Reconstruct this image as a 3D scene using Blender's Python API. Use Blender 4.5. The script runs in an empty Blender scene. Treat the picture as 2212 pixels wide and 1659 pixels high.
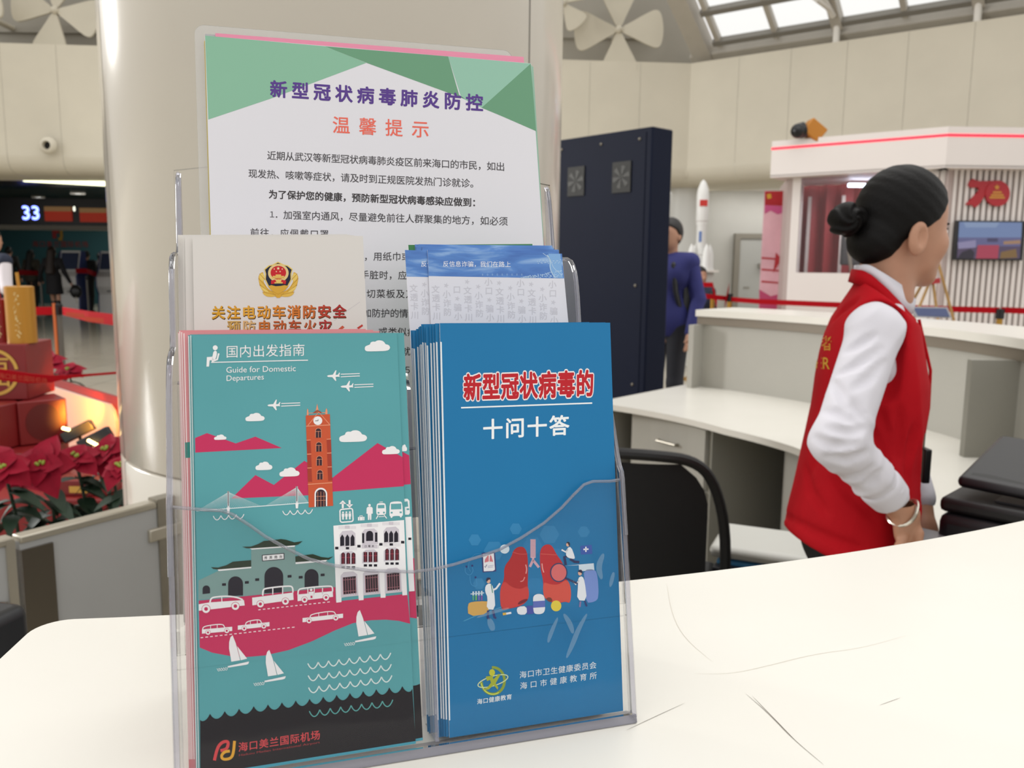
import bpy, bmesh, math, random
import numpy as np
from mathutils import Vector, Matrix
random.seed(7)
S = bpy.context.scene
COL = S.collection
# ---------------------------------------------------------------- camera
F_PX, CX, CY = 1790.0, 1106.0, 829.5
CAM = np.array([0.0, 0.0, 1.40])
_z = np.array([126.0, 12570.0, F_PX]); _z /= np.linalg.norm(_z)      # world up seen from the camera
_f = np.array([0, 0, -1.0]); _y = _f - _z * _f.dot(_z); _y /= np.linalg.norm(_y)
_x = np.cross(_y, _z)
RW = np.array([_x, _y, _z])
cam_data = bpy.data.cameras.new('camera'); cam = bpy.data.objects.new('camera', cam_data); COL.objects.link(cam)
M4 = Matrix.Identity(4)
for i in range(3):
    for j in range(3): M4[i][j] = RW[i][j]
    M4[i][3] = CAM[i]
cam.matrix_world = M4
cam_data.sensor_width = 36.0; cam_data.lens = 36.0 * F_PX / 2212.0
cam_data.clip_start = 0.02; cam_data.clip_end = 200
cam_data.dof.use_dof = True; cam_data.dof.focus_distance = 0.50; cam_data.dof.aperture_fstop = 16.0
S.camera = cam
# ---------------------------------------------------------------- world, lights, exposure
S.view_settings.view_transform = 'Standard'; S.view_settings.look = 'None'
S.view_settings.gamma = 1.0; S.view_settings.use_curve_mapping = False
S.view_settings.exposure = 0.08
W = bpy.data.worlds.new('overcast_sky'); S.world = W; W.use_nodes = True
nt = W.node_tree; nt.nodes.clear()
wo = nt.nodes.new('ShaderNodeOutputWorld'); bg = nt.nodes.new('ShaderNodeBackground')
tc = nt.nodes.new('ShaderNodeTexCoord'); sx = nt.nodes.new('ShaderNodeSeparateXYZ'); rp = nt.nodes.new('ShaderNodeValToRGB')
mr = nt.nodes.new('ShaderNodeMapRange'); mr.inputs[1].default_value = -1; mr.inputs[2].default_value = 1
nt.links.new(tc.outputs['Generated'], sx.inputs[0]); nt.links.new(sx.outputs[2], mr.inputs[0])
nt.links.new(mr.outputs[0], rp.inputs[0]); nt.links.new(rp.outputs[0], bg.inputs[0]); nt.links.new(bg.outputs[0], wo.inputs[0])
el = rp.color_ramp.elements
el[0].position = 0.35; el[0].color = (0.30, 0.28, 0.255, 1)
el[1].position = 0.62; el[1].color = (1.0, 0.985, 0.96, 1)
e3 = el.new(0.85); e3.color = (1.2, 1.18, 1.14, 1)
bg.inputs[1].default_value = 1.0

def area_light(name, loc, target, size, power, color=(1, 1, 1), size_y=None):
    l = bpy.data.lights.new(name, 'AREA'); l.energy = power; l.color = color; l.size = size
    if size_y: l.shape = 'RECTANGLE'; l.size_y = size_y
    o = bpy.data.objects.new(name, l); COL.objects.link(o); o.location = loc
    o.rotation_euler = (Vector(target) - Vector(loc)).to_track_quat('-Z', 'Y').to_euler()
    return o
area_light('skylight_daylight', (1.5, 4.0, 9.0), (0.4, 2.0, 0), 7.0, 190, (1.0, 0.98, 0.95), 7.0)
area_light('assumed_side_light', (-11.8, 7.0, 4.0), (-1.1, 2.4, 2.0), 1.3, 620, (1.0, 0.985, 0.96), 3.0)  # unseen side light assumed at left, placed for the highlight streak on the pillar

# ---------------------------------------------------------------- helpers
def ray(px, py): return RW @ np.array([px - CX, -(py - CY), -F_PX])
def at(px, py, D):
    d = ray(px, py); return CAM + d * (D / d[1])
def atz(px, py, z):
    d = ray(px, py); return CAM + d * ((z - CAM[2]) / d[2])
def lin(c):
    c = c.lstrip('#'); out = []
    for i in (0, 2, 4):
        v = int(c[i:i+2], 16) / 255.0
        out.append(v / 12.92 if v <= 0.04045 else ((v + 0.055) / 1.055) ** 2.4)
    return (*out, 1.0)
MATS = {}
def mat(name, hexc='808080', rough=0.5, metal=0.0, noise=0.0, nscale=8.0, bump=0.0, bscale=60.0, emit=None, estr=1.0, coat=0.0, spec=0.5):
    if name in MATS: return MATS[name]
    m = bpy.data.materials.new(name); m.use_nodes = True; n = m.node_tree; b = n.nodes['Principled BSDF']
    b.inputs['Base Color'].default_value = lin(hexc); b.inputs['Roughness'].default_value = rough
    b.inputs['Metallic'].default_value = metal; b.inputs['Specular IOR Level'].default_value = spec
    if coat: b.inputs['Coat Weight'].default_value = coat; b.inputs['Coat Roughness'].default_value = 0.08
    if noise or bump:
        co = n.nodes.new('ShaderNodeTexCoord')
    if noise:
        t = n.nodes.new('ShaderNodeTexNoise'); t.inputs['Scale'].default_value = nscale; t.inputs['Detail'].default_value = 5
        r = n.nodes.new('ShaderNodeValToRGB'); c = lin(hexc)
        r.color_ramp.elements[0].position = 0.3; r.color_ramp.elements[1].position = 0.7
        r.color_ramp.elements[0].color = (*[x * (1 - noise) for x in c[:3]], 1)
        r.color_ramp.elements[1].color = (*[min(1, x * (1 + noise)) for x in c[:3]], 1)
        n.links.new(co.outputs['Object'], t.inputs['Vector']); n.links.new(t.outputs['Fac'], r.inputs[0]); n.links.new(r.outputs[0], b.inputs['Base Color'])
    if bump:
        t2 = n.nodes.new('ShaderNodeTexNoise'); t2.inputs['Scale'].default_value = bscale; t2.inputs['Detail'].default_value = 4
        bp = n.nodes.new('ShaderNodeBump'); bp.inputs['Strength'].default_value = bump; bp.inputs['Distance'].default_value = 0.01
        n.links.new(co.outputs['Object'], t2.inputs['Vector']); n.links.new(t2.outputs['Fac'], bp.inputs['Height']); n.links.new(bp.outputs[0], b.inputs['Normal'])
    if emit:
        b.inputs['Emission Color'].default_value = lin(emit); b.inputs['Emission Strength'].default_value = estr
    MATS[name] = m; return m
def clear_mat(name, tint=(0.94, 0.94, 0.955), gloss=1.0, body=None, amount=0.0, rough=0.03, bump=0.0):
    if name in MATS: return MATS[name]
    m = bpy.data.materials.new(name); m.use_nodes = True; n = m.node_tree; n.nodes.clear()
    out = n.nodes.new('ShaderNodeOutputMaterial'); tr = n.nodes.new('ShaderNodeBsdfTransparent'); gl = n.nodes.new('ShaderNodeBsdfGlossy')
    tr.inputs[0].default_value = (*tint, 1); gl.inputs['Roughness'].default_value = rough
    fr = n.nodes.new('ShaderNodeFresnel'); fr.inputs[0].default_value = 1.49
    mu = n.nodes.new('ShaderNodeMath'); mu.operation = 'MULTIPLY'; mu.inputs[1].default_value = gloss
    n.links.new(fr.outputs[0], mu.inputs[0])
    mx = n.nodes.new('ShaderNodeMixShader'); n.links.new(mu.outputs[0], mx.inputs[0])
    src = tr
    if body:
        df = n.nodes.new('ShaderNodeBsdfDiffuse'); df.inputs[0].default_value = lin(body)
        m2 = n.nodes.new('ShaderNodeMixShader'); m2.inputs[0].default_value = amount
        n.links.new(tr.outputs[0], m2.inputs[1]); n.links.new(df.outputs[0], m2.inputs[2]); src = m2
    if bump:
        t = n.nodes.new('ShaderNodeTexNoise'); t.inputs['Scale'].default_value = 25; co = n.nodes.new('ShaderNodeTexCoord')
        bp = n.nodes.new('ShaderNodeBump'); bp.inputs['Strength'].default_value = bump; bp.inputs['Distance'].default_value = 0.004
        n.links.new(co.outputs['Object'], t.inputs[0]); n.links.new(t.outputs[0], bp.inputs['Height']); n.links.new(bp.outputs[0], gl.inputs['Normal'])
    n.links.new(src.outputs[0], mx.inputs[1]); n.links.new(gl.outputs[0], mx.inputs[2]); n.links.new(mx.outputs[0], out.inputs[0])
    MATS[name] = m; return m

class MB:
    """collects shapes into ONE mesh"""
    def __init__(s): s.v = []; s.f = []; s.mi = []; s.mats = []
    def idx(s, m):
        if m not in s.mats: s.mats.append(m)
        return s.mats.index(m)
    def add(s, vs, fs, m):
        o = len(s.v); i = s.idx(m); s.v += [tuple(map(float, v)) for v in vs]
        for f in fs: s.f.append([o + k for k in f]); s.mi.append(i)
        return s
    def box(s, lo, hi, m, M=None):
        x0, y0, z0 = lo; x1, y1, z1 = hi
        v = [(x0,y0,z0),(x1,y0,z0),(x1,y1,z0),(x0,y1,z0),(x0,y0,z1),(x1,y0,z1),(x1,y1,z1),(x0,y1,z1)]
        if M is not None: v = [tuple(M @ Vector(p)) for p in v]
        return s.add(v, [(0,3,2,1),(4,5,6,7),(0,1,5,4),(1,2,6,5),(2,3,7,6),(3,0,4,7)], m)
    def hexa(s, b4, t4, m):
        return s.add(list(b4) + list(t4), [(0,3,2,1),(4,5,6,7),(0,1,5,4),(1,2,6,5),(2,3,7,6),(3,0,4,7)], m)
    def bar(s, a, b, w, h, m, up=(0,0,1)):
        a, b = Vector(a), Vector(b); d = (b - a).normalized(); u = Vector(up)
        sd = d.cross(u); sd = sd.normalized() if sd.length > 1e-5 else Vector((1,0,0)); u = sd.cross(d)
        q = [(-1,-1),(1,-1),(1,1),(-1,1)]
        return s.hexa([a + sd*(i*w/2) + u*(j*h/2) for i,j in q], [b + sd*(i*w/2) + u*(j*h/2) for i,j in q], m)
    def tube(s, pts, r, m, n=10, cap=True, closed=False):
        P = [Vector(p) for p in pts]; k = len(P); rr = r if isinstance(r, (list, tuple)) else [r]*k
        vs = []; ref = None
        for i, p in enumerate(P):
            if closed: d = P[(i+1) % k] - P[i-1]
            else: d = P[min(i+1, k-1)] - P[max(i-1, 0)]
            d.normalize()
            if ref is None: ref = Vector((0,0,1)) if abs(d.z) < 0.9 else Vector((1,0,0))
            a = d.cross(ref)
            if a.length < 1e-4: a = d.orthogonal()
            a.normalize(); b = d.cross(a); ref = -b if False else a.cross(d)
            ref = -ref if ref.dot(b) < 0 and False else ref
            for j in range(n):
                t = 2*math.pi*j/n; vs.append(p + (a*math.cos(t) + b*math.sin(t))*rr[i])
        fs = []
        for i in range(k if closed else k-1):
            for j in range(n):
                A = i*n; B = ((i+1) % k)*n; fs.append((A+j, A+(j+1) % n, B+(j+1) % n, B+j))
        if cap and not closed: fs.append(tuple(range(n-1,-1,-1))); fs.append(tuple(range((k-1)*n, k*n)))
        return s.add(vs, fs, m)
    def lathe(s, prof, c, m, n=32, a0=0, a1=2*math.pi, M=None):
        full = abs(a1 - a0 - 2*math.pi) < 1e-6; cnt = n if full else n+1; vs = []
        for r, z in prof:
            for j in range(cnt):
                t = a0 + (a1-a0)*j/n; v = Vector((r*math.cos(t), r*math.sin(t), z))
                if M is not None: v = M @ v
                vs.append(v + Vector(c))
        fs = []
        for i in range(len(prof)-1):
            for j in range(n):
                j2 = (j+1) % cnt; fs.append((i*cnt+j, i*cnt+j2, (i+1)*cnt+j2, (i+1)*cnt+j))
        return s.add(vs, fs, m)
    def prism(s, poly, vec, m, side=None):
        n = len(poly); a = [Vector(p) for p in poly]; v = Vector(vec); b = [p + v for p in a]
        s.add(a + b, [tuple(range(n-1,-1,-1)), tuple(range(n, 2*n))], m)
        return s.add(a + b, [(i, (i+1) % n, n+(i+1) % n, n+i) for i in range(n)], side or m)
    def sphere(s, c, r, m, n=16, k=10, sc=(1,1,1), M=None):
        vs = []; fs = []
        for i in range(k+1):
            ph = math.pi*i/k
            for j in range(n):
                t = 2*math.pi*j/n; v = Vector((r*sc[0]*math.sin(ph)*math.cos(t), r*sc[1]*math.sin(ph)*math.sin(t), r*sc[2]*math.cos(ph)))
                if M is not None: v = M @ v
                vs.append(v + Vector(c))
        for i in range(k):
            for j in range(n): fs.append((i*n+j, (i+1)*n+j, (i+1)*n+(j+1) % n, i*n+(j+1) % n))
        return s.add(vs, fs, m)
    def build(s, name, parent=None, smooth=True, bevel=0.0, seg=2, angle=35):
        me = bpy.data.meshes.new(name); me.from_pydata(s.v, [], s.f)
        for m in s.mats: me.materials.append(m)
        me.polygons.foreach_set('material_index', s.mi); me.validate(); me.update()
        if smooth:
            me.polygons.foreach_set('use_smooth', [True]*len(me.polygons)); me.set_sharp_from_angle(angle=math.radians(angle))
        o = bpy.data.objects.new(name, me); COL.objects.link(o)
        if parent is not None:
            o.parent = parent; o.matrix_parent_inverse = parent.matrix_world.inverted() if parent.type == 'EMPTY' else Matrix()
        if bevel:
            md = o.modifiers.new('edge', 'BEVEL'); md.width = bevel; md.segments = seg; md.limit_method = 'ANGLE'; md.angle_limit = math.radians(40); md.harden_normals = False
        return o
def tag(o, label=None, cat=None, group=None, kind=None):
    if label: o['label'] = label
    if cat: o['category'] = cat
    if group: o['group'] = group
    if kind: o['kind'] = kind
    return o
def struct(o): o['kind'] = 'structure'; return o
def thing(name, label, cat, loc=(0,0,0), group=None):
    o = bpy.data.objects.new(name, None); COL.objects.link(o); o.empty_display_size = 0.1
    o.matrix_world = Matrix.Translation(Vector([float(c) for c in loc])); o.location = [float(c) for c in loc]
    return tag(o, label, cat, group)
def copy_tree(o, parent=None):
    c = o.copy(); COL.objects.link(c)
    if parent is not None: c.parent = parent
    for ch in o.children: copy_tree(ch, c)
    return c
def chaikin(p, it=2, closed=False):
    p = [tuple(q) for q in p]
    for _ in range(it):
        q = []
        n = len(p)
        rng = range(n) if closed else range(n-1)
        if not closed: q.append(p[0])
        for i in rng:
            a, b = p[i], p[(i+1) % n]
            q.append(tuple(.75*x+.25*y for x, y in zip(a, b))); q.append(tuple(.25*x+.75*y for x, y in zip(a, b)))
        if not closed: q.append(p[-1])
        p = q
    return p

# ---- implicit surfaces (distance functions meshed with surface nets) for people
def surfnet(fn, lo, hi, h):
    lo = np.array(lo); n = np.maximum(np.ceil((np.array(hi) - lo) / h).astype(int) + 1, 4)
    ax = [lo[i] + h*np.arange(n[i]) for i in range(3)]
    P = np.stack(np.meshgrid(*ax, indexing='ij'), -1).astype(np.float32)
    F = fn(P.reshape(-1, 3)).reshape(n)
    ins = F < 0
    c = [(i, j, k) for i in (0,1) for j in (0,1) for k in (0,1)]
    sl = lambda A, o: A[o[0]:n[0]-1+o[0], o[1]:n[1]-1+o[1], o[2]:n[2]-1+o[2]]
    cnt = sum(sl(ins, o).astype(np.int8) for o in c); act = (cnt > 0) & (cnt < 8)
    acc = np.zeros(act.shape + (3,), np.float32); num = np.zeros(act.shape, np.float32)
    for a in c:
        for d in range(3):
            if a[d]: continue
            b = list(a); b[d] = 1; fa, fb = sl(F, a), sl(F, b); cr = (fa < 0) != (fb < 0)
            t = np.where(cr, fa / np.where(cr, fa - fb, 1), 0)
            p = np.broadcast_to(np.array(a, np.float32), acc.shape).copy(); p[..., d] += t
            acc += p * cr[..., None]; num += cr
    I = -np.ones(act.shape, int); I[act] = np.arange(act.sum())
    g = np.argwhere(act); V = lo + h*(g + acc[act] / num[act][:, None])
    Q = []
    for d in range(3):
        e, g2 = [(1,2),(2,0),(0,1)][d]
        a = [slice(1, n[0]-1)]*3; a = [slice(1, n[i]-1) for i in range(3)]; a[d] = slice(0, n[d]-1); b = list(a); b[d] = slice(1, n[d])
        i0, i1 = ins[tuple(a)], ins[tuple(b)]; w = np.argwhere(i0 != i1)
        if not len(w): continue
        st = np.array([1,1,1]); st[d] = 0; w0 = w + st
        def cell(de, dg):
            k = w0.copy(); k[:, e] += de; k[:, g2] += dg; return I[k[:,0], k[:,1], k[:,2]]
        q = np.stack([cell(-1,-1), cell(0,-1), cell(0,0), cell(-1,0)], 1)
        fl = i0[tuple(w.T)]; q[~fl] = q[~fl][:, ::-1]; Q.append(q)
    return V, np.concatenate(Q)
def d_cone(P, a, b, ra, rb):
    a = np.asarray(a, np.float32); b = np.asarray(b, np.float32); ba = b - a
    t = np.clip(((P - a) @ ba) / max(1e-9, ba @ ba), 0, 1)
    return np.linalg.norm(P - a - t[:, None]*ba, axis=1) - (ra + (rb - ra)*t)
def d_ell(P, c, r, B=None):
    q = P - np.asarray(c, np.float32)
    if B is not None: q = q @ np.asarray(B, np.float32).T
    r = np.asarray(r, np.float32); k = np.linalg.norm(q / r, axis=1); k2 = np.linalg.norm(q / (r*r), axis=1)
    return k*(k - 1) / np.maximum(k2, 1e-6)
def smin(a, b, k=0.02):
    h = np.clip(0.5 + 0.5*(b - a)/k, 0, 1); return b + (a - b)*h - k*h*(1 - h)
def smax(a, b, k=0.01): return -smin(-a, -b, k)
def sdf_mesh(name, fn, lo, hi, h, m, parent, sm=1):
    V, Q = surfnet(fn, lo, hi, h)
    mb = MB(); mb.v = [tuple(map(float, v)) for v in V]; mb.f = [list(map(int, q)) for q in Q]; mb.mats = [m]; mb.mi = [0]*len(mb.f)
    o = mb.build(name, parent, True, angle=180)
    if sm: md = o.modifiers.new('smooth', 'SMOOTH'); md.factor = 0.5; md.iterations = 2*sm
    return o
# ================================================================ the hall
O = np.array([-0.58, 2.90]); RI = 2.36
def pol(r, deg, z): t = math.radians(deg); return (O[0] + r*math.cos(t), O[1] + r*math.sin(t), z)
beige = mat('beige_wall_panel', 'D3CCBA', 0.55, noise=0.03, nscale=1.5)
seam = mat('panel_seam', '8F8878', 0.8)
white_paint = mat('white_painted_board', 'E6E2DA', 0.45, noise=0.02, nscale=6)
grey_wall = mat('grey_wall', 'C9C8C2', 0.6, noise=0.03, nscale=2)
steel = mat('brushed_steel', '9A958A', 0.35, metal=0.8, noise=0.06, nscale=30)
alum = mat('aluminium', 'B8B2A4', 0.35, metal=0.6)
darkgrey = mat('dark_grey_plastic', '26272B', 0.4)
black = mat('black_plastic', '101013', 0.35, bump=0.05, bscale=400)
hole_shade = mat('dark_void', '0D0C0C', 0.8)

# floor: polished tiles
fm = bpy.data.materials.new('polished_floor_tile'); fm.use_nodes = True; n = fm.node_tree; b = n.nodes['Principled BSDF']
co = n.nodes.new('ShaderNodeTexCoord'); br = n.nodes.new('ShaderNodeTexBrick'); br.offset = 0; br.squash = 1
br.inputs['Color1'].default_value = lin('B9B1A0'); br.inputs['Color2'].default_value = lin('B2AA99'); br.inputs['Mortar'].default_value = lin('857D70')
br.inputs['Scale'].default_value = 1.0; br.inputs['Mortar Size'].default_value = 0.006; br.inputs['Brick Width'].default_value = 0.8; br.inputs['Row Height'].default_value = 0.8
n.links.new(co.outputs['Object'], br.inputs[0]); n.links.new(br.outputs[0], b.inputs['Base Color']); b.inputs['Roughness'].default_value = 0.12
struct(MB().box((-22, -2.5, -0.05), (14, 34, 0), fm).build('floor', smooth=False))

# panelled upper walls with a rolled lower lip
PROF = [(0.0, 5.14), (0.0, 3.26), (0.0, 3.25), (0.02, 3.14), (0.08, 3.03), (0.2, 2.96), (0.4, 2.94), (1.45, 2.94)]
def panel_wall(name, A, B, w, inward):
    A = Vector((*A, 0)); B = Vector((*B, 0)); L = (B - A).length; d = (B - A)/L; nrm = Vector((inward[0], inward[1], 0)).normalized()
    mb = MB(); k = int(round(L / w)); g = 0.002
    for i in range(k):
        a, c = i*L/k + g, (i+1)*L/k - g
        vs = []; fs = []
        for off, z in PROF:
            for t in (a, c): vs.append(A + d*t - nrm*off + Vector((0, 0, z)))
        for j in range(len(PROF)-1): fs.append((2*j, 2*j+1, 2*j+3, 2*j+2))
        mb.add(vs, fs, beige)
    q = [A - nrm*0.03, B - nrm*0.03]
    mb.add([q[0] + Vector((0,0,3.3)), q[1] + Vector((0,0,3.3)), q[1] + Vector((0,0,5.12)), q[0] + Vector((0,0,5.12))], [(0,1,2,3)], seam)
    mb.add([A + Vector((0,0,5.14)), B + Vector((0,0,5.14)), B - nrm*0.9 + Vector((0,0,5.14)), A - nrm*0.9 + Vector((0,0,5.14))], [(0,1,2,3)], beige)
    return struct(mb.build(name, smooth=True))
CNR = (3.25, 16.0)
panel_wall('wall_front', (-16.45, 14.43), CNR, 0.93, (0.08, -1))
panel_wall('wall_right', CNR, (3.25 + 0.8*9.3, 16.0 - 0.6*9.3), 0.93, (-0.6, -0.8))
# closing piece where the two rolled lips meet
nA, nB = Vector((0.08, -1, 0)).normalized(), Vector((-0.6, -0.8, 0)).normalized(); mb = MB(); vs = []
for off, z in PROF: vs += [Vector((*CNR, z)) - nA*off, Vector((*CNR, z)) - (nA + nB).normalized()*off*1.02, Vector((*CNR, z)) - nB*off]
mb.add(vs, [(3*i, 3*i+1, 3*i+4, 3*i+3) for i in range(len(PROF)-1)] + [(3*i+1, 3*i+2, 3*i+5, 3*i+4) for i in range(len(PROF)-1)], beige)
mb.tube([(CNR[0]-.002, CNR[1]+.012, 3.1), (CNR[0]-.002, CNR[1]+.012, 5.14)], 0.014, beige)
struct(mb.build('trim_corner', smooth=True))
# gable above the front wall, with its sloped rafter
gable_m = mat('gable_board', '9C978C', 0.6, noise=0.03, nscale=1.0)
gy = 16.75
g0, g1 = at(1468, 150, gy), at(1390, -30, gy)
gx2 = g1[0] - (g0[0]-g1[0])*1.6; gz2 = g1[2] + (g1[2]-g0[2])*1.6
mb = MB(); mb.prism([(-16, gy, 5.0), (g0[0]+.75, gy, 5.0), (g1[0]+.6, gy, g1[2]), (gx2+.6, gy, gz2), (-16, gy, gz2)], (0, 0.12, 0), gable_m)
for zz in (5.75,): mb.box((-16, gy-0.05, zz), (g0[0]-.45, gy, zz+0.10), gable_m)
struct(mb.build('wall_gable', smooth=False))
# recessed walls under the lip
struct(MB().box((-1.4, 17.7, 0), (9.5, 17.85, 3.6), grey_wall).build('wall_recess', smooth=False))
mb = MB().box((-1.4, 16.2, 2.99), (10.5, 17.8, 3.2), white_paint); struct(mb.build('ceiling_recess', smooth=False))
pilaster = mat('grey_round_pillar', 'D2D2CE', 0.4)
struct(MB().lathe([(0.42, 0), (0.42, 2.97)], (at(1480, 500, 16.8)[0], 16.9, 0), pilaster, 32).build('trim_round_pillar'))
area_light('recess_fill_light', (5.2, 16.9, 2.92), (5.2, 17.4, 0), 5.0, 34, (1.0, .99, .98), .5)  # unseen fill light added to brighten the recess wall
# grey door in the recess
dm = mat('grey_door_paint', 'B7B8B4', 0.5); df = mat('door_frame_grey', '8E897E', 0.5)
d0, d1 = at(1597, 520, 17.65)[0], at(1690, 520, 17.65)[0]
dr = struct(MB().box((d0, 17.58, 0), (d1, 17.66, 2.02), dm).build('door_1', smooth=False))
MB().box((d0-0.11, 17.55, 0), (d0, 17.7, 2.12), df).box((d1, 17.55, 0), (d1+.11, 17.7, 2.12), df).box((d0, 17.55, 2.02), (d1, 17.7, 2.12), df).build('door_frame', dr, smooth=False)
MB().tube([(d0+.1, 17.52, 1.0), (d0+.22, 17.52, 1.0)], 0.015, steel).build('door_handle', dr)
struct(MB().box((at(1640,500,17.6)[0], 17.5, 1.42), (9.4, 17.7, 1.5), df).build('trim_2', smooth=False))

# ---------------- skylight
frame_m = mat('skylight_frame', 'B5AFA4', 0.5, metal=0.0, noise=0.05, nscale=3)
sash_m = mat('skylight_dark_sash', '7E7A72', 0.5)
L0 = Vector((3.72, 15.9, 5.5)); LD = Vector((0.8, -0.6, 0)); UPV = Vector((-0.503, -0.671, 0.545)); NRM = LD.cross(UPV).normalized()
LEN, SLOPE = 8.4, 4.2
sk = struct(MB().box((0,0,0),(0.01,0.01,0.01), frame_m).build('window_1')); sk.data.clear_geometry()
mb = MB()
P = lambda t, s: L0 + LD*t + UPV*s
rows = [0.0, 0.70, 2.0, 3.3, SLOPE]
for s in rows: mb.bar(P(-0.1, s), P(LEN, s), 0.10, 0.12, sash_m, NRM)
for i in range(9):
    t = i*1.05; wide = i in (2, 4, 6, 8)
    mb.bar(P(t, -0.1) - NRM*0.02, P(t, SLOPE) - NRM*0.02, 0.17 if wide else 0.09, 0.20 if wide else 0.12, frame_m, NRM)
mb.bar(P(-0.35, -0.45), P(-0.35, SLOPE), 0.34, 0.30, frame_m, NRM)
mb.bar(P(-0.6, -0.30), P(LEN, -0.30), 0.30, 0.25, frame_m, NRM)
o = mb.build('window_frame', sk, smooth=False)
pane_m = clear_mat('skylight_glass', (0.98, 0.99, 0.99), 0.6, 'F4F2EC', 0.04)
pm = MB(); pm.add([P(0,0), P(LEN,0), P(LEN,SLOPE), P(0,SLOPE)], [(0,1,2,3)], pane_m)
pm.build('window_pane', sk, smooth=False)
# dark gutter under the glazing
gut = mat('gutter_dark_metal', '57534B', 0.6)
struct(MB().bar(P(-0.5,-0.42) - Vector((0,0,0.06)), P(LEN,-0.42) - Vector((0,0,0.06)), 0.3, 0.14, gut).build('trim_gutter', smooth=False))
# white truss struts under the rafters
for k, t in enumerate((2.1, 4.2, 6.3)):
    tr = thing('roof_truss', ['white steel roof truss strut nearest the corner under the skylight', 'white steel roof truss strut in the middle under the skylight', 'white steel roof truss strut above the booth under the skylight'][k], 'truss', P(t, 0), 'steel struts under the skylight')
    base = P(t, -0.2) - NRM*0.0
    hang = Vector((-0.10, -0.14, -0.42))
    MB().tube([P(t, 0.0) + Vector((0,0,-.05)), P(t, 0.0) + Vector((0,0,-0.62))], 0.055, white_paint).build('post', tr)
    MB().tube([P(t, 0.25) + hang*0.2, P(t-0.25, 2.4) + hang], 0.05, white_paint).build('lower_chord', tr)
    MB().tube([P(t, 0.2) , P(t-0.05, 1.0) + hang*1.0], 0.035, white_paint).tube([P(t, 1.6), P(t-0.08, 1.0) + hang], 0.035, white_paint).build('diagonal', tr)

# petal sculptures on the gable
petal_m = mat('petal_board', 'C9C2B0', 0.55, noise=0.02, nscale=3)
def flower(px, py, lab, r=0.84, rot=0.0, D=15.95):
    c = at(px, py, D); t = thing('petal_sculpture', lab, 'wall sculpture', c, 'four-petal sculptures on the gable')
    pet = chaikin([(0.05, -0.05), (0.30, -0.17), (0.62, -0.34), (0.82, -0.42), (0.93, -0.34), (0.985, 0.0), (0.93, 0.34), (0.82, 0.42), (0.62, 0.34), (0.30, 0.17), (0.05, 0.05)], 2, True)
    for k in range(4):
        a = math.radians(90*k + rot); ca, sa = math.cos(a), math.sin(a)
        tilt = 0.10*(-1)**k
        pts = [(c[0] + r*(x*ca - y*sa), c[1] + r*tilt*y, c[2] + r*(x*sa + y*ca)) for x, y in pet]
        MB().prism(pts, (0, 0.05, 0), petal_m).build('petal', t, smooth=False)
    MB().sphere(c, 0.07, petal_m, 16, 8).tube([c, (c[0], gy, c[2])], 0.05, petal_m).build('hub', t)
flower(118, 22, 'large four-petal board sculpture on the gable left of the pillar', 0.83, -12)
flower(1337, 64, 'large four-petal board sculpture beside the sloped rafter', 0.84, 2)
flower(1216, 6, 'four-petal board sculpture half hidden behind the top of the pillar', 0.50, 38, 15.5)
flower(-60, 20, 'four-petal board sculpture cut by the left edge of the photo', 0.55, 10, 15.5)

# round air nozzle in the left wall
c = at(106, 315, 14.98)
nz = thing('air_nozzle', 'round cream air nozzle with dark opening in the left wall panel', 'vent', c)
Mx = Matrix.Rotation(math.radians(90), 4, 'X')
MB().lathe([(0.15, 0.02), (0.145, 0.05), (0.11, 0.09), (0.075, 0.10), (0.065, 0.0)], c, beige, 32, M=Mx).build('rim', nz)
MB().lathe([(0.0, 0.03), (0.066, 0.03)], c, hole_shade, 24, M=Mx).build('opening', nz)  # dark disc stands in for the shade inside the nozzle

# ---------------- the big glossy pillar
pm_ = mat('pillar_gloss_paint', 'D8D2C6', 0.18, noise=0.012, nscale=3, coat=0.3)
RC = 0.737; CA = math.degrees(math.atan2(-O[1], -O[0]))      # direction of the camera seen from the pillar
mb = MB(); seams = [CA - 66, CA + 46, CA + 160, CA + 294]
for a, b2 in zip(seams[:-1], seams[1:]):
    for z0, z1 in ((0.0, 0.797), (0.803, 6.8)):
        prof = [(RC-0.02, z0), (RC-0.004, z0), (RC, z0+0.004), (RC, z1-0.004), (RC-0.004, z1), (RC-0.02, z1)]
        mb.lathe(prof, (*O, 0), pm_, 40, math.radians(a+0.22), math.radians(b2-0.22))
mb.lathe([(RC-0.012, 0), (RC-0.012, 6.8)], (*O, 0), mat('pillar_seam', '9C9383', 0.7), 64)
struct(mb.build('column', angle=50))

# ================================================================ ring-shaped information desk
counter_m = bpy.data.materials.new('white_solid_counter'); counter_m.use_nodes = True; n = counter_m.node_tree; b = n.nodes['Principled BSDF']
co = n.nodes.new('ShaderNodeTexCoord'); t = n.nodes.new('ShaderNodeTexNoise'); t.inputs['Scale'].default_value = 7; t.inputs['Detail'].default_value = 6
r = n.nodes.new('ShaderNodeValToRGB'); r.color_ramp.elements[0].color = lin('E4E1D8'); r.color_ramp.elements[1].color = lin('EBE8E0')
n.links.new(co.outputs['Object'], t.inputs[0]); n.links.new(t.outputs[0], r.inputs[0]); n.links.new(r.outputs[0], b.inputs['Base Color'])
b.inputs['Roughness'].default_value = 0.28
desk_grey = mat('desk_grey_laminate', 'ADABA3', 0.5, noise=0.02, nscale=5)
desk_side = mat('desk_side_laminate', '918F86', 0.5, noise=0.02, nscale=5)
def arc(r, a0, a1, n=40, rf=None): return [(rf(a0 + (a1-a0)*i/n) if rf else r, a0 + (a1-a0)*i/n) for i in range(n+1)]
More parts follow.
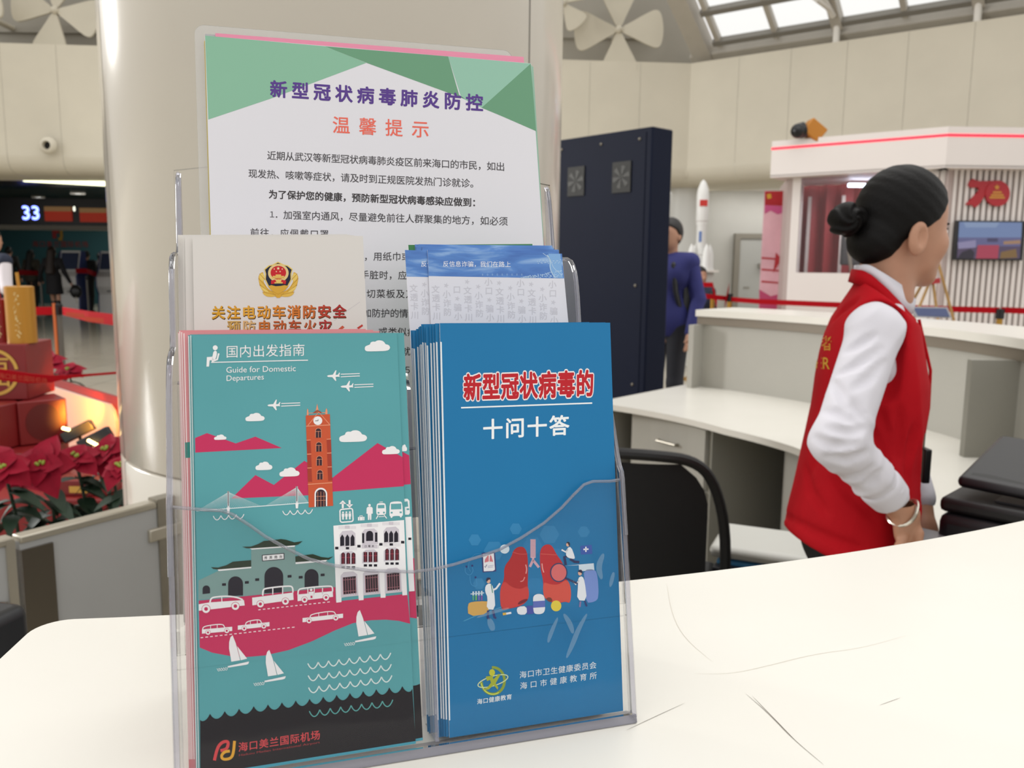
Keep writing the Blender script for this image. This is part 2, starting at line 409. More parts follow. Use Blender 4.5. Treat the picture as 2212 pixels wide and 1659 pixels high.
def ring_prism(mb, ri, ro, a0, a1, z0, z1, m, n=48, rfi=None, round_end=0.0):
    inner = [pol(r_, a, z0) for r_, a in arc(ri, a0, a1, n, rfi)]; outer = [pol(r_, a, z0) for r_, a in arc(ro, a1, a0, n)]
    if round_end:                       # rounded inner corner at the first end
        da = math.degrees(round_end/ri); seg = []
        for k in range(9):
            t = math.radians(90*k/8); seg.append(pol(ri + round_end - round_end*math.sin(t), a0 + da*(1-math.cos(t)), z0))
        inner = seg + [pol(ri, a, z0) for _, a in arc(ri, a0 + da, a1, n)][1:]
    return mb.prism([Vector(p) for p in inner + outer], (0, 0, z1 - z0), m)
dk = thing('reception_desk', 'white curved information desk ledge in the foreground carrying the leaflet holder', 'reception desk', pol(2.5, -66, 0))
mb = ring_prism(MB(), RI, 2.72, -83.9, -42, 1.117, 1.15, counter_m, 60, round_end=0.022)
mb.build('counter_top', dk, bevel=0.007, seg=3)
ring_prism(MB(), 2.41, 2.64, -83.0, -42, 0.0, 1.117, desk_grey).build('front_panel', dk, smooth=False)
wr = np.array([(-84, 1.97), (-42, 1.95), (-25, 1.76), (4.7, 1.64), (18, 1.54), (43, 1.49), (60, 1.47)])
wri = lambda a: float(np.interp(a, wr[:,0], wr[:,1]))
near_w = ring_prism(MB(), 1.97, 2.41, -103, -42, 0.715, 0.74, counter_m, 40); near_w.build('worktop', dk, bevel=0.005)
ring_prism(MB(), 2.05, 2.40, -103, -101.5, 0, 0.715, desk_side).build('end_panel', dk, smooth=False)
# scuffs: fine dark scratches in the counter
scr = mat('scratch_grey', '8F8880', 0.6); scr2 = mat('faint_scratch', 'D2CCC0', 0.5)
def scratch(pts, w, m):
    q = [Vector(atz(x, y, 1.1503)) for x, y in chaikin(pts, 2)]; L, R_ = [], []; k = len(q)-1
    for i, p in enumerate(q):
        d = (q[min(i+1, k)] - q[max(i-1, 0)]).normalized(); s_ = Vector((-d.y, d.x, 0))*(w*math.sin(math.pi*(i+.05)/(k+.1)) + w*.1)
        L.append(p - s_); R_.append(p + s_)
    mb = MB(); mb.add(L + R_, [(i+1, i, k+1+i, k+2+i) for i in range(k)], m); mb.build('scratch', dk, smooth=False)
scratch([(1611, 1498), (1665, 1545), (1712, 1595), (1780, 1652)], 0.0002, scr)
scratch([(1625, 1503), (1680, 1560), (1716, 1597)], 0.00018, scr)
scratch([(1353, 1577), (1410, 1550), (1480, 1518)], 0.00015, scr)
scratch([(1900, 1523), (1945, 1507)], 0.00013, scr)
scratch([(1500, 1455), (1580, 1455), (1650, 1440), (1760, 1412), (1860, 1400), (1960, 1372)], 0.00016, scr2)
scratch([(1440, 1260), (1452, 1330), (1480, 1380), (1540, 1430)], 0.00016, scr2)

fd = thing('reception_desk', 'far side of the curved white information desk with raised ledge behind the person in red', 'reception desk', pol(2.4, 10, 0))
ring_prism(MB(), RI-0.03, 2.78, -41.9, 47, 1.135, 1.17, counter_m, 60).build('ledge', fd, bevel=0.012, seg=3)
MB_ = ring_prism(MB(), RI, RI+0.03, -41.9, 46.5, 0.0, 1.10, desk_grey); MB_.build('back_panel', fd, smooth=True)
ring_prism(MB(), 2.62, 2.66, -41.9, 46.5, 0.0, 1.10, desk_grey).build('front_panel', fd, smooth=True)
ring_prism(MB(), RI-0.015, 2.66, -41.9, 46.8, 1.09, 1.136, mat('ledge_metal_trim', '80776A', 0.45, metal=0.2)).build('trim_strip', fd, smooth=True)
ring_prism(MB(), RI-0.10, 2.66, 46.0, 46.8, 0.74, 1.09, desk_grey).build('end_panel', fd, smooth=False)
ring_prism(MB(), 0, RI, -41.9, 48.5, 0.715, 0.742, counter_m, 60, rfi=wri).build('worktop', fd, bevel=0.006)
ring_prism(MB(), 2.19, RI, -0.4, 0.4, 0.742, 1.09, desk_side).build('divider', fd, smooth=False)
ring_prism(MB(), 1.56, RI, 46.5, 47.8, 0.0, 0.715, desk_grey).build('end_panel', fd, smooth=False)
ring_prism(MB(), 2.05, 2.08, -40, 20.5, 0.0, 0.715, desk_side).build('modesty_panel', fd, smooth=False)
# drawer pedestal under the worktop
ped = thing('drawer_pedestal', 'grey drawer pedestal with chrome handles under the far worktop', 'cabinet', pol(1.8, 35, 0))
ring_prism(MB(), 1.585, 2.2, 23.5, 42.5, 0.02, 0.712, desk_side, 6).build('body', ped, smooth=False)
for k, (z0, z1) in enumerate(((0.43, 0.70), (0.03, 0.42))):
    d_ = ring_prism(MB(), 1.565, 1.583, 24.4, 42, z0, z1, desk_grey, 4).build('drawer', ped, smooth=False)
    h0, h1 = pol(1.545, 31, z1-0.10), pol(1.545, 35.5, z1-0.10)
    MB().tube([pol(1.566, 31, z1-0.10), h0, h1, pol(1.566, 35.5, z1-0.10)], 0.006, steel).build('handle', d_)
# white vented unit under the worktop beside the person
vu = thing('ventilated_cabinet', 'grey cabinet with a column of dark vent slots under the far worktop', 'cabinet', pol(1.9, 12, 0))
ring_prism(MB(), 1.83, 2.03, 3, 17.6, 0.02, 0.70, desk_grey, 4).build('body', vu, smooth=False)
mb = MB(); vs_ = mat('vent_slot', '6B6C68', 0.6)
for k in range(9): ring_prism(mb, 1.826, 1.835, 6.0, 8.6, 0.20 + 0.055*k, 0.235 + 0.055*k, vs_, 2)
mb.build('vent_slots', vu, smooth=False)

# ---------------- gate between the pillar and the desk
gp = mat('gate_grey_panel', 'A7A8A8', 0.4, noise=0.03, nscale=4)
ga, gb = Vector((*atz(330, 1085, 0.75)[:2], 0)), Vector((*atz(34, 1160, 0.75)[:2], 0)); gd = (gb - ga).normalized()
gt = thing('swing_gate', 'low grey swing gate with steel edges hinged beside the pillar', 'gate', ga)
gn = Vector((-gd.y, gd.x, 0))
gL = (gb - ga).length
MB().bar(ga + Vector((0,0,.39)), gb + Vector((0,0,.39)), 0.03, 0.70, gp).build('panel', gt, smooth=False)
MB().bar(ga + Vector((0,0,.745)), gb + gd*0.0 + Vector((0,0,.745)), 0.04, 0.018, alum).build('top_rail', gt, bevel=0.004)
pw = gd*0.055
MB().bar(ga - pw + Vector((0,0,.38)), ga + Vector((0,0,.38)), 0.042, 0.76, steel).build('hinge_post', gt, smooth=False)
kick = mat('dark_steel', '6E675C', 0.3, metal=0.7)
MB().bar(gb - gd*0.075 + Vector((0,0,.37)), gb + Vector((0,0,.37)), 0.044, 0.70, kick).build('end_plate', gt, smooth=False)
MB().bar(ga - pw*1.6 + Vector((0,0,.665)) - gn*0.0, ga + gd*0.03 + Vector((0,0,.665)), 0.056, 0.035, alum).build('hinge', gt, bevel=0.004)
g2 = thing('gate_panel', 'grey gate panel with a latch bolt at the left edge of the photo', 'gate', gb)
e0 = gb + gd*0.012; e1 = gb + gd*0.75
MB().bar(e0 + Vector((0,0,.38)), e1 + Vector((0,0,.38)), 0.03, 0.72, gp).build('panel', g2, smooth=False)
MB().bar(e0 + Vector((0,0,.748)), e1 + Vector((0,0,.748)), 0.04, 0.018, alum).build('top_rail', g2, bevel=0.004)
MB().bar(e0 + Vector((0,0,.38)), e0 + gd*0.02 + Vector((0,0,.38)), 0.042, 0.74, alum).build('edge_post', g2, smooth=False)
lp = e0 + gd*0.05 + Vector((0,0,.58)) + gn*0.025
if (Vector((0,0,0)) - lp).dot(gn) < 0: lp -= gn*0.05
MB().tube([lp, lp + gd*0.08], 0.008, steel).box(tuple(lp + Vector((-.015,-.015,-.03))), tuple(lp + Vector((.015,.015,.03))), steel).build('latch', g2)
# ================================================================ leaflet holder and printed matter
PSI, LAM = math.radians(17), math.radians(11)
HU = np.array([math.cos(PSI), math.sin(PSI), 0]); HN = np.array([-math.sin(PSI), math.cos(PSI), 0]); HZ = np.array([0, 0, 1.0])
HV = HN*math.sin(LAM) + HZ*math.cos(LAM); HB = HN*math.cos(LAM) - HZ*math.sin(LAM)      # HB points into the back
Z0 = 1.155
def plane_st(px, a):
    px = np.asarray(px, float).reshape(-1, 2); X0 = HN*a + HZ*Z0
    d = np.stack([px[:,0]-CX, -(px[:,1]-CY), np.full(len(px), -F_PX)], 1) @ RW.T
    k = ((X0 - CAM) @ HB) / (d @ HB); P = CAM + d*k[:,None]
    return np.stack([P @ HU, (P - X0) @ HV], 1)
def frame(a, s=0.0, t=0.0):
    o = HN*a + HZ*Z0 + HU*s + HV*t; M = Matrix.Identity(4)
    for i in range(3): M[i][0], M[i][1], M[i][2], M[i][3] = HU[i], HB[i], HV[i], o[i]
    return M
# glyphs of the built-in font
_tc = bpy.data.curves.new('glyph', 'FONT'); _to = bpy.data.objects.new('glyph', _tc); COL.objects.link(_to); _tc.resolution_u = 3
GL = {}
def copies(off): return 1 if off <= 0 else 1 + (12 if off > 0.05 else (8 if off > 0.012 else 4))
def glyph(txt, off=0.0):
    """outline faces of a text; off thickens the strokes by laying shifted copies of the glyph over each other"""
    k = (txt, off)
    if k not in GL:
        if off <= 0:
            _tc.body = txt; _tc.size = 1.0
            dg = bpy.context.evaluated_depsgraph_get(); me = bpy.data.meshes.new_from_object(_to.evaluated_get(dg))
            V = np.array([v.co[:2] for v in me.vertices]).reshape(-1, 2); Fc = [list(p.vertices) for p in me.polygons]
            bpy.data.meshes.remove(me); GL[k] = (V, Fc)
        else:
            V0, F0 = glyph(txt); n = 12 if off > 0.05 else (8 if off > 0.012 else 4); Vs = [V0]; Fs = list(F0)
            for i in range(n):
                t = 2*math.pi*(i+.5)/n; o = len(V0)*(i+1); Vs.append(V0 + off*np.array([math.cos(t), math.sin(t)])); Fs += [[o + j for j in f] for f in F0]
            GL[k] = (np.concatenate(Vs) if len(V0) else V0, Fs)
    return GL[k]
_g, _ = glyph('国'); GC = (_g.min(0) + _g.max(0))/2; GH = (_g.max(0) - _g.min(0))[1]
def ink(hexc, rough=0.45): return mat('ink_' + hexc.lower(), hexc, rough, spec=.25)
EPS = 0.00004
class Sheet:
    def __init__(s, a, quad, face, th=0.0008, side='F0EEEA', st=False):
        s.a = a; Q = np.array(quad, float) if st else plane_st(quad, a)      # TL TR BR BL
        s.o = Q[3].copy(); s.mb = MB(); s.ox = s.oy = 0.0; s.sc = 1.0
        q = Q - s.o; s.q = q
        f = [(x, 0, z) for x, z in q]; k = [(x, th, z) for x, z in q]
        s.mb.add(f, [(3, 2, 1, 0)], face); s.mb.add(f + k, [(0,1,5,4), (1,2,6,5), (2,3,7,6), (3,0,4,7)], mat('paper_edge_' + side.lower(), side, 0.8)); s.mb.add(k, [(0,1,2,3)], face)
        s.layer = 1
    def view(s, ox, oy, sc): s.ox, s.oy, s.sc = ox, oy, sc; return s
    def loc(s, P, layer=None):
        P = np.asarray(P, float).reshape(-1, 2)/s.sc + (s.ox, s.oy); L = plane_st(P, s.a) - s.o; y = -EPS*(layer or s.layer)
        return [(x, y, z) for x, z in L]
    def poly(s, P, c, layer=None, m=None):
        P = np.asarray(P, float); A = np.sum(P[:,0]*np.roll(P[:,1],-1) - np.roll(P[:,0],-1)*P[:,1])
        if A > 0: P = P[::-1]
        s.mb.add(s.loc(P, layer), [tuple(range(len(P)))], m or ink(c)); return s
    def rect(s, x0, y0, x1, y1, c, layer=None, skew=0.0):
        return s.poly([(x0, y0), (x1, y0 + skew*(x1-x0)), (x1, y1 + skew*(x1-x0)), (x0, y1)], c, layer)
    def ell(s, cx, cy, rx, ry, c, layer=None, n=28, a0=0, a1=360, rot=0):
        r = math.radians(rot); P = []
        for i in range(n + (0 if a1-a0 == 360 else 1)):
            t = math.radians(a0 + (a1-a0)*i/n); x, y = rx*math.cos(t), ry*math.sin(t); P.append((cx + x*math.cos(r) - y*math.sin(r), cy + x*math.sin(r) + y*math.cos(r)))
        return s.poly(P, c, layer)
    def line(s, P, w, c, layer=None, closed=False):
        P = np.asarray(P, float); n = len(P); d = np.zeros_like(P)
        for i in range(n):
            a = P[i-1] if (i or closed) else P[0]; b = P[(i+1) % n] if (i < n-1 or closed) else P[-1]; t = b - a; d[i] = t/max(1e-9, np.hypot(*t))
        nn = np.stack([-d[:,1], d[:,0]], 1)*w/2; A, B = P + nn, P - nn
        V = s.loc(np.concatenate([A, B]), layer); k = n if closed else n-1
        s.mb.add(V, [((i+1) % n, i, n+i, n+(i+1) % n) for i in range(k)], ink(c)); return s
    def ring(s, cx, cy, rx, ry, w, c, layer=None, a0=0, a1=360, rot=0, n=30):
        r = math.radians(rot); P = []
        full = a1-a0 == 360
        for i in range(n + (0 if full else 1)):
            t = math.radians(a0 + (a1-a0)*i/n); x, y = rx*math.cos(t), ry*math.sin(t); P.append((cx + x*math.cos(r) - y*math.sin(r), cy + x*math.sin(r) + y*math.cos(r)))
        return s.line(P, w, c, layer, full)
    def put(s, V, Fc, c, layer, m=None, off=0.0):
        L = s.loc(V, layer); n0 = len(V)//copies(off)
        if off > 0: L = [(p[0], p[1] + 2.6e-6*(i//n0), p[2]) for i, p in enumerate(L)]      # overlapping strokes must not coincide
        s.mb.add(L, [tuple(f) for f in Fc], m or ink(c))
    def cjk(s, txt, p0, p1, h, c, layer=None, bold=0.0, wide=1.0, cols=None):
        """glyph cells evenly spread: p0 / p1 are the centres of the first and last cell"""
        p0, p1 = np.array(p0, float), np.array(p1, float); n = len(txt); ex = p1 - p0
        ex = ex/np.hypot(*ex) if n > 1 else np.array([1.0, 0]); ey = np.array([ex[1], -ex[0]]); ey = np.array([0.0, -1.0])
        for i, ch in enumerate(txt):
            if ch == ' ': continue
            V, Fc = glyph(ch, bold)
            if not len(V): continue
            ce = p0 + (p1 - p0)*(i/max(1, n-1)); q = (V - GC)*(h/GH)
            s.put(ce + q[:, :1]*wide*ex + q[:, 1:]*ey, Fc, cols[i] if cols else c, layer, None, bold)
        return s
    def latin(s, txt, p0, p1, h, c, layer=None, bold=0.0, slant=0.0):
        """baseline from p0 to p1, h = cap height"""
        V, Fc = glyph(txt, bold); H = glyph('H')[0]; ch = H[:,1].max(); x0, x1 = V[:,0].min(), V[:,0].max()
        p0, p1 = np.array(p0, float), np.array(p1, float)
        u = (V[:,:1] - x0)/(x1 - x0); y = V[:,1:]*(h/ch)
        s.put(p0 + u*(p1 - p0) + y*np.array([slant, -1.0]), Fc, c, layer, None, bold); return s
    def done(s, name, label, cat, group=None):
        o = s.mb.build(name, None, False); o.matrix_world = frame(s.a, *s.o); tag(o, label, cat, group); return o

# ---------------------------------------------------------------- clear holder
acr = clear_mat('clear_acrylic', (0.996, 0.996, 0.997), 0.28, None, 0, 0.04, bump=0.15)
acr_edge = clear_mat('acrylic_edge', (0.74, 0.74, 0.80), 1.3, 'C4C3D2', 0.30, 0.06)
acr_rim = clear_mat('acrylic_rim', (0.90, 0.90, 0.92), 1.2, 'D6D6DE', 0.18, 0.05)
AF = 0.3945
hroot = thing('leaflet_holder', 'clear acrylic tiered leaflet holder standing on the white desk', 'leaflet holder', (0, 0, 0))
hroot.matrix_world = frame(AF)
XL, XR = -0.0425, 0.1905
def wcurve(px_pts, a, dt):
    L = plane_st(px_pts, a); return [(x, z + dt) for x, z in L]
CUR = wcurve([(378,1100),(440,1106),(479,1108),(501.6,1115.7),(540,1140),(572,1163),(623,1191),(669,1213),(724,1227),(800,1238),(894,1240),(938,1234),(982,1224),(1040,1206),(1080,1192),(1128,1166),(1177,1134),(1214,1102),(1241,1073),(1263,1051),(1282,1044),(1319,1043.5),(1334,1041)], AF-0.005, 0)
def clear_sheet(name, outline, y0, y1, rimw=None, rim=True):
    """outline in (x, z); a plate between depths y0 and y1 whose narrow faces are the denser edge"""
    o = MB().prism([(x, y0, z) for x, z in outline], (0, y1-y0, 0), acr, acr_edge).build(name, None, False); o.parent = hroot; return o
def child(mb, name, smooth=True, bevel=0):
    o = mb.build(name, None, smooth, bevel=bevel); o.parent = hroot; return o
def front_wall(name, y, z_off, zb):
    top = [(max(XL, min(XR, x)), z + z_off) for x, z in CUR]; top[0] = (XL, top[0][1]); top[-1] = (XR, top[-1][1])
    o = clear_sheet(name, [(XL, zb)] + top + [(XR, zb)], y-0.0025, y)
    rim = MB().tube([(x, y-0.00125, z) for x, z in top], 0.0008, acr_rim, 8); r_ = rim.build('rim', None); r_.parent = o
front_wall('front_panel', -0.0025, 0.0, -0.001)
front_wall('middle_panel', 0.0385, 0.062, 0.05)
# back panel with an arched top
bt = [(XL-0.004, 0.325)] + [(XL-0.004 + (XR-XL+0.008)*i/16, 0.325 + 0.012*math.sin(math.pi*i/16)) for i in range(17)]
clear_sheet('back_panel', [(XL-0.004, 0.0)] + bt[1:] + [(XR+0.004, 0.0)], 0.097, 0.0995)
# stepped side walls
prof = [(-0.005, -0.002), (-0.005, 0.131), (0.000, 0.138), (0.004, 0.160), (0.010, 0.190), (0.018, 0.204), (0.030, 0.209), (0.0365, 0.212), (0.037, 0.245), (0.041, 0.257), (0.050, 0.264), (0.070, 0.268), (0.088, 0.272), (0.0905, 0.30), (0.093, 0.318), (0.0995, 0.325), (0.0995, -0.018)]
prof = chaikin(prof, 1)
for x0, x1, g in ((XL-0.0025, XL, -1), (XR, XR+0.0025, 1)):
    lean = lambda y: float(np.interp(y, [0.0, 0.036, 0.060, 0.095], [0, -0.0052, -0.0035, 0])) if g > 0 else 0.0
    mbw = MB().prism([(x0, y, z) for y, z in prof], (x1-x0, 0, 0), acr, acr_edge); mbw.v = [(x + lean(y)*min(1, max(0, z/.18)), y, z) for x, y, z in mbw.v]
    o = mbw.build('side_wall', None, False); o.parent = hroot
    r_ = MB().tube([(x0 + (x1-x0)/2 + g*0.0006 + lean(y)*min(1, max(0, z/.18)), y, z) for y, z in prof[2:-3]], 0.0012, acr_rim, 8).build('rim', None); r_.parent = o
# rounded upright corners of the front pocket
for x in (XL-0.0006, XR+0.0006):
    child(MB().tube([(x, -0.0045, -0.002), (x, -0.0045, 0.05), (x, -0.0045, 0.130)], 0.0024, acr, 10), 'corner_bead')
# scratches and glare painted as pale streaks on the outside of the front panel
glare_scuff = clear_mat('glare_scuff_film', (0.97, 0.98, 0.98), 0.6, 'CFE6EE', 0.13, 0.3)
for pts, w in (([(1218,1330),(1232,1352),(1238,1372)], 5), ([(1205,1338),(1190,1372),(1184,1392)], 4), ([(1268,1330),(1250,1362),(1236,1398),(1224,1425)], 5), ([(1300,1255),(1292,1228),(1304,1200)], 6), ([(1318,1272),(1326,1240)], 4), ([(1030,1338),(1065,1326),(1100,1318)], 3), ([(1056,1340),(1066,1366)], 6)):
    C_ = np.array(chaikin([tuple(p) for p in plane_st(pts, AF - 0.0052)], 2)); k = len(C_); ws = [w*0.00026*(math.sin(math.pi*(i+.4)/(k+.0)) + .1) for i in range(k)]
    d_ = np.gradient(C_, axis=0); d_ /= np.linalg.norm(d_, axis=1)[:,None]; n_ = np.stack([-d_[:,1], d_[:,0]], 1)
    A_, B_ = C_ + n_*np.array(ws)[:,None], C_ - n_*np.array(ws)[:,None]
    child(MB().add([(x, -0.00512, z) for x, z in np.concatenate([A_, B_])], [(i+1, i, k+i, k+i+1) for i in range(k-1)], glare_scuff), 'glare_scuff', False)
# base plate, stepped floors, divider
base = MB().prism([(XL-0.0025, -0.0055, -0.0055), (XR+0.0025, -0.0055, -0.0055), (XR+0.0025, 0.094, -0.0235), (XL-0.0025, 0.094, -0.0235)], (0, 0.0005, 0.0045), acr_edge)
child(base, 'base_plate', False)
child(MB().box((XL, 0.0, 0.052), (XR, 0.001, 0.0525), acr).box((XL, 0.040, 0.050), (XR, 0.082, 0.0525), acr), 'middle_floor', False)
child(MB().box((XL, 0.084, 0.085), (XR, 0.097, 0.0875), acr), 'back_floor', False)
child(MB().prism([(0.0805, y, z) for y, z in ((-0.002, 0.0), (-0.002, 0.066), (0.002, 0.074), (0.034, 0.078), (0.034, 0.0))], (0.002, 0, 0), acr, acr_edge), 'divider', False)
child(MB().prism([(0.0805, y, z) for y, z in ((0.041, 0.055), (0.041, 0.185), (0.05, 0.195), (0.080, 0.20), (0.080, 0.06))], (0.002, 0, 0), acr, acr_edge), 'divider', False)

# ---------------------------------------------------------------- back tier: notice sheets
A4 = 0.486
paper_w = mat('coated_paper_white', 'E4E3EA', 0.45); GREEN_D = '6F9F80'; GREEN_L = '97C0AB'; GREEN_M = '84AF98'
sh = Sheet(A4, [(442.7, 77), (1147, 137), (1173.6, 527), (455.5, 509)], paper_w, 0.0003)
# lengthen the sheet to its foot, hidden by the front tiers
def stretch(sh, foot):
    for i in (2, 3):
        top = sh.q[1] if i == 2 else sh.q[0]; d = sh.q[i] - top; sh.q[i] = top + d*((foot - sh.o[1] - top[1])/d[1])
    q = sh.q; y = [sh.mb.v[j][1] for j in range(len(sh.mb.v))]
    for j in range(len(sh.mb.v)): sh.mb.v[j] = (q[j % 4][0], y[j], q[j % 4][1])
stretch(sh, 0.0885)
sh.view(360, 30, 2.5136)
sh.poly([(209,118),(860,176),(1085,266),(690,414),(560,462),(226,574)], '8DBFA4', 1)
sh.poly([(860,176),(1528,231),(1588,440),(1620,462),(1085,266),(1085,265)], '6EA080', 1)
sh.poly([(1528,231),(1977,270),(1710,510),(1600,456)], '98C6B2', 1)
sh.poly([(1977,270),(2006,637),(1830,560),(1710,510)], '6EA080', 1)
sh.cjk('新型冠状病毒肺炎防控', (608,411), (1671,484), 84, '5B3E90', 3, bold=0.03)
sh.cjk('温馨提示', (948,606), (1378,628), 86, 'F0705F', 3, bold=0.012)
TXT = '4A474B'
sh.cjk('近期从武汉等新型冠状病毒肺炎疫区前来海口的市民，如出', (570,770), (1812,830), 44.5, TXT, 3, bold=0.006)
sh.cjk('现发热、咳嗽等症状，请及时到正规医院发热门诊就诊。', (468,868), (1672,922), 44.5, TXT, 3, bold=0.006)
sh.cjk('为了保护您的健康，预防新型冠状病毒感染应做到：', (578,981), (1682,1026), 44, '3F3B3E', 3, bold=0.022)
sh.cjk('１', (572,1089), (573,1089), 38, TXT, 3); sh.ell(597, 1103, 4, 4, TXT, 3)
sh.cjk('加强室内通风，尽量避免前往人群聚集的地方，如必须', (658,1093), (1828,1127), 44.5, TXT, 3, bold=0.006)
sh.cjk('前往，应佩戴口罩。', (478,1189), (910,1199), 44.5, TXT, 3, bold=0.006)
sh.cjk('，用纸巾或', (1095,1318), (1300,1318), 44, TXT, 3, bold=0.006)
sh.cjk('手脏时，应洗', (1075,1418), (1332,1421), 44, TXT, 3, bold=0.006)
sh.cjk('切菜板及刀', (1110,1520), (1322,1521), 44, TXT, 3, bold=0.006)
sh.cjk('加防护的情', (1088,1625), (1287,1627), 44, TXT, 3, bold=0.006)
sh.view(360, 490, 3.95)
sh.cjk('或类似症', (1845,897), (2092,899), 70, TXT, 3, bold=0.006)
sh.cjk('就', (2040,1063), (2041,1063), 70, TXT, 3, bold=0.006)
sh.cjk('１２３８５', (1895,1220), (2055,1222), 66, TXT, 3)
notice = sh.done('notice_sheet', 'white notice sheet with green geometric top and purple and coral headings in the back pocket', 'notice')
for k, (dx, dz, c_) in enumerate(((0.0008, -0.0008, GREEN_L), (0.0015, -0.0018, '9DC6B4'))):
    s2 = Sheet(A4 + 0.0006*(k+1), [(470+4*k, 84), (1149.5+2.5*k, 141+3*k), (1174.2+.6*k, 527), (480, 520)], mat('ink_green_light', c_, 0.45), 0.0003); stretch(s2, 0.0885)
    s2.done('notice_sheet', ['green-topped notice copy just behind the front notice sheet, showing a thin right edge', 'green-topped notice copy second behind the front notice sheet, showing a thin right edge'][k], 'notice')
ys = Sheet(A4 + 0.0022, [(441, 88), (520, 95), (520, 520), (453, 509)], mat('yellow_paper', 'D9C878', 0.5), 0.0003); stretch(ys, 0.0885)
ys.done('paper_sheet', 'yellow paper sheet behind the notice, showing only a sliver at its left edge', 'paper')
pk = Sheet(A4 + 0.0032, [(465, 71.5), (1131, 123), (1176, 527), (490, 509)], mat('pink_paper', 'EE93B0', 0.5), 0.0003); stretch(pk, 0.0885)
pk.done('paper_sheet', 'pink paper sheet showing along the top edge behind the green and white notice', 'paper')
film = clear_mat('laminating_film', (0.95, 0.95, 0.95), 1.8, 'F2F0EC', 0.24, 0.10, bump=0.9)
Lq = plane_st([(419.7, 52), (1106, 109.6)], A4 + 0.0045)
r = 0.006; x0, z1a = Lq[0]; x1, z1b = Lq[1]
ol = [(x0 + r - r*math.cos(math.radians(a)), z1a - r + r*math.sin(math.radians(a))) for a in range(0, 91, 15)] + [(x1 - r + r*math.sin(math.radians(a)), z1b - r + r*math.cos(math.radians(a))) for a in range(0, 91, 15)] + [(x1, 0.0885), (x0, 0.0885)]
pouch = thing('laminated_sheet', 'laminated sheet with clear rounded border standing behind the notice', 'laminated sheet', (0,0,0)); pouch.matrix_world = frame(A4 + 0.0045)
o = MB().prism([(x, 0, z) for x, z in ol], (0, 0.0004, 0), film, acr_rim).build('film', None, False); o.parent = pouch
o = MB().box((x0+0.006, 0.0001, 0.0885), (x1-0.004, 0.0003, z1a-0.0055), paper_w).build('insert', None, False); o.parent = pouch

# ---------------------------------------------------------------- middle tier, left: fire-safety leaflets
AM = 0.436
lf_w = mat('leaflet_warm_white', 'DEDAD5', 0.4)
sh = Sheet(AM, [(415.7, 511.5), (784, 509.7), (793, 710), (419.5, 710)], lf_w, 0.0008); stretch(sh, 0.054)
sh.view(360, 490, 3.95)
G1, G2, G3 = 'D9A93A', 'E9CB6A', 'B07E1E'
for sg in (-1, 1):                                   # leafy wreath
    X = lambda P: [(953 + sg*(953 - x), y) for x, y in P]
    sh.poly(X(chaikin([(953,560),(880,545),(835,490),(815,430),(830,385),(800,392),(782,425),(786,470),(800,520),(830,560),(890,590),(953,600)], 2, True)), G1, 1)
    for k, P in enumerate(([(792,400),(830,395),(838,450),(815,470),(790,440)], [(783,440),(812,455),(845,505),(830,520),(795,495)], [(792,495),(830,510),(875,550),(860,560),(812,540)], [(815,555),(860,552),(930,580),(920,598),(860,598),(828,580)])):
        sh.poly(X(chaikin(P, 2, True)), G2 if k % 2 == 0 else 'E0B850', 2 + k % 2)
        sh.line(X([P[0], P[2]]), 3, G3, 4)
    sh.poly(X([(953,552),(920,545),(905,560),(940,606),(953,606)]), G1, 4)
shield = [(832,362),(870,330),(905,322),(950,298),(998,322),(1035,330),(1075,362),(1064,400),(1066,450),(1030,520),(950,572),(872,520),(838,450),(842,400)]
sh.poly(shield, G2, 5); ctr = np.array([952, 430]); sh.poly([tuple(ctr + (np.array(p) - ctr)*0.93) for p in shield], '1F2238', 6)
sh.poly([(866,505),(895,498),(930,508),(975,505),(1005,498),(1040,505),(1012,540),(952,575),(890,540)], G1, 7)
sh.ell(953, 395, 88, 78, 'E3C98C', 8); sh.ell(953, 392, 66, 58, 'C8202A', 9)
def star(sh, cx, cy, r, c, layer, rot=0):
    P = []
    for i in range(10):
        rr = r if i % 2 == 0 else r*0.4; t = math.radians(-90 + 36*i + rot); P.append((cx + rr*math.cos(t), cy + rr*math.sin(t)))
    sh.poly(P, c, layer)
star(sh, 952, 356, 15, 'F3E4B0', 10)
for x, y in ((918, 361), (986, 361), (936, 383), (968, 383)): star(sh, x, y, 8, 'F3E4B0', 10)
sh.rect(930, 408, 976, 418, G2, 10); sh.rect(905, 420, 1002, 430, G2, 10); sh.rect(895, 433, 1012, 441, G2, 10)
sh.poly([(890,460),(920,452),(950,462),(985,452),(1020,460),(1015,490),(960,480),(890,490)], 'C8202A', 10); sh.ell(955, 462, 24, 14, G2, 11); sh.rect(920, 474, 990, 484, G2, 11)
gold = ['D9A22C','DDA02A','E0A636','DE9A30','DC8A2C','D87A2C','CC6A2A','BA402A','AC2A28']
T = '关注电动车消防安全'
sh.cjk(T, (445,740), (1478,730), 104, '5A3A10', 1, bold=0.03, wide=1.02)
sh.cjk(T, (441,733), (1474,723), 102, G1, 2, bold=0.026, wide=1.02, cols=gold)
T2 = '预防电动车火灾'; gold2 = ['CFA75A','D8B27A','C8702A','C4602C','B9502A','C06038','B03030']
sh.cjk(T2, (577,862), (1357,857), 102, '5A3A10', 1, bold=0.024, wide=1.02)
sh.cjk(T2, (573,856), (1353,850), 100, G1, 2, bold=0.022, wide=1.02, cols=gold2)
sh.poly([(1455,880),(1500,842),(1518,858),(1490,882)], 'C95B40', 2); sh.poly([(1622,862),(1668,832),(1676,846),(1640,872)], 'C23A30', 2)
sh.line([(1430,800),(1520,730),(1650,640)], 5, 'CFCBCB', 1)
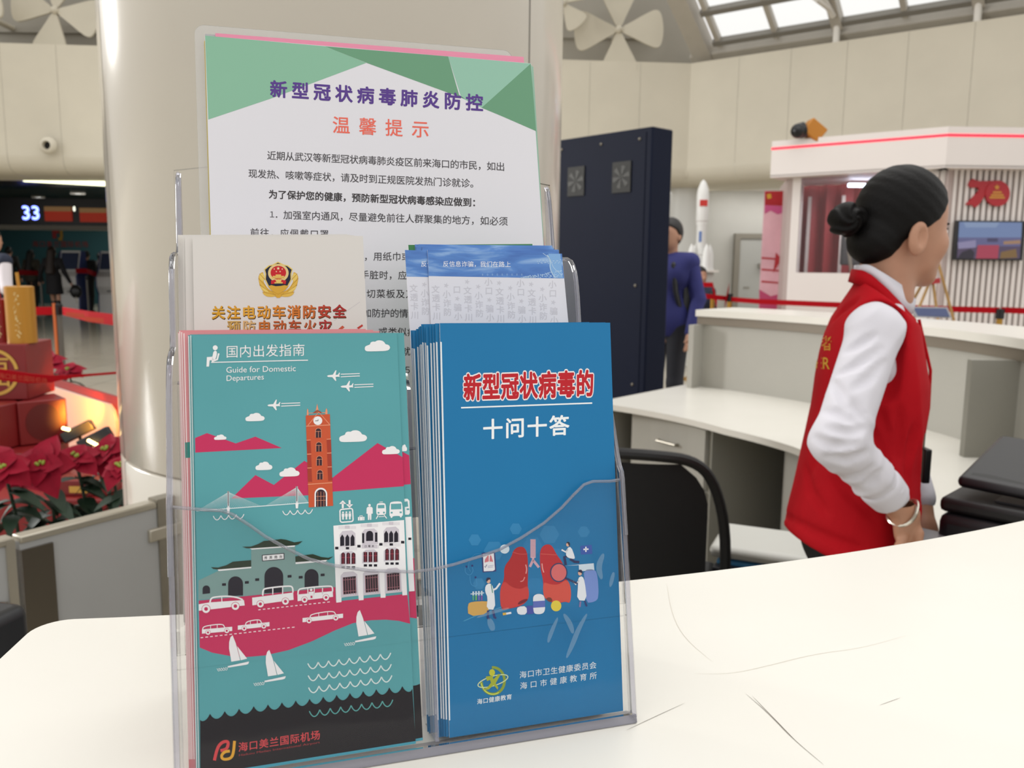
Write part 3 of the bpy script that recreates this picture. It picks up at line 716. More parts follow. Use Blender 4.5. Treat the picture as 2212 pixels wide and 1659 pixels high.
fire = sh.done('fire_safety_leaflet', 'front off-white fire-safety leaflet with gold shield emblem and gold characters', 'leaflet')
def back_copies(spec, a, face, side, name, labels, cat, group, foot, th=0.0006):
    for k, (da, quad) in enumerate(spec):
        s2 = Sheet(a + da, quad, face, th, side); stretch(s2, foot)
        s2.done(name, labels if isinstance(labels, str) else labels[k], cat, group)
back_copies([(0.0025, [(399.5, 511.5), (770, 509.5), (778, 710), (402.5, 710)]), (0.0045, [(394, 511), (765, 508.5), (772, 710), (397, 710)]), (0.0065, [(390.5, 510.5), (760, 508), (768, 710), (393.5, 710)]),
             (0.0085, [(387.0, 509), (756, 507), (764, 710), (390, 710)]), (0.0105, [(384.0, 507.5), (750, 506), (760, 710), (387, 710)])],
            AM, lf_w, 'EDEAE4', 'fire_safety_leaflet', 'plain off-white leaflet stacked behind the shield-emblem leaflet, only its left edge showing', 'leaflet', 'off-white leaflets behind the fire-safety leaflet', 0.054)

# ---------------------------------------------------------------- middle tier, right: anti-fraud leaflets
lf_c = mat('leaflet_cool_white', 'E6E6EE', 0.4)
hdr = bpy.data.materials.new('printed_blue_header'); hdr.use_nodes = True; n = hdr.node_tree; b = n.nodes['Principled BSDF']; b.inputs['Roughness'].default_value = 0.4
co = n.nodes.new('ShaderNodeTexCoord'); mp = n.nodes.new('ShaderNodeMapping'); mp.inputs['Scale'].default_value = (30, 30, 150); mp.inputs['Rotation'].default_value = (0, 0.25, 0)
tx = n.nodes.new('ShaderNodeTexNoise'); tx.inputs['Scale'].default_value = 1.2; tx.inputs['Detail'].default_value = 6; tx.inputs['Distortion'].default_value = 0.6
rr_ = n.nodes.new('ShaderNodeValToRGB'); e = rr_.color_ramp.elements; e[0].position = 0.3; e[0].color = lin('3F6DB8'); e[1].position = 0.75; e[1].color = lin('A6C8EE'); e2 = e.new(0.52); e2.color = lin('5488CF')
n.links.new(co.outputs['Object'], mp.inputs[0]); n.links.new(mp.outputs[0], tx.inputs[0]); n.links.new(tx.outputs[0], rr_.inputs[0]); n.links.new(rr_.outputs[0], b.inputs['Base Color'])
def fraud(a, quad, hb, label, dx=0.0, full=True, foot=0.054):
    sh = Sheet(a, quad, lf_c, 0.0005); stretch(sh, foot); sh.view(860, 500, 4.254)
    q = np.array(quad); Q = (q - (860, 500))*4.254; H = (np.array(hb) - (860, 500))*4.254
    sh.poly([Q[0], Q[1], H[1], H[0]], '', 1, hdr)
    sh.cjk('反信息诈骗，我们在路上', (438+dx, 300), (1008+dx, 304), 50, 'F4F7FF', 4, bold=0.004)
    if full:
        rs = random.Random(3)
        sh.poly([(1490+dx,205),(1380+dx,205),(1395+dx,330),(1440+dx,425),(1515+dx,430)], '86B3E4', 2)
        sh.line(chaikin([(1370+dx,215),(1400+dx,270),(1392+dx,330),(1420+dx,400),(1450+dx,425)], 2), 7, 'C6E0F6', 3)
        sh.line(chaikin([(1330+dx,200),(1400+dx,250),(1420+dx,330),(1500+dx,400)], 2), 4, 'C6E0F6', 3)
        for k in range(130):
            x = 1120 + 390*rs.random(); y = 430 - 75*rs.random()*((x-1080)/430); sh.rect(x+dx, y-6, x+dx+4+7*rs.random(), y, 'BBD8F4', 3)
        for k in range(26): x = 1275 + 220*k/26; y = 275 + 14*math.sin(k*1.7) + 10*rs.random(); sh.rect(x+dx, y-6, x+dx+9, y, 'B9D3F0', 3)
        for k in range(9): sh.latin('0', (770 + 45*k+dx, 405), (782 + 45*k+dx, 406), 17, 'A6C9EE', 3)
    star_c = 'D3D2DA'
    for k in range(13):
        x = 340 + 98*k + dx; seq = [('★', '文', '透', '卡', '川'), ('骗', '★', '小', '诈', '防'), ('小', '口', '★', '骗', '小')][k % 3]
        off = [0, -40, -5][k % 3]
        for j, ch in enumerate(seq):
            y = 450 + 82*j + off + 0.04*(x-340)
            if y < 455 or x + 5*j > 1500 + dx: continue
            if ch == '★': star(sh, x + 4*j, y, 26, star_c, 1, 15)
            else: sh.cjk(ch, (x + 4*j, y), (x + 4*j, y), 66, star_c, 1, bold=.02)
    return sh.done('anti_fraud_leaflet', label, 'leaflet')
back_copies([(0.0042, [(882, 529), (1150, 527), (1165, 690), (893, 690)])], AM, mat('green_paper', '2F7A46', 0.45), 'DDE6DD', 'paper_leaflet', ['green leaflet at the back of the right middle pocket, only its top left corner showing'], 'leaflet', None, 0.054)
back_copies([(0.0036, [(896, 528), (1193, 530.5), (1206, 690), (905, 690)]), (0.0030, [(904, 527.5), (1190, 532), (1204, 690), (912, 690)]), (0.0024, [(899, 531), (1196, 535), (1208, 690), (908, 690)]), (0.0016, [(912, 532), (1207, 539.5), (1217, 690), (920, 690)])],
            AM, hdr, 'CFE3F2', 'anti_fraud_leaflet', 'blue-headed leaflet stacked behind the two printed anti-fraud leaflets, only its top edge showing', 'leaflet', 'blue-headed leaflets behind the front anti-fraud leaflets', 0.054, 0.0003)
fraud(AM + 0.0008, [(874.6, 540), (1165, 548), (1177, 690), (885, 711)], [(878, 597.6), (1170, 603)], 'blue-headed anti-fraud leaflet peeking out left of the foremost one beside it', -202, False)
fraud(AM - 0.0004, [(923.5, 539.5), (1213.8, 548), (1226.7, 685.7), (930.5, 695)], [(925.8, 596.4), (1218.5, 601.6)], 'foremost anti-fraud leaflet with blue header and white characters in the right middle pocket')
# ---------------------------------------------------------------- front tier, left: teal departure guides
TEAL, PINK, WHT, DARK = '62A6AC', 'C7315F', 'F1F0F2', '1C181E'
teal_m = mat('print_teal', '5AA2A9', 0.36, spec=.25, noise=0.04, nscale=14)
CLOUD = [(0.0,.78),(.01,.56),(.10,.45),(.21,.38),(.23,.18),(.32,.10),(.41,.14),(.47,.03),(.58,0),(.70,.06),(.78,.22),(.81,.38),(.92,.42),(1,.62),(.97,.86),(.86,.98),(.5,1),(.12,1),(.03,.93)]
CL2 = chaikin(CLOUD, 2, True)
def cloud(sh, x0, y0, x1, y1, L=4, sk=-0.02):
    sh.poly([(x0 + (x1-x0)*u, y0 + (y1-y0)*v + sk*(x1-x0)*(u-.5)) for u, v in CL2], WHT, L)
def wave(sh, p0, p1, n, amp, w, c, L=4):
    p0, p1 = np.array(p0, float), np.array(p1, float); d = (p1-p0)/n
    for i in range(n):
        P = []
        for j in range(9):
            t = j/8; P.append(p0 + d*(i + t) + np.array([0, amp*math.sin(math.pi*t)**0.8]))
        sh.line(P, w, c, L)
def teal_art(sh, full=True):
    sh.view(370, 690, 3.95)
    # far hills
    sh.poly([(203,1012),(305,970),(550,1058),(718,1000),(943,1097),(205,1136)], PINK, 1)
    sh.poly([(512,1528),(718,1328),(875,1412),(1135,1207),(1175,1230),(1175,1500)], PINK, 1)
    sh.poly([(1370,1355),(1760,1055),(1972,1174),(1985,1423),(1372,1470)], PINK, 1)
    for c in ((1650,178,1868,272),(632,797,798,868),(1432,945,1672,1045),(365,982,472,1027),(718,1213,864,1285),(922,1262,1096,1340),(1798,1080,1950,1150)): cloud(sh, *c)
    # cable-stayed bridge
    for top, d0, d1 in (((487,1470), (218,1632), (770,1580)), ((1072,1428), (800,1580), (1172,1562))):
        for k in range(15):
            for e in (d0, d1):
                t = (k + 1)/15.5; fx = top[0] + (e[0]-top[0])*t; fy0 = d0[1] + (d1[1]-d0[1])*((fx-d0[0])/(d1[0]-d0[0]))
                fy = 1632 - (fx-218)*0.0735; s0 = top[1] + 6 + 50*(1-t)
                sh.line([(top[0], top[1] + 4 + 60*(1-t)**1.5), (fx, fy)], 1.8, 'CFE3E6', 2)
    sh.line([(215,1634),(1172,1563)], 7, 'E4EEF0', 3)
    for x, y0, y1 in ((487,1466,1650),(1072,1424,1612)):
        sh.poly([(x-9,y0),(x+7,y0),(x+9,y1-40),(x-8,y1-40)], 'D8DDE0', 4); sh.poly([(x-5,y0),(x+2,y0),(x+3,y1-60),(x-4,y1-60)], '5B5058', 5); sh.poly([(x-14,y1-45),(x+14,y1-47),(x+9,y1),(x-9,y1)], WHT, 5)
    # aeroplanes with trails
    AP = [(820,733),(832,726),(870,722),(893,685),(901,684),(894,724),(913,722),(925,704),(931,706),(925,727),(929,743),(919,739),(893,741),(900,773),(892,775),(866,743),(830,741)]
    for dx, dy in ((0,0),(508,-250),(624,-160)):
        sh.poly([(x+dx, y+dy) for x, y in AP], WHT, 4)
        for a, b2 in (((938,718),(1100,712)),((938,740),(1100,732))): sh.line([(a[0]+dx,a[1]+dy),(b2[0]+dx,b2[1]+dy)], 7, WHT, 4)
    # seated passenger, headings
    sh.ell(375, 242, 21, 21, WHT, 4)
    sh.poly(chaikin([(362,268),(388,268),(390,300),(376,345),(345,350),(352,310)], 1, True), WHT, 4)
    sh.poly([(304,322),(352,318),(362,346),(328,350),(322,402),(300,403)], WHT, 4)
    sh.line([(405,290),(392,342),(345,358)], 15, WHT, 4)
    sh.line([(340,367),(1166,348)], 8, WHT, 4)
    sh.cjk('国内出发指南', (519,277), (1087,262), 98, WHT, 4, bold=0.0)
    sh.latin('Guide for Domestic', (470,455), (1062,441), 48, WHT, 4); sh.latin('Departures', (472,525), (790,512), 46, WHT, 4)
    # clock tower
    OR, DR, SA = 'CB5836', 'A83E2C', 'EB9A78'
    for P in ([(1228,800),(1245,718),(1260,795)], [(1156,818),(1158,775),(1163,758),(1169,775),(1172,816)], [(1313,810),(1316,775),(1323,756),(1331,775),(1333,808)]): sh.poly(P, SA, 3)
    sh.line([(1172,800),(1315,795)], 5, SA, 3); sh.poly([(1205,800),(1245,770),(1290,797)], DR, 3)
    sh.poly([(1147,820),(1353,808),(1381,1590),(1173,1604)], OR, 4)
    sh.line([(1165,905),(1258,790),(1350,895)], 6, SA, 5); sh.line([(1150,911),(1358,900)], 7, SA, 6)
    for y0, y1 in ((1035,1140),(1155,1262),(1272,1385)):
        o = (y0-1035)*0.033
        sh.poly([(1154+o,y0),(1188+o,y0-3),(1194+o,y1),(1160+o,y1+2)], DR, 5); sh.poly([(1325+o,y0-10),(1362+o,y0-12),(1366+o,y1-10),(1331+o,y1-6)], DR, 5)
        sh.line([(1153+o,y0-4),(1190+o,y0-6)], 6, SA, 6); sh.line([(1325+o,y0-13),(1362+o,y0-15)], 6, SA, 6)
    sh.line([(1165,1407),(1373,1393)], 7, SA, 6)
    sh.ell(1250, 864, 38, 37, WHT, 6); sh.line([(1228,866),(1253,864),(1252,853)], 5, DARK, 7)
    for x, y in ((1255,968),(1259,1087),(1263,1206),(1268,1325)):
        P = [(x-25,y+42)] + [(x - 25*math.cos(math.radians(a)), y-16-25*math.sin(math.radians(a))) for a in range(0,181,20)] + [(x+25,y+40)]
        sh.poly(P, '3A2630', 6); sh.line(P, 4, SA, 7); sh.line([(x,y-16),(x,y+40)], 3, SA, 7); sh.line([(x-24,y-12),(x+24,y-13)], 3, SA, 7)
    P = [(1222,1600)] + [(1276 - 54*math.cos(math.radians(a)), 1490 - 54*math.sin(math.radians(a))) for a in range(0,181,15)] + [(1330,1593)]
    sh.poly(P, WHT, 6); P2 = [(1234,1599)] + [(1276 - 42*math.cos(math.radians(a)), 1492 - 42*math.sin(math.radians(a))) for a in range(0,181,15)] + [(1319,1594)]
    sh.poly(P2, '3A2630', 7)
    for x in (1250, 1276, 1302): sh.line([(x,1470),(x,1597)], 3, SA, 8)
    for y in (1510, 1545): sh.line([(1236,y),(1317,y-2)], 3, SA, 8)
    # ---- lower half
    sh.view(370, 1060, 3.95)
    wave(sh, (358,215), (620,200), 4, 36, 7, WHT, 4); wave(sh, (950,172), (1205,158), 4, 36, 7, WHT, 4)
    # transport pictograms
    def arrow(x, y0, y1):
        s_ = 1 if y1 > y0 else -1
        sh.line([(x,y0),(x,y1 - s_*18)], 17, WHT, 4); sh.poly([(x-30,y1-s_*30),(x+30,y1-s_*30),(x,y1)], WHT, 4)
    arrow(1463, 150, 82); arrow(1521, 80, 146)
    rr0 = []
    for (cx_, cy_), a0 in (((1456,176),180), ((1530,168),270), ((1534,246),0), ((1458,252),90)): rr0 += [(cx_ + 17*math.cos(math.radians(a0 + 22.5*j)), cy_ + 17*math.sin(math.radians(a0 + 22.5*j))) for j in range(5)]
    sh.line(rr0, 11, WHT, 4, True)
    for k in range(3):
        x = 1465 + 29*k; sh.ell(x, 185-k, 8, 8, WHT, 4); sh.rect(x-11, 195-k, x+11, 222-k, WHT, 4); sh.rect(x-7, 222-k, x+7, 246-k, WHT, 4)
    sh.rect(1592, 224, 1648, 254, WHT, 4, -0.03); sh.line([(1608,224),(1608,214),(1630,213),(1630,222)], 5, WHT, 4)
    sh.line([(1606,226),(1606,253)], 3, TEAL, 5); sh.line([(1636,225),(1636,252)], 3, TEAL, 5)
    sh.ell(1691, 124, 11, 12, WHT, 4); sh.poly([(1666,150),(1676,138),(1708,137),(1718,148),(1719,195),(1708,196),(1706,248),(1695,249),(1693,200),(1689,249),(1678,250),(1675,196),(1665,196)], WHT, 4)
    # tram and bus fronts
    sh.poly(chaikin([(1750,120),(1765,106),(1815,104),(1830,116),(1834,195),(1820,206),(1762,208),(1748,198)], 1, True), WHT, 4); sh.rect(1762, 122, 1818, 150, TEAL, 5, -0.02); sh.ell(1768,188,8,8,TEAL,5); sh.ell(1814,186,8,8,TEAL,5)
    sh.line([(1765,210),(1748,240)], 8, WHT, 4); sh.line([(1815,208),(1838,236)], 8, WHT, 4); sh.line([(1770,222),(1815,220)], 6, WHT, 4); sh.line([(1775,97),(1805,95)], 5, WHT, 4)
    def bus(dx, dy, L=4):
        sh.poly([(x+dx,y+dy) for x,y in chaikin([(1862,110),(1880,93),(1955,90),(1970,104),(1978,210),(1968,214),(1964,228),(1952,228),(1950,214),(1888,217),(1884,232),(1872,232),(1870,217),(1860,214)], 1, True)], WHT, L)
        sh.rect(1874+dx, 112+dy, 1962+dx, 160+dy, TEAL, L+1, -0.03); sh.rect(1872+dx, 180+dy, 1888+dx, 194+dy, TEAL, L+1); sh.rect(1948+dx, 177+dy, 1966+dx, 191+dy, TEAL, L+1)
    bus(0, 0)
    # road and sea
    shore = [(243,1338),(350,1382),(500,1410),(640,1419),(800,1405),(1000,1360),(1200,1285),(1400,1190),(1550,1130),(1700,1105),(1830,1100),(1940,1110),(2038,1135)]
    sh.poly([(234,938),(700,893),(1400,820),(1404,945),(2014,880)] + shore[::-1], PINK, 1)
    # fort gate
    FW, FD, RF = '7F9E9B', '231F2A', '2E3B2C'
    sh.poly([(232,930),(232,765),(400,685),(682,655),(682,495),(1058,470),(1060,620),(1330,600),(1395,660),(1400,822),(615,898)], FW, 2)
    for roof, eave in (([(605,478),(680,476),(740,455),(790,428),(845,424),(938,412),(980,418),(1050,440),(1122,430),(1085,458),(1060,466),(680,492),(640,490)], [(668,492),(1062,463),(1050,478),(688,502)]),
                       ([(338,652),(400,655),(470,635),(525,605),(682,592),(682,648),(400,672),(360,668)], [(395,672),(682,648),(682,660),(405,685)]),
                       ([(1058,560),(1110,552),(1208,541),(1280,565),(1340,572),(1382,560),(1345,588),(1060,610)], [(1060,608),(1330,590),(1318,604),(1060,626)])):
        sh.poly(roof, RF, 4); sh.poly(eave, WHT, 3)
    sh.poly([(773,547),(965,531),(966,586),(775,603)], '3F3D46', 4); sh.poly([(780,553),(958,538),(959,580),(782,596)], WHT, 5)
    sh.cjk('秀英炮台', (806,573), (935,562), 24, '3A363C', 6, bold=0.015)
    for x0, x1, yt, yb in ((795,955,650,872),(485,612,730,898),(1137,1256,668,828),(267,331,808,880)):
        r_ = (x1-x0)/2; c = (x0+x1)/2
        sh.poly([(x0,yb+2)] + [(c - r_*math.cos(math.radians(a)), yt + r_ - r_*math.sin(math.radians(a))) for a in range(0,181,15)] + [(x1,yb-5)], FD, 4)
    for x, y in ((433,790),(628,772),(716,748),(992,720),(1087,728),(1274,708)): sh.rect(x, y, x+34, y+22, FD, 4, -0.06); 
    # colonial arcade
    GR = 'CFC9D2'
    sh.poly([(1383,298),(1986,250),(2012,890),(1972,893),(1970,855),(1828,870),(1828,912),(1786,914),(1784,862),(1640,885),(1641,932),(1600,936),(1596,890),(1452,912),(1452,950),(1408,955)], WHT, 3)
    for i, (x0, x1) in enumerate(((1430,1572),(1620,1760),(1805,1944))):
        dy = -16*i; xs = np.linspace(x0+28, x1-26, 3)
        for k in range(15): xx = x0 + (x1-x0)*k/14; sh.line([(xx,300+dy),(xx,326+dy)], 3.5, GR, 4)
        sh.rect(x0+52, 298+dy, x0+90, 322+dy, GR, 5)
        sh.poly([(x0+6,375+dy),(x0+30,345+dy),(x1-30,338+dy),(x1-2,362+dy),(x1+4,470+dy),(x0+10,480+dy)], GR, 4)
        if i == 1:
            c = (x0+x1)/2 + 2
            sh.poly([(c-30,445+dy)] + [(c - 30*math.cos(math.radians(a)), 388+dy - 30*math.sin(math.radians(a))) for a in range(0,181,20)] + [(c+30,443+dy)], FD, 5)
            sh.rect(x0+8, 378+dy, x0+26, 462+dy, FD, 5); sh.rect(x1-22, 372+dy, x1-2, 452+dy, FD, 5)
        else:
            for xx in xs: sh.poly([(xx-17,480+dy-8),(xx-17,400+dy),(xx,372+dy),(xx+17,398+dy),(xx+17,478+dy-10)], FD, 5)
        yb = 488 + dy
        for k in range(15): xx = x0+8 + (x1-x0)*k/14; sh.line([(xx,yb-10),(xx,yb+20)], 3.5, GR, 4)
        if i != 1: sh.rect((x0+x1)/2-12, yb-8, (x0+x1)/2+16, yb+12, FD, 5)
        else: sh.rect(x0+5, yb-12, x1-4, yb+18, GR, 5); sh.cjk('口巷水', (x0+38,yb+2), (x1-40,yb), 18, '3A363C', 6, bold=0.02)
        y2 = 545 + dy
        sh.poly([(x0+8,y2+90),(x0+8,y2),(x0+40,y2-25),(x1-30,y2-30),(x1+2,y2-5),(x1+6,y2+80)], GR, 4)
        for xx in xs + 8:
            P = [(xx-16,y2+80)] + [(xx - 16*math.cos(math.radians(a)), y2-2 - (16*math.sin(math.radians(a)) if i != 1 else 4)) for a in range(0,181,30)] + [(xx+16,y2+78)]
            sh.poly(P, '4A1E28', 5); sh.line([(xx,y2-10),(xx,y2+78)], 3, 'B8475A', 6); sh.line([(xx-15,y2+25),(xx+15,y2+24)], 3, 'B8475A', 6)
            sh.rect(xx-14, y2+98, xx+14, y2+118, FD, 5)
        y3 = 700 + dy
        sh.poly([(x0+18,y3+210),(x0+14,y3+25),(x0+40,y3-5),(x1-20,y3-12),(x1+14,y3+12),(x1+24,y3+195)], GR, 4)
        sh.poly([(x0+32,y3+40),(x1+2,y3+28),(x1+8,y3+172),(x0+38,y3+185)], '30202A', 5)
        for k in range(6): xx = x0 + 34 + 21*k; sh.line([(xx,y3+40),(xx+5,y3+184)], 4, 'A9707A', 6)
        for yy in (62, 160): sh.line([(x0+33,y3+yy),(x1+6,y3+yy-10)], 4, 'A9707A', 6)
    for x, y in ((1398,478),(1587,462),(1774,446),(1960,428)): sh.rect(x, y, x+28, y+22, FD, 5)
    # vehicles
    def wheel(x, y, r): sh.ell(x, y, r, r, PINK, 6); sh.ell(x, y, r*0.9, r*0.9, WHT, 7); sh.ell(x, y, r*0.42, r*0.42, PINK, 8)
    sh.poly([(234,968),(330,952),(620,932),(627,978),(235,1024)], WHT, 5); sh.line(chaikin([(330,952),(340,915),(380,905),(470,898),(560,908),(610,930)], 2), 13, WHT, 5); sh.line([(430,902),(432,945)], 8, WHT, 5)
    wheel(297, 1008, 38); wheel(547, 984, 36)
    sh.poly([(690,912),(1040,868),(1044,930),(692,978)], WHT, 5); sh.line(chaikin([(780,895),(782,850),(800,832),(1005,810),(1036,822),(1038,868)], 2), 13, WHT, 5)
    for x in (866, 950): sh.line([(x,825-(x-866)*.1),(x,885)], 9, WHT, 5)
    wheel(760, 966, 32); wheel(974, 943, 32)
    sh.poly([(1076,885),(1378,856),(1380,905),(1078,942)], WHT, 5); sh.line(chaikin([(1080,890),(1083,850),(1105,832),(1350,810),(1376,822),(1376,860)], 2), 12, WHT, 5)
    for x in (1165, 1220, 1290): sh.line([(x,828),(x,880)], 8, WHT, 5)
    wheel(1137, 929, 28); wheel(1320, 910, 28)
    sh.ell(1193, 845, 11, 11, WHT, 9); sh.poly([(1172,862),(1214,858),(1216,888),(1174,892)], WHT, 9); sh.rect(1180, 890, 1212, 918, WHT, 9); sh.rect(1188, 895, 1204, 915, PINK, 10)
    for (x0, y0, x1, y1, wr) in ((262,1183,520,1160,22),(568,1150,838,1120,22),(1120,1086,1465,1048,24)):
        s_ = (y1-y0)/(x1-x0); h = 36
        sh.poly([(x0,y0),(x1,y1),(x1,y1+h),(x0,y0+h)], WHT, 5)
        w = x1-x0; a, b2 = (0.02, 0.75) if x0 < 500 else ((0.24, 0.75) if x0 < 900 else (0.18, 0.82))
        sh.line(chaikin([(x0+a*w,y0+a*w*s_),(x0+(a+.04)*w,y0-28+a*w*s_),(x0+(b2-.06)*w,y0-32+b2*w*s_),(x0+b2*w,y0+b2*w*s_)], 2), 8, WHT, 5)
        for q in ((a+b2)/2-.1, (a+b2)/2+.12): sh.line([(x0+q*w,y0-28+q*w*s_),(x0+q*w,y0+q*w*s_+5)], 5, WHT, 5)
        wheel(x0 + 0.2*w if x0 < 900 else x0+.16*w, y0 + h - 6 + .2*w*s_, wr); wheel(x0 + .82*w, y0 + h - 6 + .82*w*s_, wr)
    for (a, b2, n_) in (((742,1016),(1370,946),16), ((250,1254),(1070,1161),20)):
        a, b2 = np.array(a, float), np.array(b2, float)
        for k in range(n_): p = a + (b2-a)*(k/n_); q = a + (b2-a)*((k+.55)/n_); sh.line([p, q], 8, 'F3DDE4', 4)
    # sailing boats
    for dx, dy in ((0,0),(313,125),(1085,-215)):
        m1 = [(523,1232),(505,1250),(494,1290),(493,1345),(503,1400),(512,1458),(588,1446),(572,1380),(550,1300)]
        sh.poly([(x+dx,y+dy) for x,y in m1], WHT, 5); sh.poly([(x+dx,y+dy) for x,y in ((562,1325),(610,1385),(648,1432),(593,1446),(578,1390))], WHT, 5)
        sh.poly([(x+dx,y+dy) for x,y in ((480,1496),(664,1456),(658,1476),(640,1484),(490,1508))], WHT, 5)
        wave(sh, (390+dx,1515+dy), (485+dx,1502+dy), 5, 12, 5, 'D5E4E6', 5); wave(sh, (395+dx,1528+dy), (480+dx,1518+dy), 4, 11, 5, 'D5E4E6', 5)
    # light waves, dark sea, emblem
    sh.view(370, 1360, 3.95)
    for k, c in ((0,WHT),(1,WHT),(2,WHT)): wave(sh, (1165+3*k, 288+103*k), (1872+5*k, 198+96*k), 8, 50, 10, 'DDEBEA', 4)
    top = []
    xs = [215,330,456,578,703,825,944,1062,1180,1296,1411,1524,1637,1749,1860,1971,2085]; ys = [735,718,695,675,653,638,620,604,590,572,556,540,524,508,493,482,472]
    for i in range(len(xs)-1):
        for j in range(8):
            t = j/8; d_ = 54*math.sin(math.pi*t)**0.75; top.append((xs[i] + (xs[i+1]-xs[i])*t, ys[i] + (ys[i+1]-ys[i])*t + d_))
    top = [p for p in top if 246 < p[0] < 2056]
    sh.poly([(246,770)] + top + [(2057,505),(2086,966),(248,1257)], DARK, 3)
    sh.poly([(2086,950),(2087,972),(250,1268),(250,1240)], '4FA6BC', 4)
    wave(sh, (1178,695), (1890,598), 8, 52, 9, '5FA9A6', 4)
    sh.line(chaikin([(368,1115),(395,1000),(440,955),(485,952),(486,985),(470,1020),(420,1032)], 2), 26, 'D2454A', 5)
    sh.line(chaikin([(540,948),(530,1060),(505,1100),(440,1108),(425,1075),(455,1040),(500,1035)], 2), 24, 'E0A534', 6)
    sh.cjk('海口美兰国际机场', (613,1000), (1230,903), 74, 'CF4A50', 5, bold=0.014)
    sh.latin('Haikou Meilan International Airport', (578,1080), (1268,968), 18, 'A8383F', 5)
sh = Sheet(AF, [(415.6,724),(857,719),(897.8,1605.7),(433.5,1681)], teal_m, 0.0009, 'CFE3E3'); teal_art(sh)
sh.done('departure_guide', 'front teal airport departure guide with clock tower and pink hills in the left front pocket', 'brochure')
# the wider inner fold of the same kind behind it, showing a strip at the right
s2 = Sheet(AF + 0.0012, [(560,722.5),(872.5,719),(913,1598),(600,1650)], teal_m, 0.0007, 'CFE3E3'); s2.view(370, 690, 3.95)
s2.poly([(1955,1120),(2030,1160),(2043,1405),(1975,1412)], PINK, 1); cloud(s2, 1960, 1066, 2012, 1125)
s2.view(370, 1060, 3.95)
s2.poly([(1982,70),(2015,68),(2032,85),(2036,190),(2026,205),(1990,205)], WHT, 1); s2.poly([(1982,95),(2016,90),(2022,135),(1982,140)], TEAL, 2); s2.rect(2008,150,2030,165,TEAL,2)
s2.poly([(1985,226),(2048,221),(2076,855),(2030,860)], WHT, 1); s2.rect(2022,400,2048,420,'231F2A',2)
s2.poly([(2062,575),(2072,575),(2095,1090),(2030,1080),(2010,860),(2076,858)], PINK, 1)
s2.view(370, 1360, 3.95); s2.poly([(2055,480),(2090,475),(2122,462),(2145,925),(2070,940)], DARK, 1); s2.poly([(2070,935),(2146,920),(2147,944),(2070,956)], '4FA6BC', 2)
s2.done('departure_guide', 'second teal departure guide behind the front one, its right strip showing beside it', 'brochure')
pinkp = mat('print_salmon', 'DD8F94', 0.4)
for k, (xt, xb, yt) in enumerate(((410.5,428,722.5),(406,423.5,724))):
    s3 = Sheet(AF + 0.0025 + 0.001*k, [(xt,yt),(840,719),(880,1590),(xb,1672)], teal_m, 0.0004, 'E6EDEC')
    s3.line([(xt+1.4,yt+2),(xb+1.4,1660)], 2.2, 'E2ECEC', 1)
    s3.done('departure_guide', ['third teal guide in the left front pocket, a thin left edge beside the front one', 'fourth teal guide in the left front pocket, just before the pink leaflets'][k], 'brochure')
for k, (xt, xr, xb, yt) in enumerate(((396,820,418,718),(391,806,414,715.5),(387,790,411,713.5),(384.5,770,408,718))):
    s3 = Sheet(AF + 0.0055 + 0.0022*k, [(xt,yt),(xr,yt-3),(xr+40,1560),(xb,1660)], pinkp, 0.0009, 'F3D9DA')
    s3.line([(xt+1.3,yt+2),(xb+1.3,1640)], 2.4, 'F4E2E2', 1)
    if k == 0: s3.view(370, 690, 3.95); s3.poly([(117,1050),(170,1045),(170,1180),(120,1182)], '3D8F86', 1)
    s3.done('pink_leaflet', ['pink leaflet with a green band, directly behind the teal guides in the left front pocket', 'second pink leaflet behind the teal guides', 'third pink leaflet behind the teal guides', 'rearmost pink leaflet behind the teal guides in the left front pocket'][k], 'leaflet')

# ---------------------------------------------------------------- front tier, right: blue question-and-answer brochures
BLUE = '1A76AC'
blue_m = mat('print_blue', BLUE, 0.34, spec=.25, noise=0.03, nscale=12)
sh = Sheet(AF, [(950,698),(1318,697),(1346,1535.5),(971,1594)], blue_m, 0.0009, 'E9EEF2')
sh.view(860, 500, 4.254)
sh.cjk('新型冠状病毒的', (683,1436), (1716,1402), 222, 'F7EDEC', 2, bold=0.085, wide=0.66)
sh.cjk('新型冠状病毒的', (683,1436), (1716,1402), 222, 'C0202B', 3, bold=0.036, wide=0.66)
sh.line([(578,1620),(1783,1577)], 13, 'F2F6F8', 2)
sh.view(860, 690, 4.0)
sh.cjk('十问十答', (818,950), (1392,920), 160, 'F4F7F9', 2, bold=0.022, wide=0.98)
sh.view(860, 990, 4.096)
LB = '3585B8'
sh.poly(chaikin([(880,1060),(960,720),(1200,560),(1420,535),(1620,640),(1700,850),(1760,1250),(1500,1330),(900,1340)], 3, True), '2079AE', 1)
def hexa(x, y, r, c, L=1): sh.poly([(x + r*math.cos(math.radians(60*k)), y + r*math.sin(math.radians(60*k))) for k in range(6)], c, L)
for x, y, r, c in ((678,722,56,LB),(1040,624,55,LB),(848,818,92,LB),(1338,674,88,LB),(1642,650,54,LB),(715,1110,55,LB),(1190,770,85,'2C80B5'),(1210,1130,80,'2C80B5'),(1400,860,70,'2C80B5')): hexa(x, y, r, c, 2)
sh.line(chaikin([(640,1000),(615,960),(655,850),(760,838),(800,900),(760,1000)], 1), 5, '3C8CC0', 2)
sh.ell(942, 803, 42, 40, 'DCEBF4', 3)
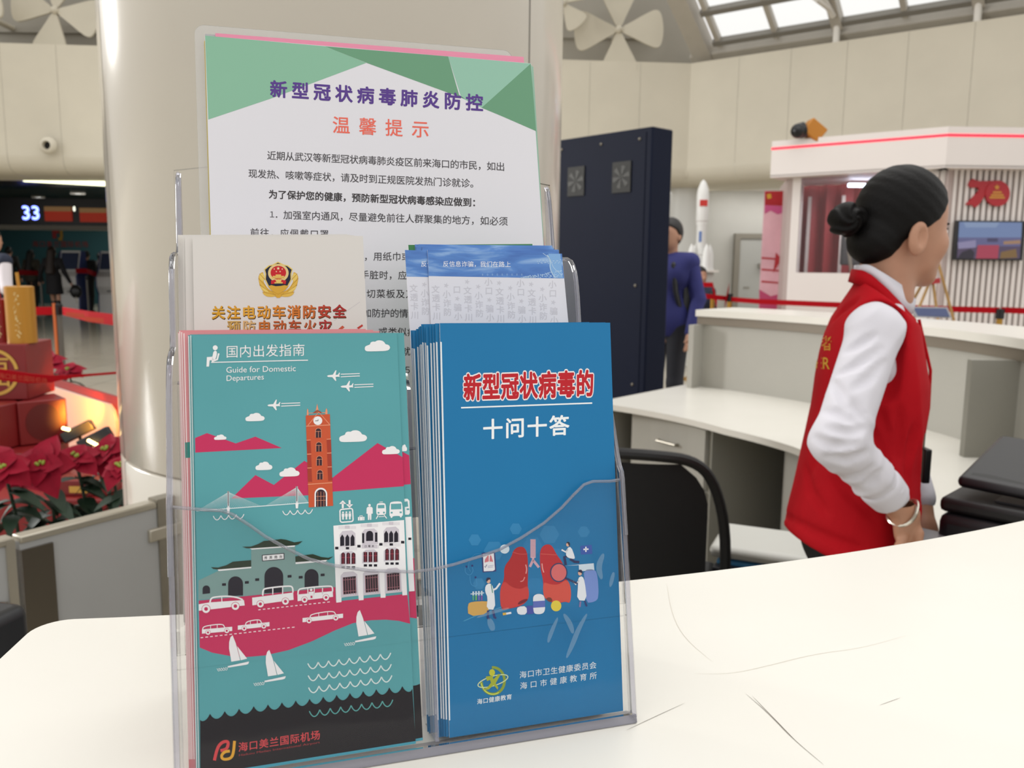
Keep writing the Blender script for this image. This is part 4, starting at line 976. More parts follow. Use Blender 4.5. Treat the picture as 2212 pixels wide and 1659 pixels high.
# lungs
R1, R2, R3 = 'B52A2C', 'C23036', 'CF4440'
lung = chaikin([(1000,880),(1020,810),(1070,778),(1120,788),(1145,850),(1150,1000),(1145,1130),(1160,1215),(1140,1265),(1080,1310),(960,1335),(912,1345),(900,1230),(905,1140),(940,1070),(935,960)], 2, True)
sh.poly(lung, R1, 3); sh.poly(chaikin([(905,1140),(940,1080),(1000,1140),(1090,1160),(1148,1120),(1160,1215),(1140,1262),(1080,1305),(912,1342),(900,1230)], 2, True), R3, 4)
sh.line(chaikin([(1012,830),(1080,850),(1145,845)], 2), 4, 'D9605A', 5); sh.line(chaikin([(1128,940),(1138,980),(1130,1020)], 2), 9, 'E9A9A4', 5); sh.line(chaikin([(1120,1050),(1105,1085),(1080,1090)], 2), 9, 'E08F8A', 5)
sh.poly(chaikin([(1060,1300),(1140,1265),(1148,1240),(1100,1250),(1060,1275)], 1, True), '7C2430', 5)
l2 = chaikin([(1252,850),(1265,790),(1310,758),(1360,768),(1400,850),(1440,900),(1470,960),(1480,1060),(1520,1110),(1532,1200),(1520,1285),(1480,1265),(1400,1290),(1300,1250),(1280,1180),(1285,1080),(1258,980)], 2, True)
sh.poly(l2, R2, 3); sh.poly(chaikin([(1285,1090),(1340,1115),(1420,1120),(1485,1070),(1520,1110),(1532,1200),(1520,1283),(1480,1262),(1400,1285),(1300,1248),(1280,1180)], 2, True), 'D9574A', 4)
sh.line(chaikin([(1262,845),(1330,850),(1400,855)], 2), 4, 'DD7060', 5); sh.line(chaikin([(1272,930),(1276,975),(1288,1010)], 2), 9, 'E9A9A4', 5)
sh.poly(chaikin([(1300,1240),(1345,1225),(1370,1260),(1340,1275)], 1, True), '7C3A30', 5)
sh.rect(1170, 716, 1216, 880, 'DDB7C3', 4)
for k in range(13): sh.line([(1172,724+12*k),(1214,724+12*k)], 4, 'B98A9C', 5)
sh.line([(1193,880),(1193,900),(1165,960)], 22, 'D3ABBA', 4); sh.line([(1193,900),(1245,965)], 22, 'D3ABBA', 4)
sh.ell(1420, 1010, 70, 78, 'DD7070', 6); sh.ring(1420, 1010, 72, 80, 10, '34406A', 7); sh.line([(1478,1058),(1585,1108)], 18, '34406A', 7)
# little figures (clinic staff in white coats)
sh.poly(chaikin([(800,1105),(830,1115),(850,1180),(860,1340),(780,1335),(792,1230),(768,1180),(770,1130)], 1, True), 'EDF2F6', 6); sh.line([(840,1165),(868,1150),(900,1105)], 16, 'EDF2F6', 6)
sh.ell(798, 1085, 17, 20, 'E7B9A0', 7); sh.poly(chaikin([(776,1078),(785,1055),(815,1055),(818,1070),(795,1075),(785,1095)], 1, True), '2B2B4A', 8)
sh.line([(796,1345),(792,1415),(812,1418)], 20, '33407A', 6); sh.line([(838,1342),(852,1408),(868,1412)], 20, '33407A', 6); sh.line([(822,1115),(835,1190)], 8, '5C9C8C', 7)
sh.poly(chaikin([(1590,1055),(1630,1040),(1650,1090),(1670,1260),(1580,1255),(1590,1130)], 1, True), 'EDF2F6', 7); sh.line([(1600,1080),(1570,1115),(1545,1085)], 14, 'EDF2F6', 7)
sh.ell(1607, 1015, 17, 21, 'E7B9A0', 8); sh.poly(chaikin([(1590,1000),(1605,982),(1628,990),(1630,1025),(1615,1010),(1595,1005)], 1, True), '2B2B4A', 9)
sh.line([(1612,1265),(1606,1315)], 15, '8D7AA8', 6); sh.line([(1650,1260),(1668,1310)], 16, '33407A', 6)
sh.poly(chaikin([(1495,790),(1530,782),(1562,870),(1560,892),(1500,880),(1480,850)], 1, True), 'EDF2F6', 7); sh.line([(1500,805),(1480,828),(1445,808)], 14, 'EDF2F6', 7)
sh.ell(1500, 762, 15, 18, 'E7B9A0', 8); sh.poly(chaikin([(1485,752),(1498,736),(1518,745),(1518,778),(1506,770),(1500,750)], 1, True), '2B2B3A', 9)
sh.line([(1500,870),(1470,870),(1482,945)], 22, '2F3560', 6); sh.line([(1520,890),(1560,915),(1602,918)], 22, '2F3560', 6)
# clipboard, kit, test tubes, pills, bottle
sh.poly([(738,838),(856,826),(868,1000),(748,1010)], '3B3F7A', 4); sh.poly([(750,850),(846,840),(856,985),(838,996),(757,1000)], 'F2F3F7', 5)
sh.poly([(790,862),(800,858),(802,912),(764,922),(768,895)], 'DE8088', 6); sh.poly([(812,858),(822,860),(840,915),(808,912)], 'DE8088', 6); sh.line([(762,955),(770,966),(784,940)], 5, '3B3F7A', 6); sh.line([(792,955),(845,945)], 4, 'A8A8C8', 6); sh.line([(793,966),(840,960)], 4, 'A8A8C8', 6)
sh.line(chaikin([(595,960),(590,1010),(635,1040),(665,1000),(655,960)], 2), 6, '3F92C6', 4); sh.line(chaikin([(635,1040),(640,1120),(700,1140),(690,1060)], 2), 6, '3F92C6', 4)
for x, y in ((604,958),(655,950),(684,1053)): sh.ell(x, y, 9, 10, '2B3A78', 5)
sh.poly(chaikin([(614,1290),(650,1268),(780,1262),(800,1275),(800,1375),(620,1400)], 1, True), 'D9AC5E', 5); sh.line([(640,1200),(760,1190)], 8, 'CFE0EA', 5)
for k, c in enumerate(('55A88C','6CB46A','7A6BB8','8058A8')): x = 664 + 25*k; sh.rect(x-7, 1178-2*k, x+7, 1215, 'CFE0EA', 4); sh.rect(x-7, 1212, x+7, 1256, c, 6)
sh.poly(chaikin([(1046,1345),(1060,1312),(1135,1306),(1140,1380),(1065,1385)], 1, True), 'E9EDF2', 5); sh.poly([(1135,1306),(1195,1302),(1198,1374),(1140,1380)], '4A55A8', 5)
sh.poly(chaikin([(1192,1260),(1195,1215),(1240,1195),(1290,1210),(1298,1260),(1300,1350),(1270,1378),(1210,1378),(1195,1350)], 2, True), 'E9EDF2', 6); sh.poly([(1192,1265),(1298,1258),(1299,1315),(1194,1322)], '6272BE', 7)
sh.ell(1397, 1305, 46, 48, 'E8D24A', 6); sh.line([(925,1378),(955,1374)], 22, 'D8B24A', 6); sh.line([(955,1374),(1000,1366)], 18, 'E9EDF2', 6)
sh.poly([(1480,950),(1730,928),(1735,990),(1600,1000),(1598,945)], 'D8E6F0', 4); sh.poly(chaikin([(1640,985),(1740,980),(1765,1040),(1775,1230),(1740,1270),(1660,1280),(1650,1100)], 1, True), '7C96D6', 4)
sh.poly([(x, y) for x, y in ((1612,775),(1712,765),(1718,845),(1616,852))], '3F5FB0', 3); sh.line([(1660,782),(1660,828)], 13, 'F2F4F8', 5); sh.line([(1638,806),(1684,803)], 13, 'F2F4F8', 5)
sh.line(chaikin([(580,1440),(680,1395),(850,1340),(980,1290)], 2), 8, '4A9CC6', 3)
# foot: emblem and issuers
sh.view(860, 1300, 4.096)
sh.view(0, 0, 1.0); sh.poly([(951.2,738),(954.2,739),(972.6,1556),(969.8,1556)], 'EAF0F4', 1); sh.view(860, 1300, 4.096)
for a0, a1, w in ((-95, 175, 24),): sh.ring(838, 698, 103, 118, w, '8FA23A', 3, a0, a1); sh.ring(838, 698, 104, 119, 8, 'D9E36A', 4, 60, 170)
sh.ring(838, 700, 138, 42, 9, 'CFE0B0', 5, 0, 360, -17)
sh.ell(830, 625, 26, 30, 'C8C83A', 6)
sh.poly([(775,660),(835,652),(842,685),(890,635),(905,645),(862,720),(885,755),(880,778),(845,735),(800,775),(745,780),(790,755),(820,715),(812,690),(785,700)], 'A8B23A', 6)
sh.cjk('海口健康教育', (722,882), (982,842), 44, 'E6EEF2', 3, bold=0.016)
sh.cjk('海口市卫生健康委员会', (1105,645), (1723,562), 58, 'E2ECF2', 3, bold=0.006)
sh.cjk('海口市健康教育所', (1110,742), (1726,655), 58, 'E2ECF2', 3, bold=0.006)
front_blue = sh.done('question_brochure', 'front blue question-and-answer brochure with red lungs and red and white characters', 'brochure')
# the stack behind it
q = Sheet(AF, [(950,698),(1318,697),(1346,1535.5),(971,1594)], blue_m, 0.0010, '2B6F9E'); q.poly([(951.2,738),(954.4,739),(972.8,1556),(969.8,1556)], 'E4EAEE', 1)
proto = q.done('question_brochure', 'blue brochure stacked behind the front blue one, only its left edge showing', 'brochure', 'blue brochures stacked behind the front one')
M0 = proto.matrix_world.copy(); rs = random.Random(11)
for i in range(11):
    o = proto if i == 0 else proto.copy()
    if i: COL.objects.link(o)
    k = i + 1
    dx = -0.0011*k - 0.0006*rs.random() if i < 3 else -0.0022 - 0.00055*k - 0.0008*rs.random(); dz = rs.uniform(-0.0012, 0.0012) - (0.0012 if i > 8 else 0)
    rot = 0.0012*k + rs.uniform(-0.002, 0.002)
    o.matrix_world = M0 @ Matrix.Translation((dx, 0.0014*k, dz)) @ Matrix.Rotation(-rot, 4, 'Y') @ Matrix.Rotation(-0.0035*k, 4, 'X')


# ================================================================ left background: check-in hall
def glyph_obj(mb, txt, o, ux, uz, h, m, bold=0.0, gap=1.1, off=(0, 0, 0)):
    """characters on a vertical plane: o = centre of the first, ux/uz unit axes, h = glyph height"""
    o = np.array(o, float); ux, uz = np.array(ux, float), np.array(uz, float)
    for i, ch in enumerate(txt):
        V, Fc = glyph(ch, bold)
        if len(V): mb.add([tuple(o + ux*(h*gap*i) + ux*p[0] + uz*p[1] + np.array(off)) for p in (V - GC)*(h/GH)], Fc, m)
    return mb
hall_dark = mat('hall_ceiling_brown', '4B433A', 0.25)
struct(MB().box((-19, 16.1, 3.45), (-1.5, 30, 3.55), hall_dark).build('ceiling_hall', smooth=False))
struct(MB().box((-19, 28.0, 0), (-1.5, 28.1, 3.5), mat('teal_backdrop', '1E4A50', 0.6, noise=0.08, nscale=0.6)).build('wall_back', smooth=False))
struct(MB().box((-19.1, 15, 0), (-19, 28.1, 3.5), mat('hall_side_dark', '3A3630', 0.6)).build('wall_left', smooth=False))
struct(MB().box((-1.6, 16.2, 0), (-1.5, 28.1, 3.5), mat('hall_side_dark')).build('wall_partition', smooth=False))
lamp_m = mat('cove_light', 'F4F4D8', 0.5, emit='F4F5D0', estr=2.2)
a, b_ = at(50, 392, 16.4), at(245, 397, 16.4)
cl = tag(MB().prism([(a[0], 16.4, a[2]+.03), (b_[0], 16.4, b_[2]+.07), (b_[0], 16.4, b_[2]-.05), (a[0], 16.4, a[2]-.0)], (0, 0.05, 0), lamp_m).build('cove_light', smooth=False), 'bright yellowish cove light strip under the left wall lip beside the pillar', 'light')
for k, (x, y) in enumerate(((83, 426), (168, 418))):
    c = atz(x, y, 3.44); dl = thing('downlight', ['round ceiling downlight above the number 33 board', 'round ceiling downlight above the orange screens, nearer the pillar'][k], 'light', c)
    MB().lathe([(0.0, 0), (0.16, 0)], c, mat('downlight_glow', 'FFFFFF', 0.5, emit='FFFFFF', estr=4), 20).build('lens', dl)
    MB().lathe([(0.16, 0.0), (0.20, -0.02), (0.21, 0.01)], c, white_paint, 20).build('trim_ring', dl)
D = 24.0
x0, x1 = at(-80, 460, D)[0], at(330, 460, D)[0]; zt, zb = at(60, 428, D)[2], at(60, 487, D)[2]
sg = thing('counter_signboard', 'long black check-in signboard with the number 33 and two red screens', 'signboard', ((x0+x1)/2, D, zb))
MB().box((x0, D, zb), (x1, D+0.3, zt), mat('sign_black', '0A0A0C', 0.3)).build('board', sg, smooth=False)
MB().box((x0, D-0.25, zb-0.12), (x1, D+0.3, zb), mat('sign_lip', '8A867C', 0.4)).build('lower_lip', sg, smooth=False)
num = mat('sign_number', 'C9D2FF', 0.5, emit='A9B8FF', estr=.9)
mb = MB(); c = at(52, 459, D-0.02); V, Fc = glyph('33', 0.02); Lh = V[:,1].max()
mb.add([(c[0] - 0.08 + (p[0])*0.54, D-0.02, c[2] - 0.19 + p[1]*0.38/Lh) for p in V], Fc, num); mb.build('number', sg, smooth=False)
V, Fc = glyph('0', 0.02); c = at(158, 452, D-0.02); MB().add([(c[0] + p[0]*0.12, D-0.02, c[2] - 0.05 + p[1]*0.13/Lh) for p in V], Fc, mat('sign_white', 'E8E8E0', 0.5, emit='E8E8E0', estr=0.8)).build('number', sg, smooth=False)
for px0, px1, y0, y1 in ((95, 156, 446, 478), (171, 231, 449, 480)):
    p, q = at(px0, y0, D-0.03), at(px1, y1, D-0.03)
    scn = MB().box((p[0], D-0.03, q[2]), (q[0], D, p[2]), mat('screen_red', '8E2A16', 0.4, emit='A62A14', estr=0.35)).build('screen', sg, smooth=False)
    MB().box((p[0], D-0.035, p[2]-0.13), (q[0], D-0.03, p[2]), mat('screen_header', 'A08058', 0.4, emit='9A7448', estr=0.25)).build('screen_header', scn, smooth=False)
lg = thing('wall_lettering', 'dark red airport name lettering with logo on the teal check-in backdrop', 'lettering', at(128, 527, 27.97))
mb = MB(); c = at(76, 527, 27.97); glyph_obj(mb, '海口美兰国际机场', (c[0], 27.97, c[2]), (1, 0, 0), (0, 0, 1), 0.19, mat('letter_red', '7A2020', 0.5), 0.0, 1.25); mb.build('characters', lg, smooth=False)
c = at(124, 505, 27.96); MB().box((c[0]-.17, 27.96, c[2]-.15), (c[0]-.05, 27.98, c[2]+.2), mat('letter_red')).box((c[0]-.05, 27.96, c[2]+.02), (c[0]+.05, 27.98, c[2]+.2), mat('letter_red')).build('logo_mark', lg, smooth=False)
MB().box((c[0]+.02, 27.955, c[2]-.22), (c[0]+.15, 27.975, c[2]-.12), mat('logo_gold', '8A6A20', 0.5)).box((c[0]+.09, 27.955, c[2]-.12), (c[0]+.17, 27.975, c[2]+.16), mat('logo_gold')).build('logo_mark', lg, smooth=False)
area_light('check_in_ceiling_lamp', (-11.0, 25.0, 3.4), (-11.0, 25.2, 0), 5.0, 150, (1.0, .96, .88), 2.0)
# self-service check-in machines
kw, kb = mat('machine_white', 'D9D8D6', 0.35), mat('machine_blue', '28346E', 0.4)
def machine(px, D, lab):
    c = at(px, 620, D); c[2] = 0; t = thing('check_in_machine', lab, 'check-in machine', c, 'self-service check-in machines')
    y = D; side = [(y, 0), (y+0.55, 0), (y+0.5, 1.1), (y+0.45, 1.66), (y+0.28, 1.68), (y+0.10, 1.15), (y-0.05, 1.02), (y-0.05, 0.75), (y+0.05, 0.55), (y+0.02, 0.3)]
    MB().prism([(c[0]-0.25, a, z) for a, z in side], (0.50, 0, 0), kw).build('body', t, smooth=False)
    for sx in (-0.285, 0.25): MB().prism([(c[0]+sx, a*1.0, z) for a, z in side], (0.035, 0, 0), kb).build('side_panel', t, smooth=False)
    MB().prism([(c[0]-0.22, y+0.105, 1.20), (c[0]+0.22, y+0.105, 1.20), (c[0]+0.22, y+0.255, 1.62), (c[0]-0.22, y+0.255, 1.62)], (0, -0.02, 0.006), mat('machine_screen', '39425E', 0.15)).build('screen', t, smooth=False)
    MB().box((c[0]-0.02, y+0.0, 0.62), (c[0]+0.12, y+0.03, 0.68), darkgrey).build('slot', t, smooth=False)
machine(146, 21.5, 'white self-service check-in machine behind the person in the black dress')
machine(232, 22.0, 'white and blue self-service check-in machine beside the pillar edge')
# barrier posts and belts
belt_m = mat('belt_red', 'A30C18', 0.75, spec=.1, bump=0.1, bscale=200); gold_post = mat('brass_post', 'B48A3C', 0.3, metal=0.7); rust = mat('orange_stripe', 'C4622A', 0.5)
def post(px, py_top, zt, lab, m, grp, stripe=None, r=0.03, D=None):
    c = atz(px, py_top, zt) if D is None else at(px, py_top, D); t = thing('barrier_post', lab, 'barrier post', (c[0], c[1], 0), grp)
    MB().lathe([(0, 0), (0.17, 0), (0.17, 0.02), (0.05, 0.045), (r, 0.06)], (c[0], c[1], 0), m, 24).build('base', t)
    MB().tube([(c[0], c[1], 0.05), (c[0], c[1], zt - 0.09)], r, m, 14).build('pole', t)
    MB().tube([(c[0], c[1], zt - 0.10), (c[0], c[1], zt)], r*1.35, black, 14).build('head', t)
    if stripe: MB().box((c[0]-r*1.0, c[1]-r*1.5, 0.3), (c[0]-r*0.25, c[1]-r*0.95, zt+.01), stripe).build('stripe', t, smooth=False)
    return c
def belt(pts, h, lab, grp=None, m=None):
    top = [Vector(p) for p in pts]; mb = MB(); n = len(top); th = Vector((0, 0.004, 0))
    hs = h if isinstance(h, list) else [h]*n
    v = [p for p in top] + [p - Vector((0,0,hs[i])) for i, p in enumerate(top)] + [p + th for p in top] + [p + th - Vector((0,0,hs[i])) for i, p in enumerate(top)]
    f = []
    for i in range(n-1): f += [(i, n+i, n+i+1, i+1), (2*n+i, 2*n+i+1, 3*n+i+1, 3*n+i), (i, i+1, 2*n+i+1, 2*n+i), (n+i, 3*n+i, 3*n+i+1, n+i+1)]
    mb.add(v, f, m or belt_m); return tag(mb.build('barrier_belt', smooth=False), lab, 'barrier belt', grp)
c1 = post(125, 657, 1.0, 'steel barrier post with orange stripe and black head behind the red gift boxes', mat('satin_steel', '6E6A64', 0.35, metal=0.6), None, rust)
Lf = (c1[0]-2.6, c1[1]-.25, 0.985)
bl = belt([Lf, (c1[0]-1.0, c1[1]-.05, 0.955), (c1[0]-.05, c1[1]-.01, 0.975)], 0.075, 'red barrier belt running left from the orange-striped post', 'red belts of the left barrier')
rgt = at(290, 684, 5.2)
br_ = belt([(c1[0]+.05, c1[1]-.02, 0.975), tuple(at(190, 672, 5.85)), tuple(rgt)], 0.075, 'red barrier belt with faint gold print running right from the orange-striped post', 'red belts of the left barrier')
mb = MB(); gt_m = mat('belt_gold_print', 'B03E22', 0.6)
for k, (x, y) in enumerate(((165, 680), (206, 690))): p = at(x, y, 5.72 - .2*k); mb.add([(p[0]-.06, p[1]-.02, p[2]+.02), (p[0]-.06, p[1]-.02, p[2]-.01), (p[0]+.08, p[1]-.05, p[2]-.02), (p[0]+.08, p[1]-.05, p[2]+.01)], [(0,1,2,3)], gt_m); mb.build('print', br_, smooth=False); mb = MB()
lowb = belt([tuple(at(x, y, 3.45)) for x, y in ((-60, 786), (0, 797), (60, 806), (110, 811), (150, 810), (200, 807), (275, 801))], [0.05, 0.048, 0.044, 0.03, 0.014, 0.01, 0.01], 'red barrier belt twisted thin in front of the gold-patterned red gift boxes')
mb = MB(); c = at(4, 812, 3.44); glyph_obj(mb, '海口美兰国际机场', c, (1, 0, -0.11), (0.11, 0, 1), 0.022, gt_m, 0.0, 1.15); mb.build('print', lowb, smooth=False)
for k, (px, D) in enumerate(((38, 20.5), (186, 21.0), (86, 21.5))):
    post(px, 578, 1.05, ['thin steel barrier post in the check-in queue left of the long-haired person', 'thin steel barrier post between the two check-in machines', 'thin steel barrier post by the raised hand of the person in black'][k], mat('satin_steel'), 'steel posts of the check-in queue', D=D)
belt([at(40, 583, 20.5), at(84, 585, 21.5)], 0.12, 'red belt of the check-in queue left of the person in the black dress', 'red belts of the check-in queue')
belt([at(163, 580, 21.5), at(187, 580, 21.0), at(208, 588, 22)], 0.12, 'red belt of the check-in queue between the two machines', 'red belts of the check-in queue')

# ---------------- festive display: gift boxes, lanterns, light board, plants
redbox = mat('gift_box_red', '7E1A1C', 0.4, noise=0.06, nscale=6); goldp = mat('gold_foil', 'D2A752', 0.35, metal=0.5); brown = mat('round_patch_dark_red', '5E1414', 0.4)
plat = tag(MB().box((-4.4, 3.55, 0), (-1.75, 4.9, 0.36), mat('platform_red', '8A1E20', 0.5)).build('display_platform', bevel=0.01), 'low red platform under the stacked gift boxes', 'platform')
def emblem(t, c, ux, r, m, name='emblem', n_off=0.004):
    c = np.array(c, float); ux = np.array(ux, float); nn = np.array([ux[1], -ux[0], 0]); uz = np.array([0, 0, 1.0]); mb = MB()
    for a0, a1 in ((8, 82), (98, 172), (188, 262), (278, 352)):
        P = []
        for a in np.linspace(a0, a1, 10): P.append(c + nn*n_off + (ux*math.cos(math.radians(a)) + uz*math.sin(math.radians(a)))*r)
        Q = [c + nn*n_off + (p - c - nn*n_off)*0.86 for p in P]; k = len(P)
        mb.add(P + Q, [(i, i+1, k+i+1, k+i) for i in range(k-1)], m)
    V, Fc = glyph('福'); q = (V - GC)/GH*r*1.22; mb.add([tuple(c + nn*(n_off+.001) + ux*p[0] + uz*p[1]) for p in q], Fc, m)
    return mb.build(name, t, smooth=False)
def gift(cpx, D, w, h, zb, rot, lab, em):
    c = at(cpx, 900, D); c[2] = zb; t = thing('gift_box', lab, 'gift box', c, 'red gift boxes on the platform'); M = Matrix.Translation(Vector(c)) @ Matrix.Rotation(math.radians(rot), 4, 'Z')
    MB().box((-w/2, -w/2, 0), (w/2, w/2, h), redbox, M).build('box', t, bevel=0.006)
    R3 = np.array(M.to_3x3())
    for face, col in em:
        ang = {'f': 0, 'r': 90}[face]; ux = R3 @ np.array([math.cos(math.radians(ang)), math.sin(math.radians(ang)), 0]); nn = np.array([ux[1], -ux[0], 0])
        cc = np.array(c) + nn*w/2 + np.array([0, 0, h/2])
        if col == 'gold': emblem(t, cc, ux, min(w, h)*0.42, goldp)
        else: MB().add([tuple(cc + nn*0.003 + ux*math.cos(a)*w*.36 + np.array([0,0,1])*math.sin(a)*h*.42) for a in np.linspace(0, 2*math.pi, 24, False)], [tuple(range(24))], brown).build('emblem', t, smooth=False)
    return c
gift(28, 4.15, 0.30, 0.275, 0.725, 6, 'large red gift box with gold round emblem carrying the cylinders, top of its stack', [('f', 'gold')])
gift(82, 4.10, 0.215, 0.215, 0.508, 42, 'red gift box set cornerwise with a gold emblem on its right face', [('f', 'dark'), ('r', 'gold')])
gift(-10, 3.95, 0.20, 0.215, 0.508, -8, 'red gift box at the left edge below the large one, gold emblem cut off', [('f', 'gold')])
gift(45, 3.95, 0.30, 0.14, 0.365, 4, 'low red gift box at the bottom of the stack behind the poinsettias', [('f', 'gold')])
for px, D, r, h, m_, lab in ((51, 4.1, 0.066, 0.275, mat('gold_lantern', 'C08A34', 0.35, metal=0.4), 'gold cylinder with embossed characters standing on the large red gift box'), (8, 4.15, 0.048, 0.21, mat('red_lantern', '8E1614', 0.35), 'dark red cylinder with gold pattern beside the gold cylinder')):
    c = at(px, 760, D); c[2] = 1.0; t = thing('festive_cylinder', lab, 'decoration', c)
    MB().lathe([(0, 0), (r, 0), (r, h), (r*.85, h+.004), (0, h+.004)], c, m_, 32).build('drum', t)
    MB().tube([(c[0], c[1], c[2]+h), (c[0]-.005, c[1], c[2]+h+.07)], 0.008, m_).build('wick', t)
    mb = MB(); rs = random.Random(5)
    for k in range(26):                                   # embossed, unreadable brush marks
        z0_ = h*(.10 + .82*(k/26)); a0_ = -math.pi/2 + .25 + rs.uniform(-.16, .16); dz, da = rs.choice(((.012, .02), (.004, .14), (.010, .08))); rr2 = r + .002
        q = [(a0_, z0_), (a0_ + da, z0_ + .002), (a0_ + da, z0_ + dz), (a0_, z0_ + dz)]
        mb.add([(c[0] + rr2*math.cos(t_), c[1] + rr2*math.sin(t_), c[2] + z_) for t_, z_ in q], [(0, 1, 2, 3)], mat('pale_gold', 'EBD9A0', 0.3, metal=0.4))
    mb.build('embossing', t, smooth=False)
# pale rounded board lit by two floodlights
pa, pb = at(90, 850, 4.75), at(247, 880, 4.30); dv = Vector((pb[0]-pa[0], pb[1]-pa[1], 0)); Lb = dv.length; dv.normalize()
lb = thing('light_board', 'pale rounded board glowing orange under the floodlights behind the gift boxes', 'display board', (pa[0], pa[1], 0.36))
zt0, zt1 = at(95, 829, 4.75)[2], at(225, 868, 4.36)[2]
ol = [(0, 0.36), (Lb, 0.36)] + [(Lb, zt1-.09), (Lb-.02, zt1-.04), (Lb-.06, zt1-.01)] + [(0, zt0)]
n_ = Vector((dv.y, -dv.x, 0))
MB().prism([Vector((pa[0], pa[1], 0)) + dv*s + Vector((0,0,z)) for s, z in ol], -n_*0.02, mat('board_cream', 'E8D2C4', 0.5)).build('board', lb, smooth=False)
MB().prism([Vector((pa[0], pa[1], 0)) - n_*0.022 + dv*s + Vector((0,0,z + (.03 if z > .5 else 0))) for s, z in [(0,.36),(Lb+.02,.36),(Lb+.02,zt1+.0),(0,zt0+.01)]], -n_*0.02, mat('board_red_back', '8A2222', 0.5)).build('backing', lb, smooth=False)
tag(MB().box((pb[0]+.03, pb[1]+.62, 0.0), (pb[0]+.55, pb[1]+.8, at(255, 858, 4.3)[2]), mat('screen_dark_red', '6E1518', 0.5)).build('display_wall', bevel=.01), 'dark red display wall between the pale board and the pillar', 'display board')
bulb = mat('led_bulb', 'FFE6A8', 0.4, emit='FFD98A', estr=9)
for k, (px, py, D, lab, nb) in enumerate(((168, 936, 4.05, 'black floodlight bar with three lit bulbs in front of the pale board', 3), (205, 952, 3.85, 'black floodlight with four lit bulbs near the pillar above the poinsettias', 4))):
    c = at(px, py, D); t = thing('floodlight', lab, 'lamp', c)
    Mz = Matrix.Translation(Vector(c)) @ Matrix.Rotation(math.radians(-28), 4, 'Y') @ Matrix.Rotation(math.radians(20), 4, 'Z')
    MB().box((-0.07, -0.03, -0.02), (0.08, 0.05, 0.035), darkgrey, Mz).build('housing', t, bevel=0.006)
    MB().tube([Mz @ Vector((0.0, 0, -0.02)), (c[0], c[1]+.05, 0.37)], 0.008, darkgrey).build('stand', t)
    mb = MB()
    for j in range(nb):
        p = at((137 if k == 0 else 192) + 5.5*j, (925 if k == 0 else 952) + (1.5 if k == 0 else 3)*j, D-.07); MB().sphere(p, 0.008, bulb, 8, 6).build('bulb', t)
    l = bpy.data.lights.new('floodlight_beam', 'SPOT'); l.energy = 17; l.color = (1.0, 0.40, 0.04); l.spot_size = math.radians(75); l.spot_blend = 0.7; l.shadow_soft_size = 0.03
    lo = bpy.data.objects.new('floodlight_beam', l); COL.objects.link(lo); s_ = Vector(c) + Vector((-.02, .10, 0.05)); lo.location = s_; lo.rotation_euler = ((Vector(pa) + dv*Lb*.42 + Vector((0,0,.02))) - s_).to_track_quat('-Z', 'Y').to_euler()
# parcel with yellow band
c = at(160, 1062, 3.6); t = thing('gift_parcel', 'red parcel with a gold band half hidden behind the poinsettias', 'gift box', (c[0], c[1], 0.36))
MB().box((c[0]-.10, c[1], 0.36), (c[0]+.16, c[1]+.12, c[2]+.05), redbox).build('box', t, bevel=.005); MB().box((c[0]-.02, c[1]-.003, c[2]-.005), (c[0]+.08, c[1], c[2]+.025), goldp).build('band', t, smooth=False)
# poinsettias
bract = mat('poinsettia_red', '900A28', 0.7, noise=0.15, nscale=20, spec=.2); leafm = mat('poinsettia_leaf', '1C3422', 0.6, noise=0.2, nscale=15); potm = mat('terracotta', '7A3A26', 0.7, noise=.1, nscale=10); eye_m = mat('flower_eye', '8FA03A', 0.6)
def blade(mb, base, d, up, L, w, droop, m):
    d = Vector(d).normalized(); up = Vector(up).normalized(); s = d.cross(up).normalized(); up = s.cross(d).normalized(); n = 6; vs = []
    W_ = [0.12, 0.72, 1.0, 0.98, 0.78, 0.42, 0.03]
    for i in range(n+1):
        t = i/n; p = Vector(base) + d*L*t - up*droop*L*t*t; vs += [p - s*w*W_[i]*.5 + up*.12*w*W_[i], p - up*0.02*w, p + s*w*W_[i]*.5 + up*.12*w*W_[i]]
    f = []
    for i in range(n): a = 3*i; f += [(a, a+1, a+4, a+3), (a+1, a+2, a+5, a+4)]
    mb.add(vs, f, m)
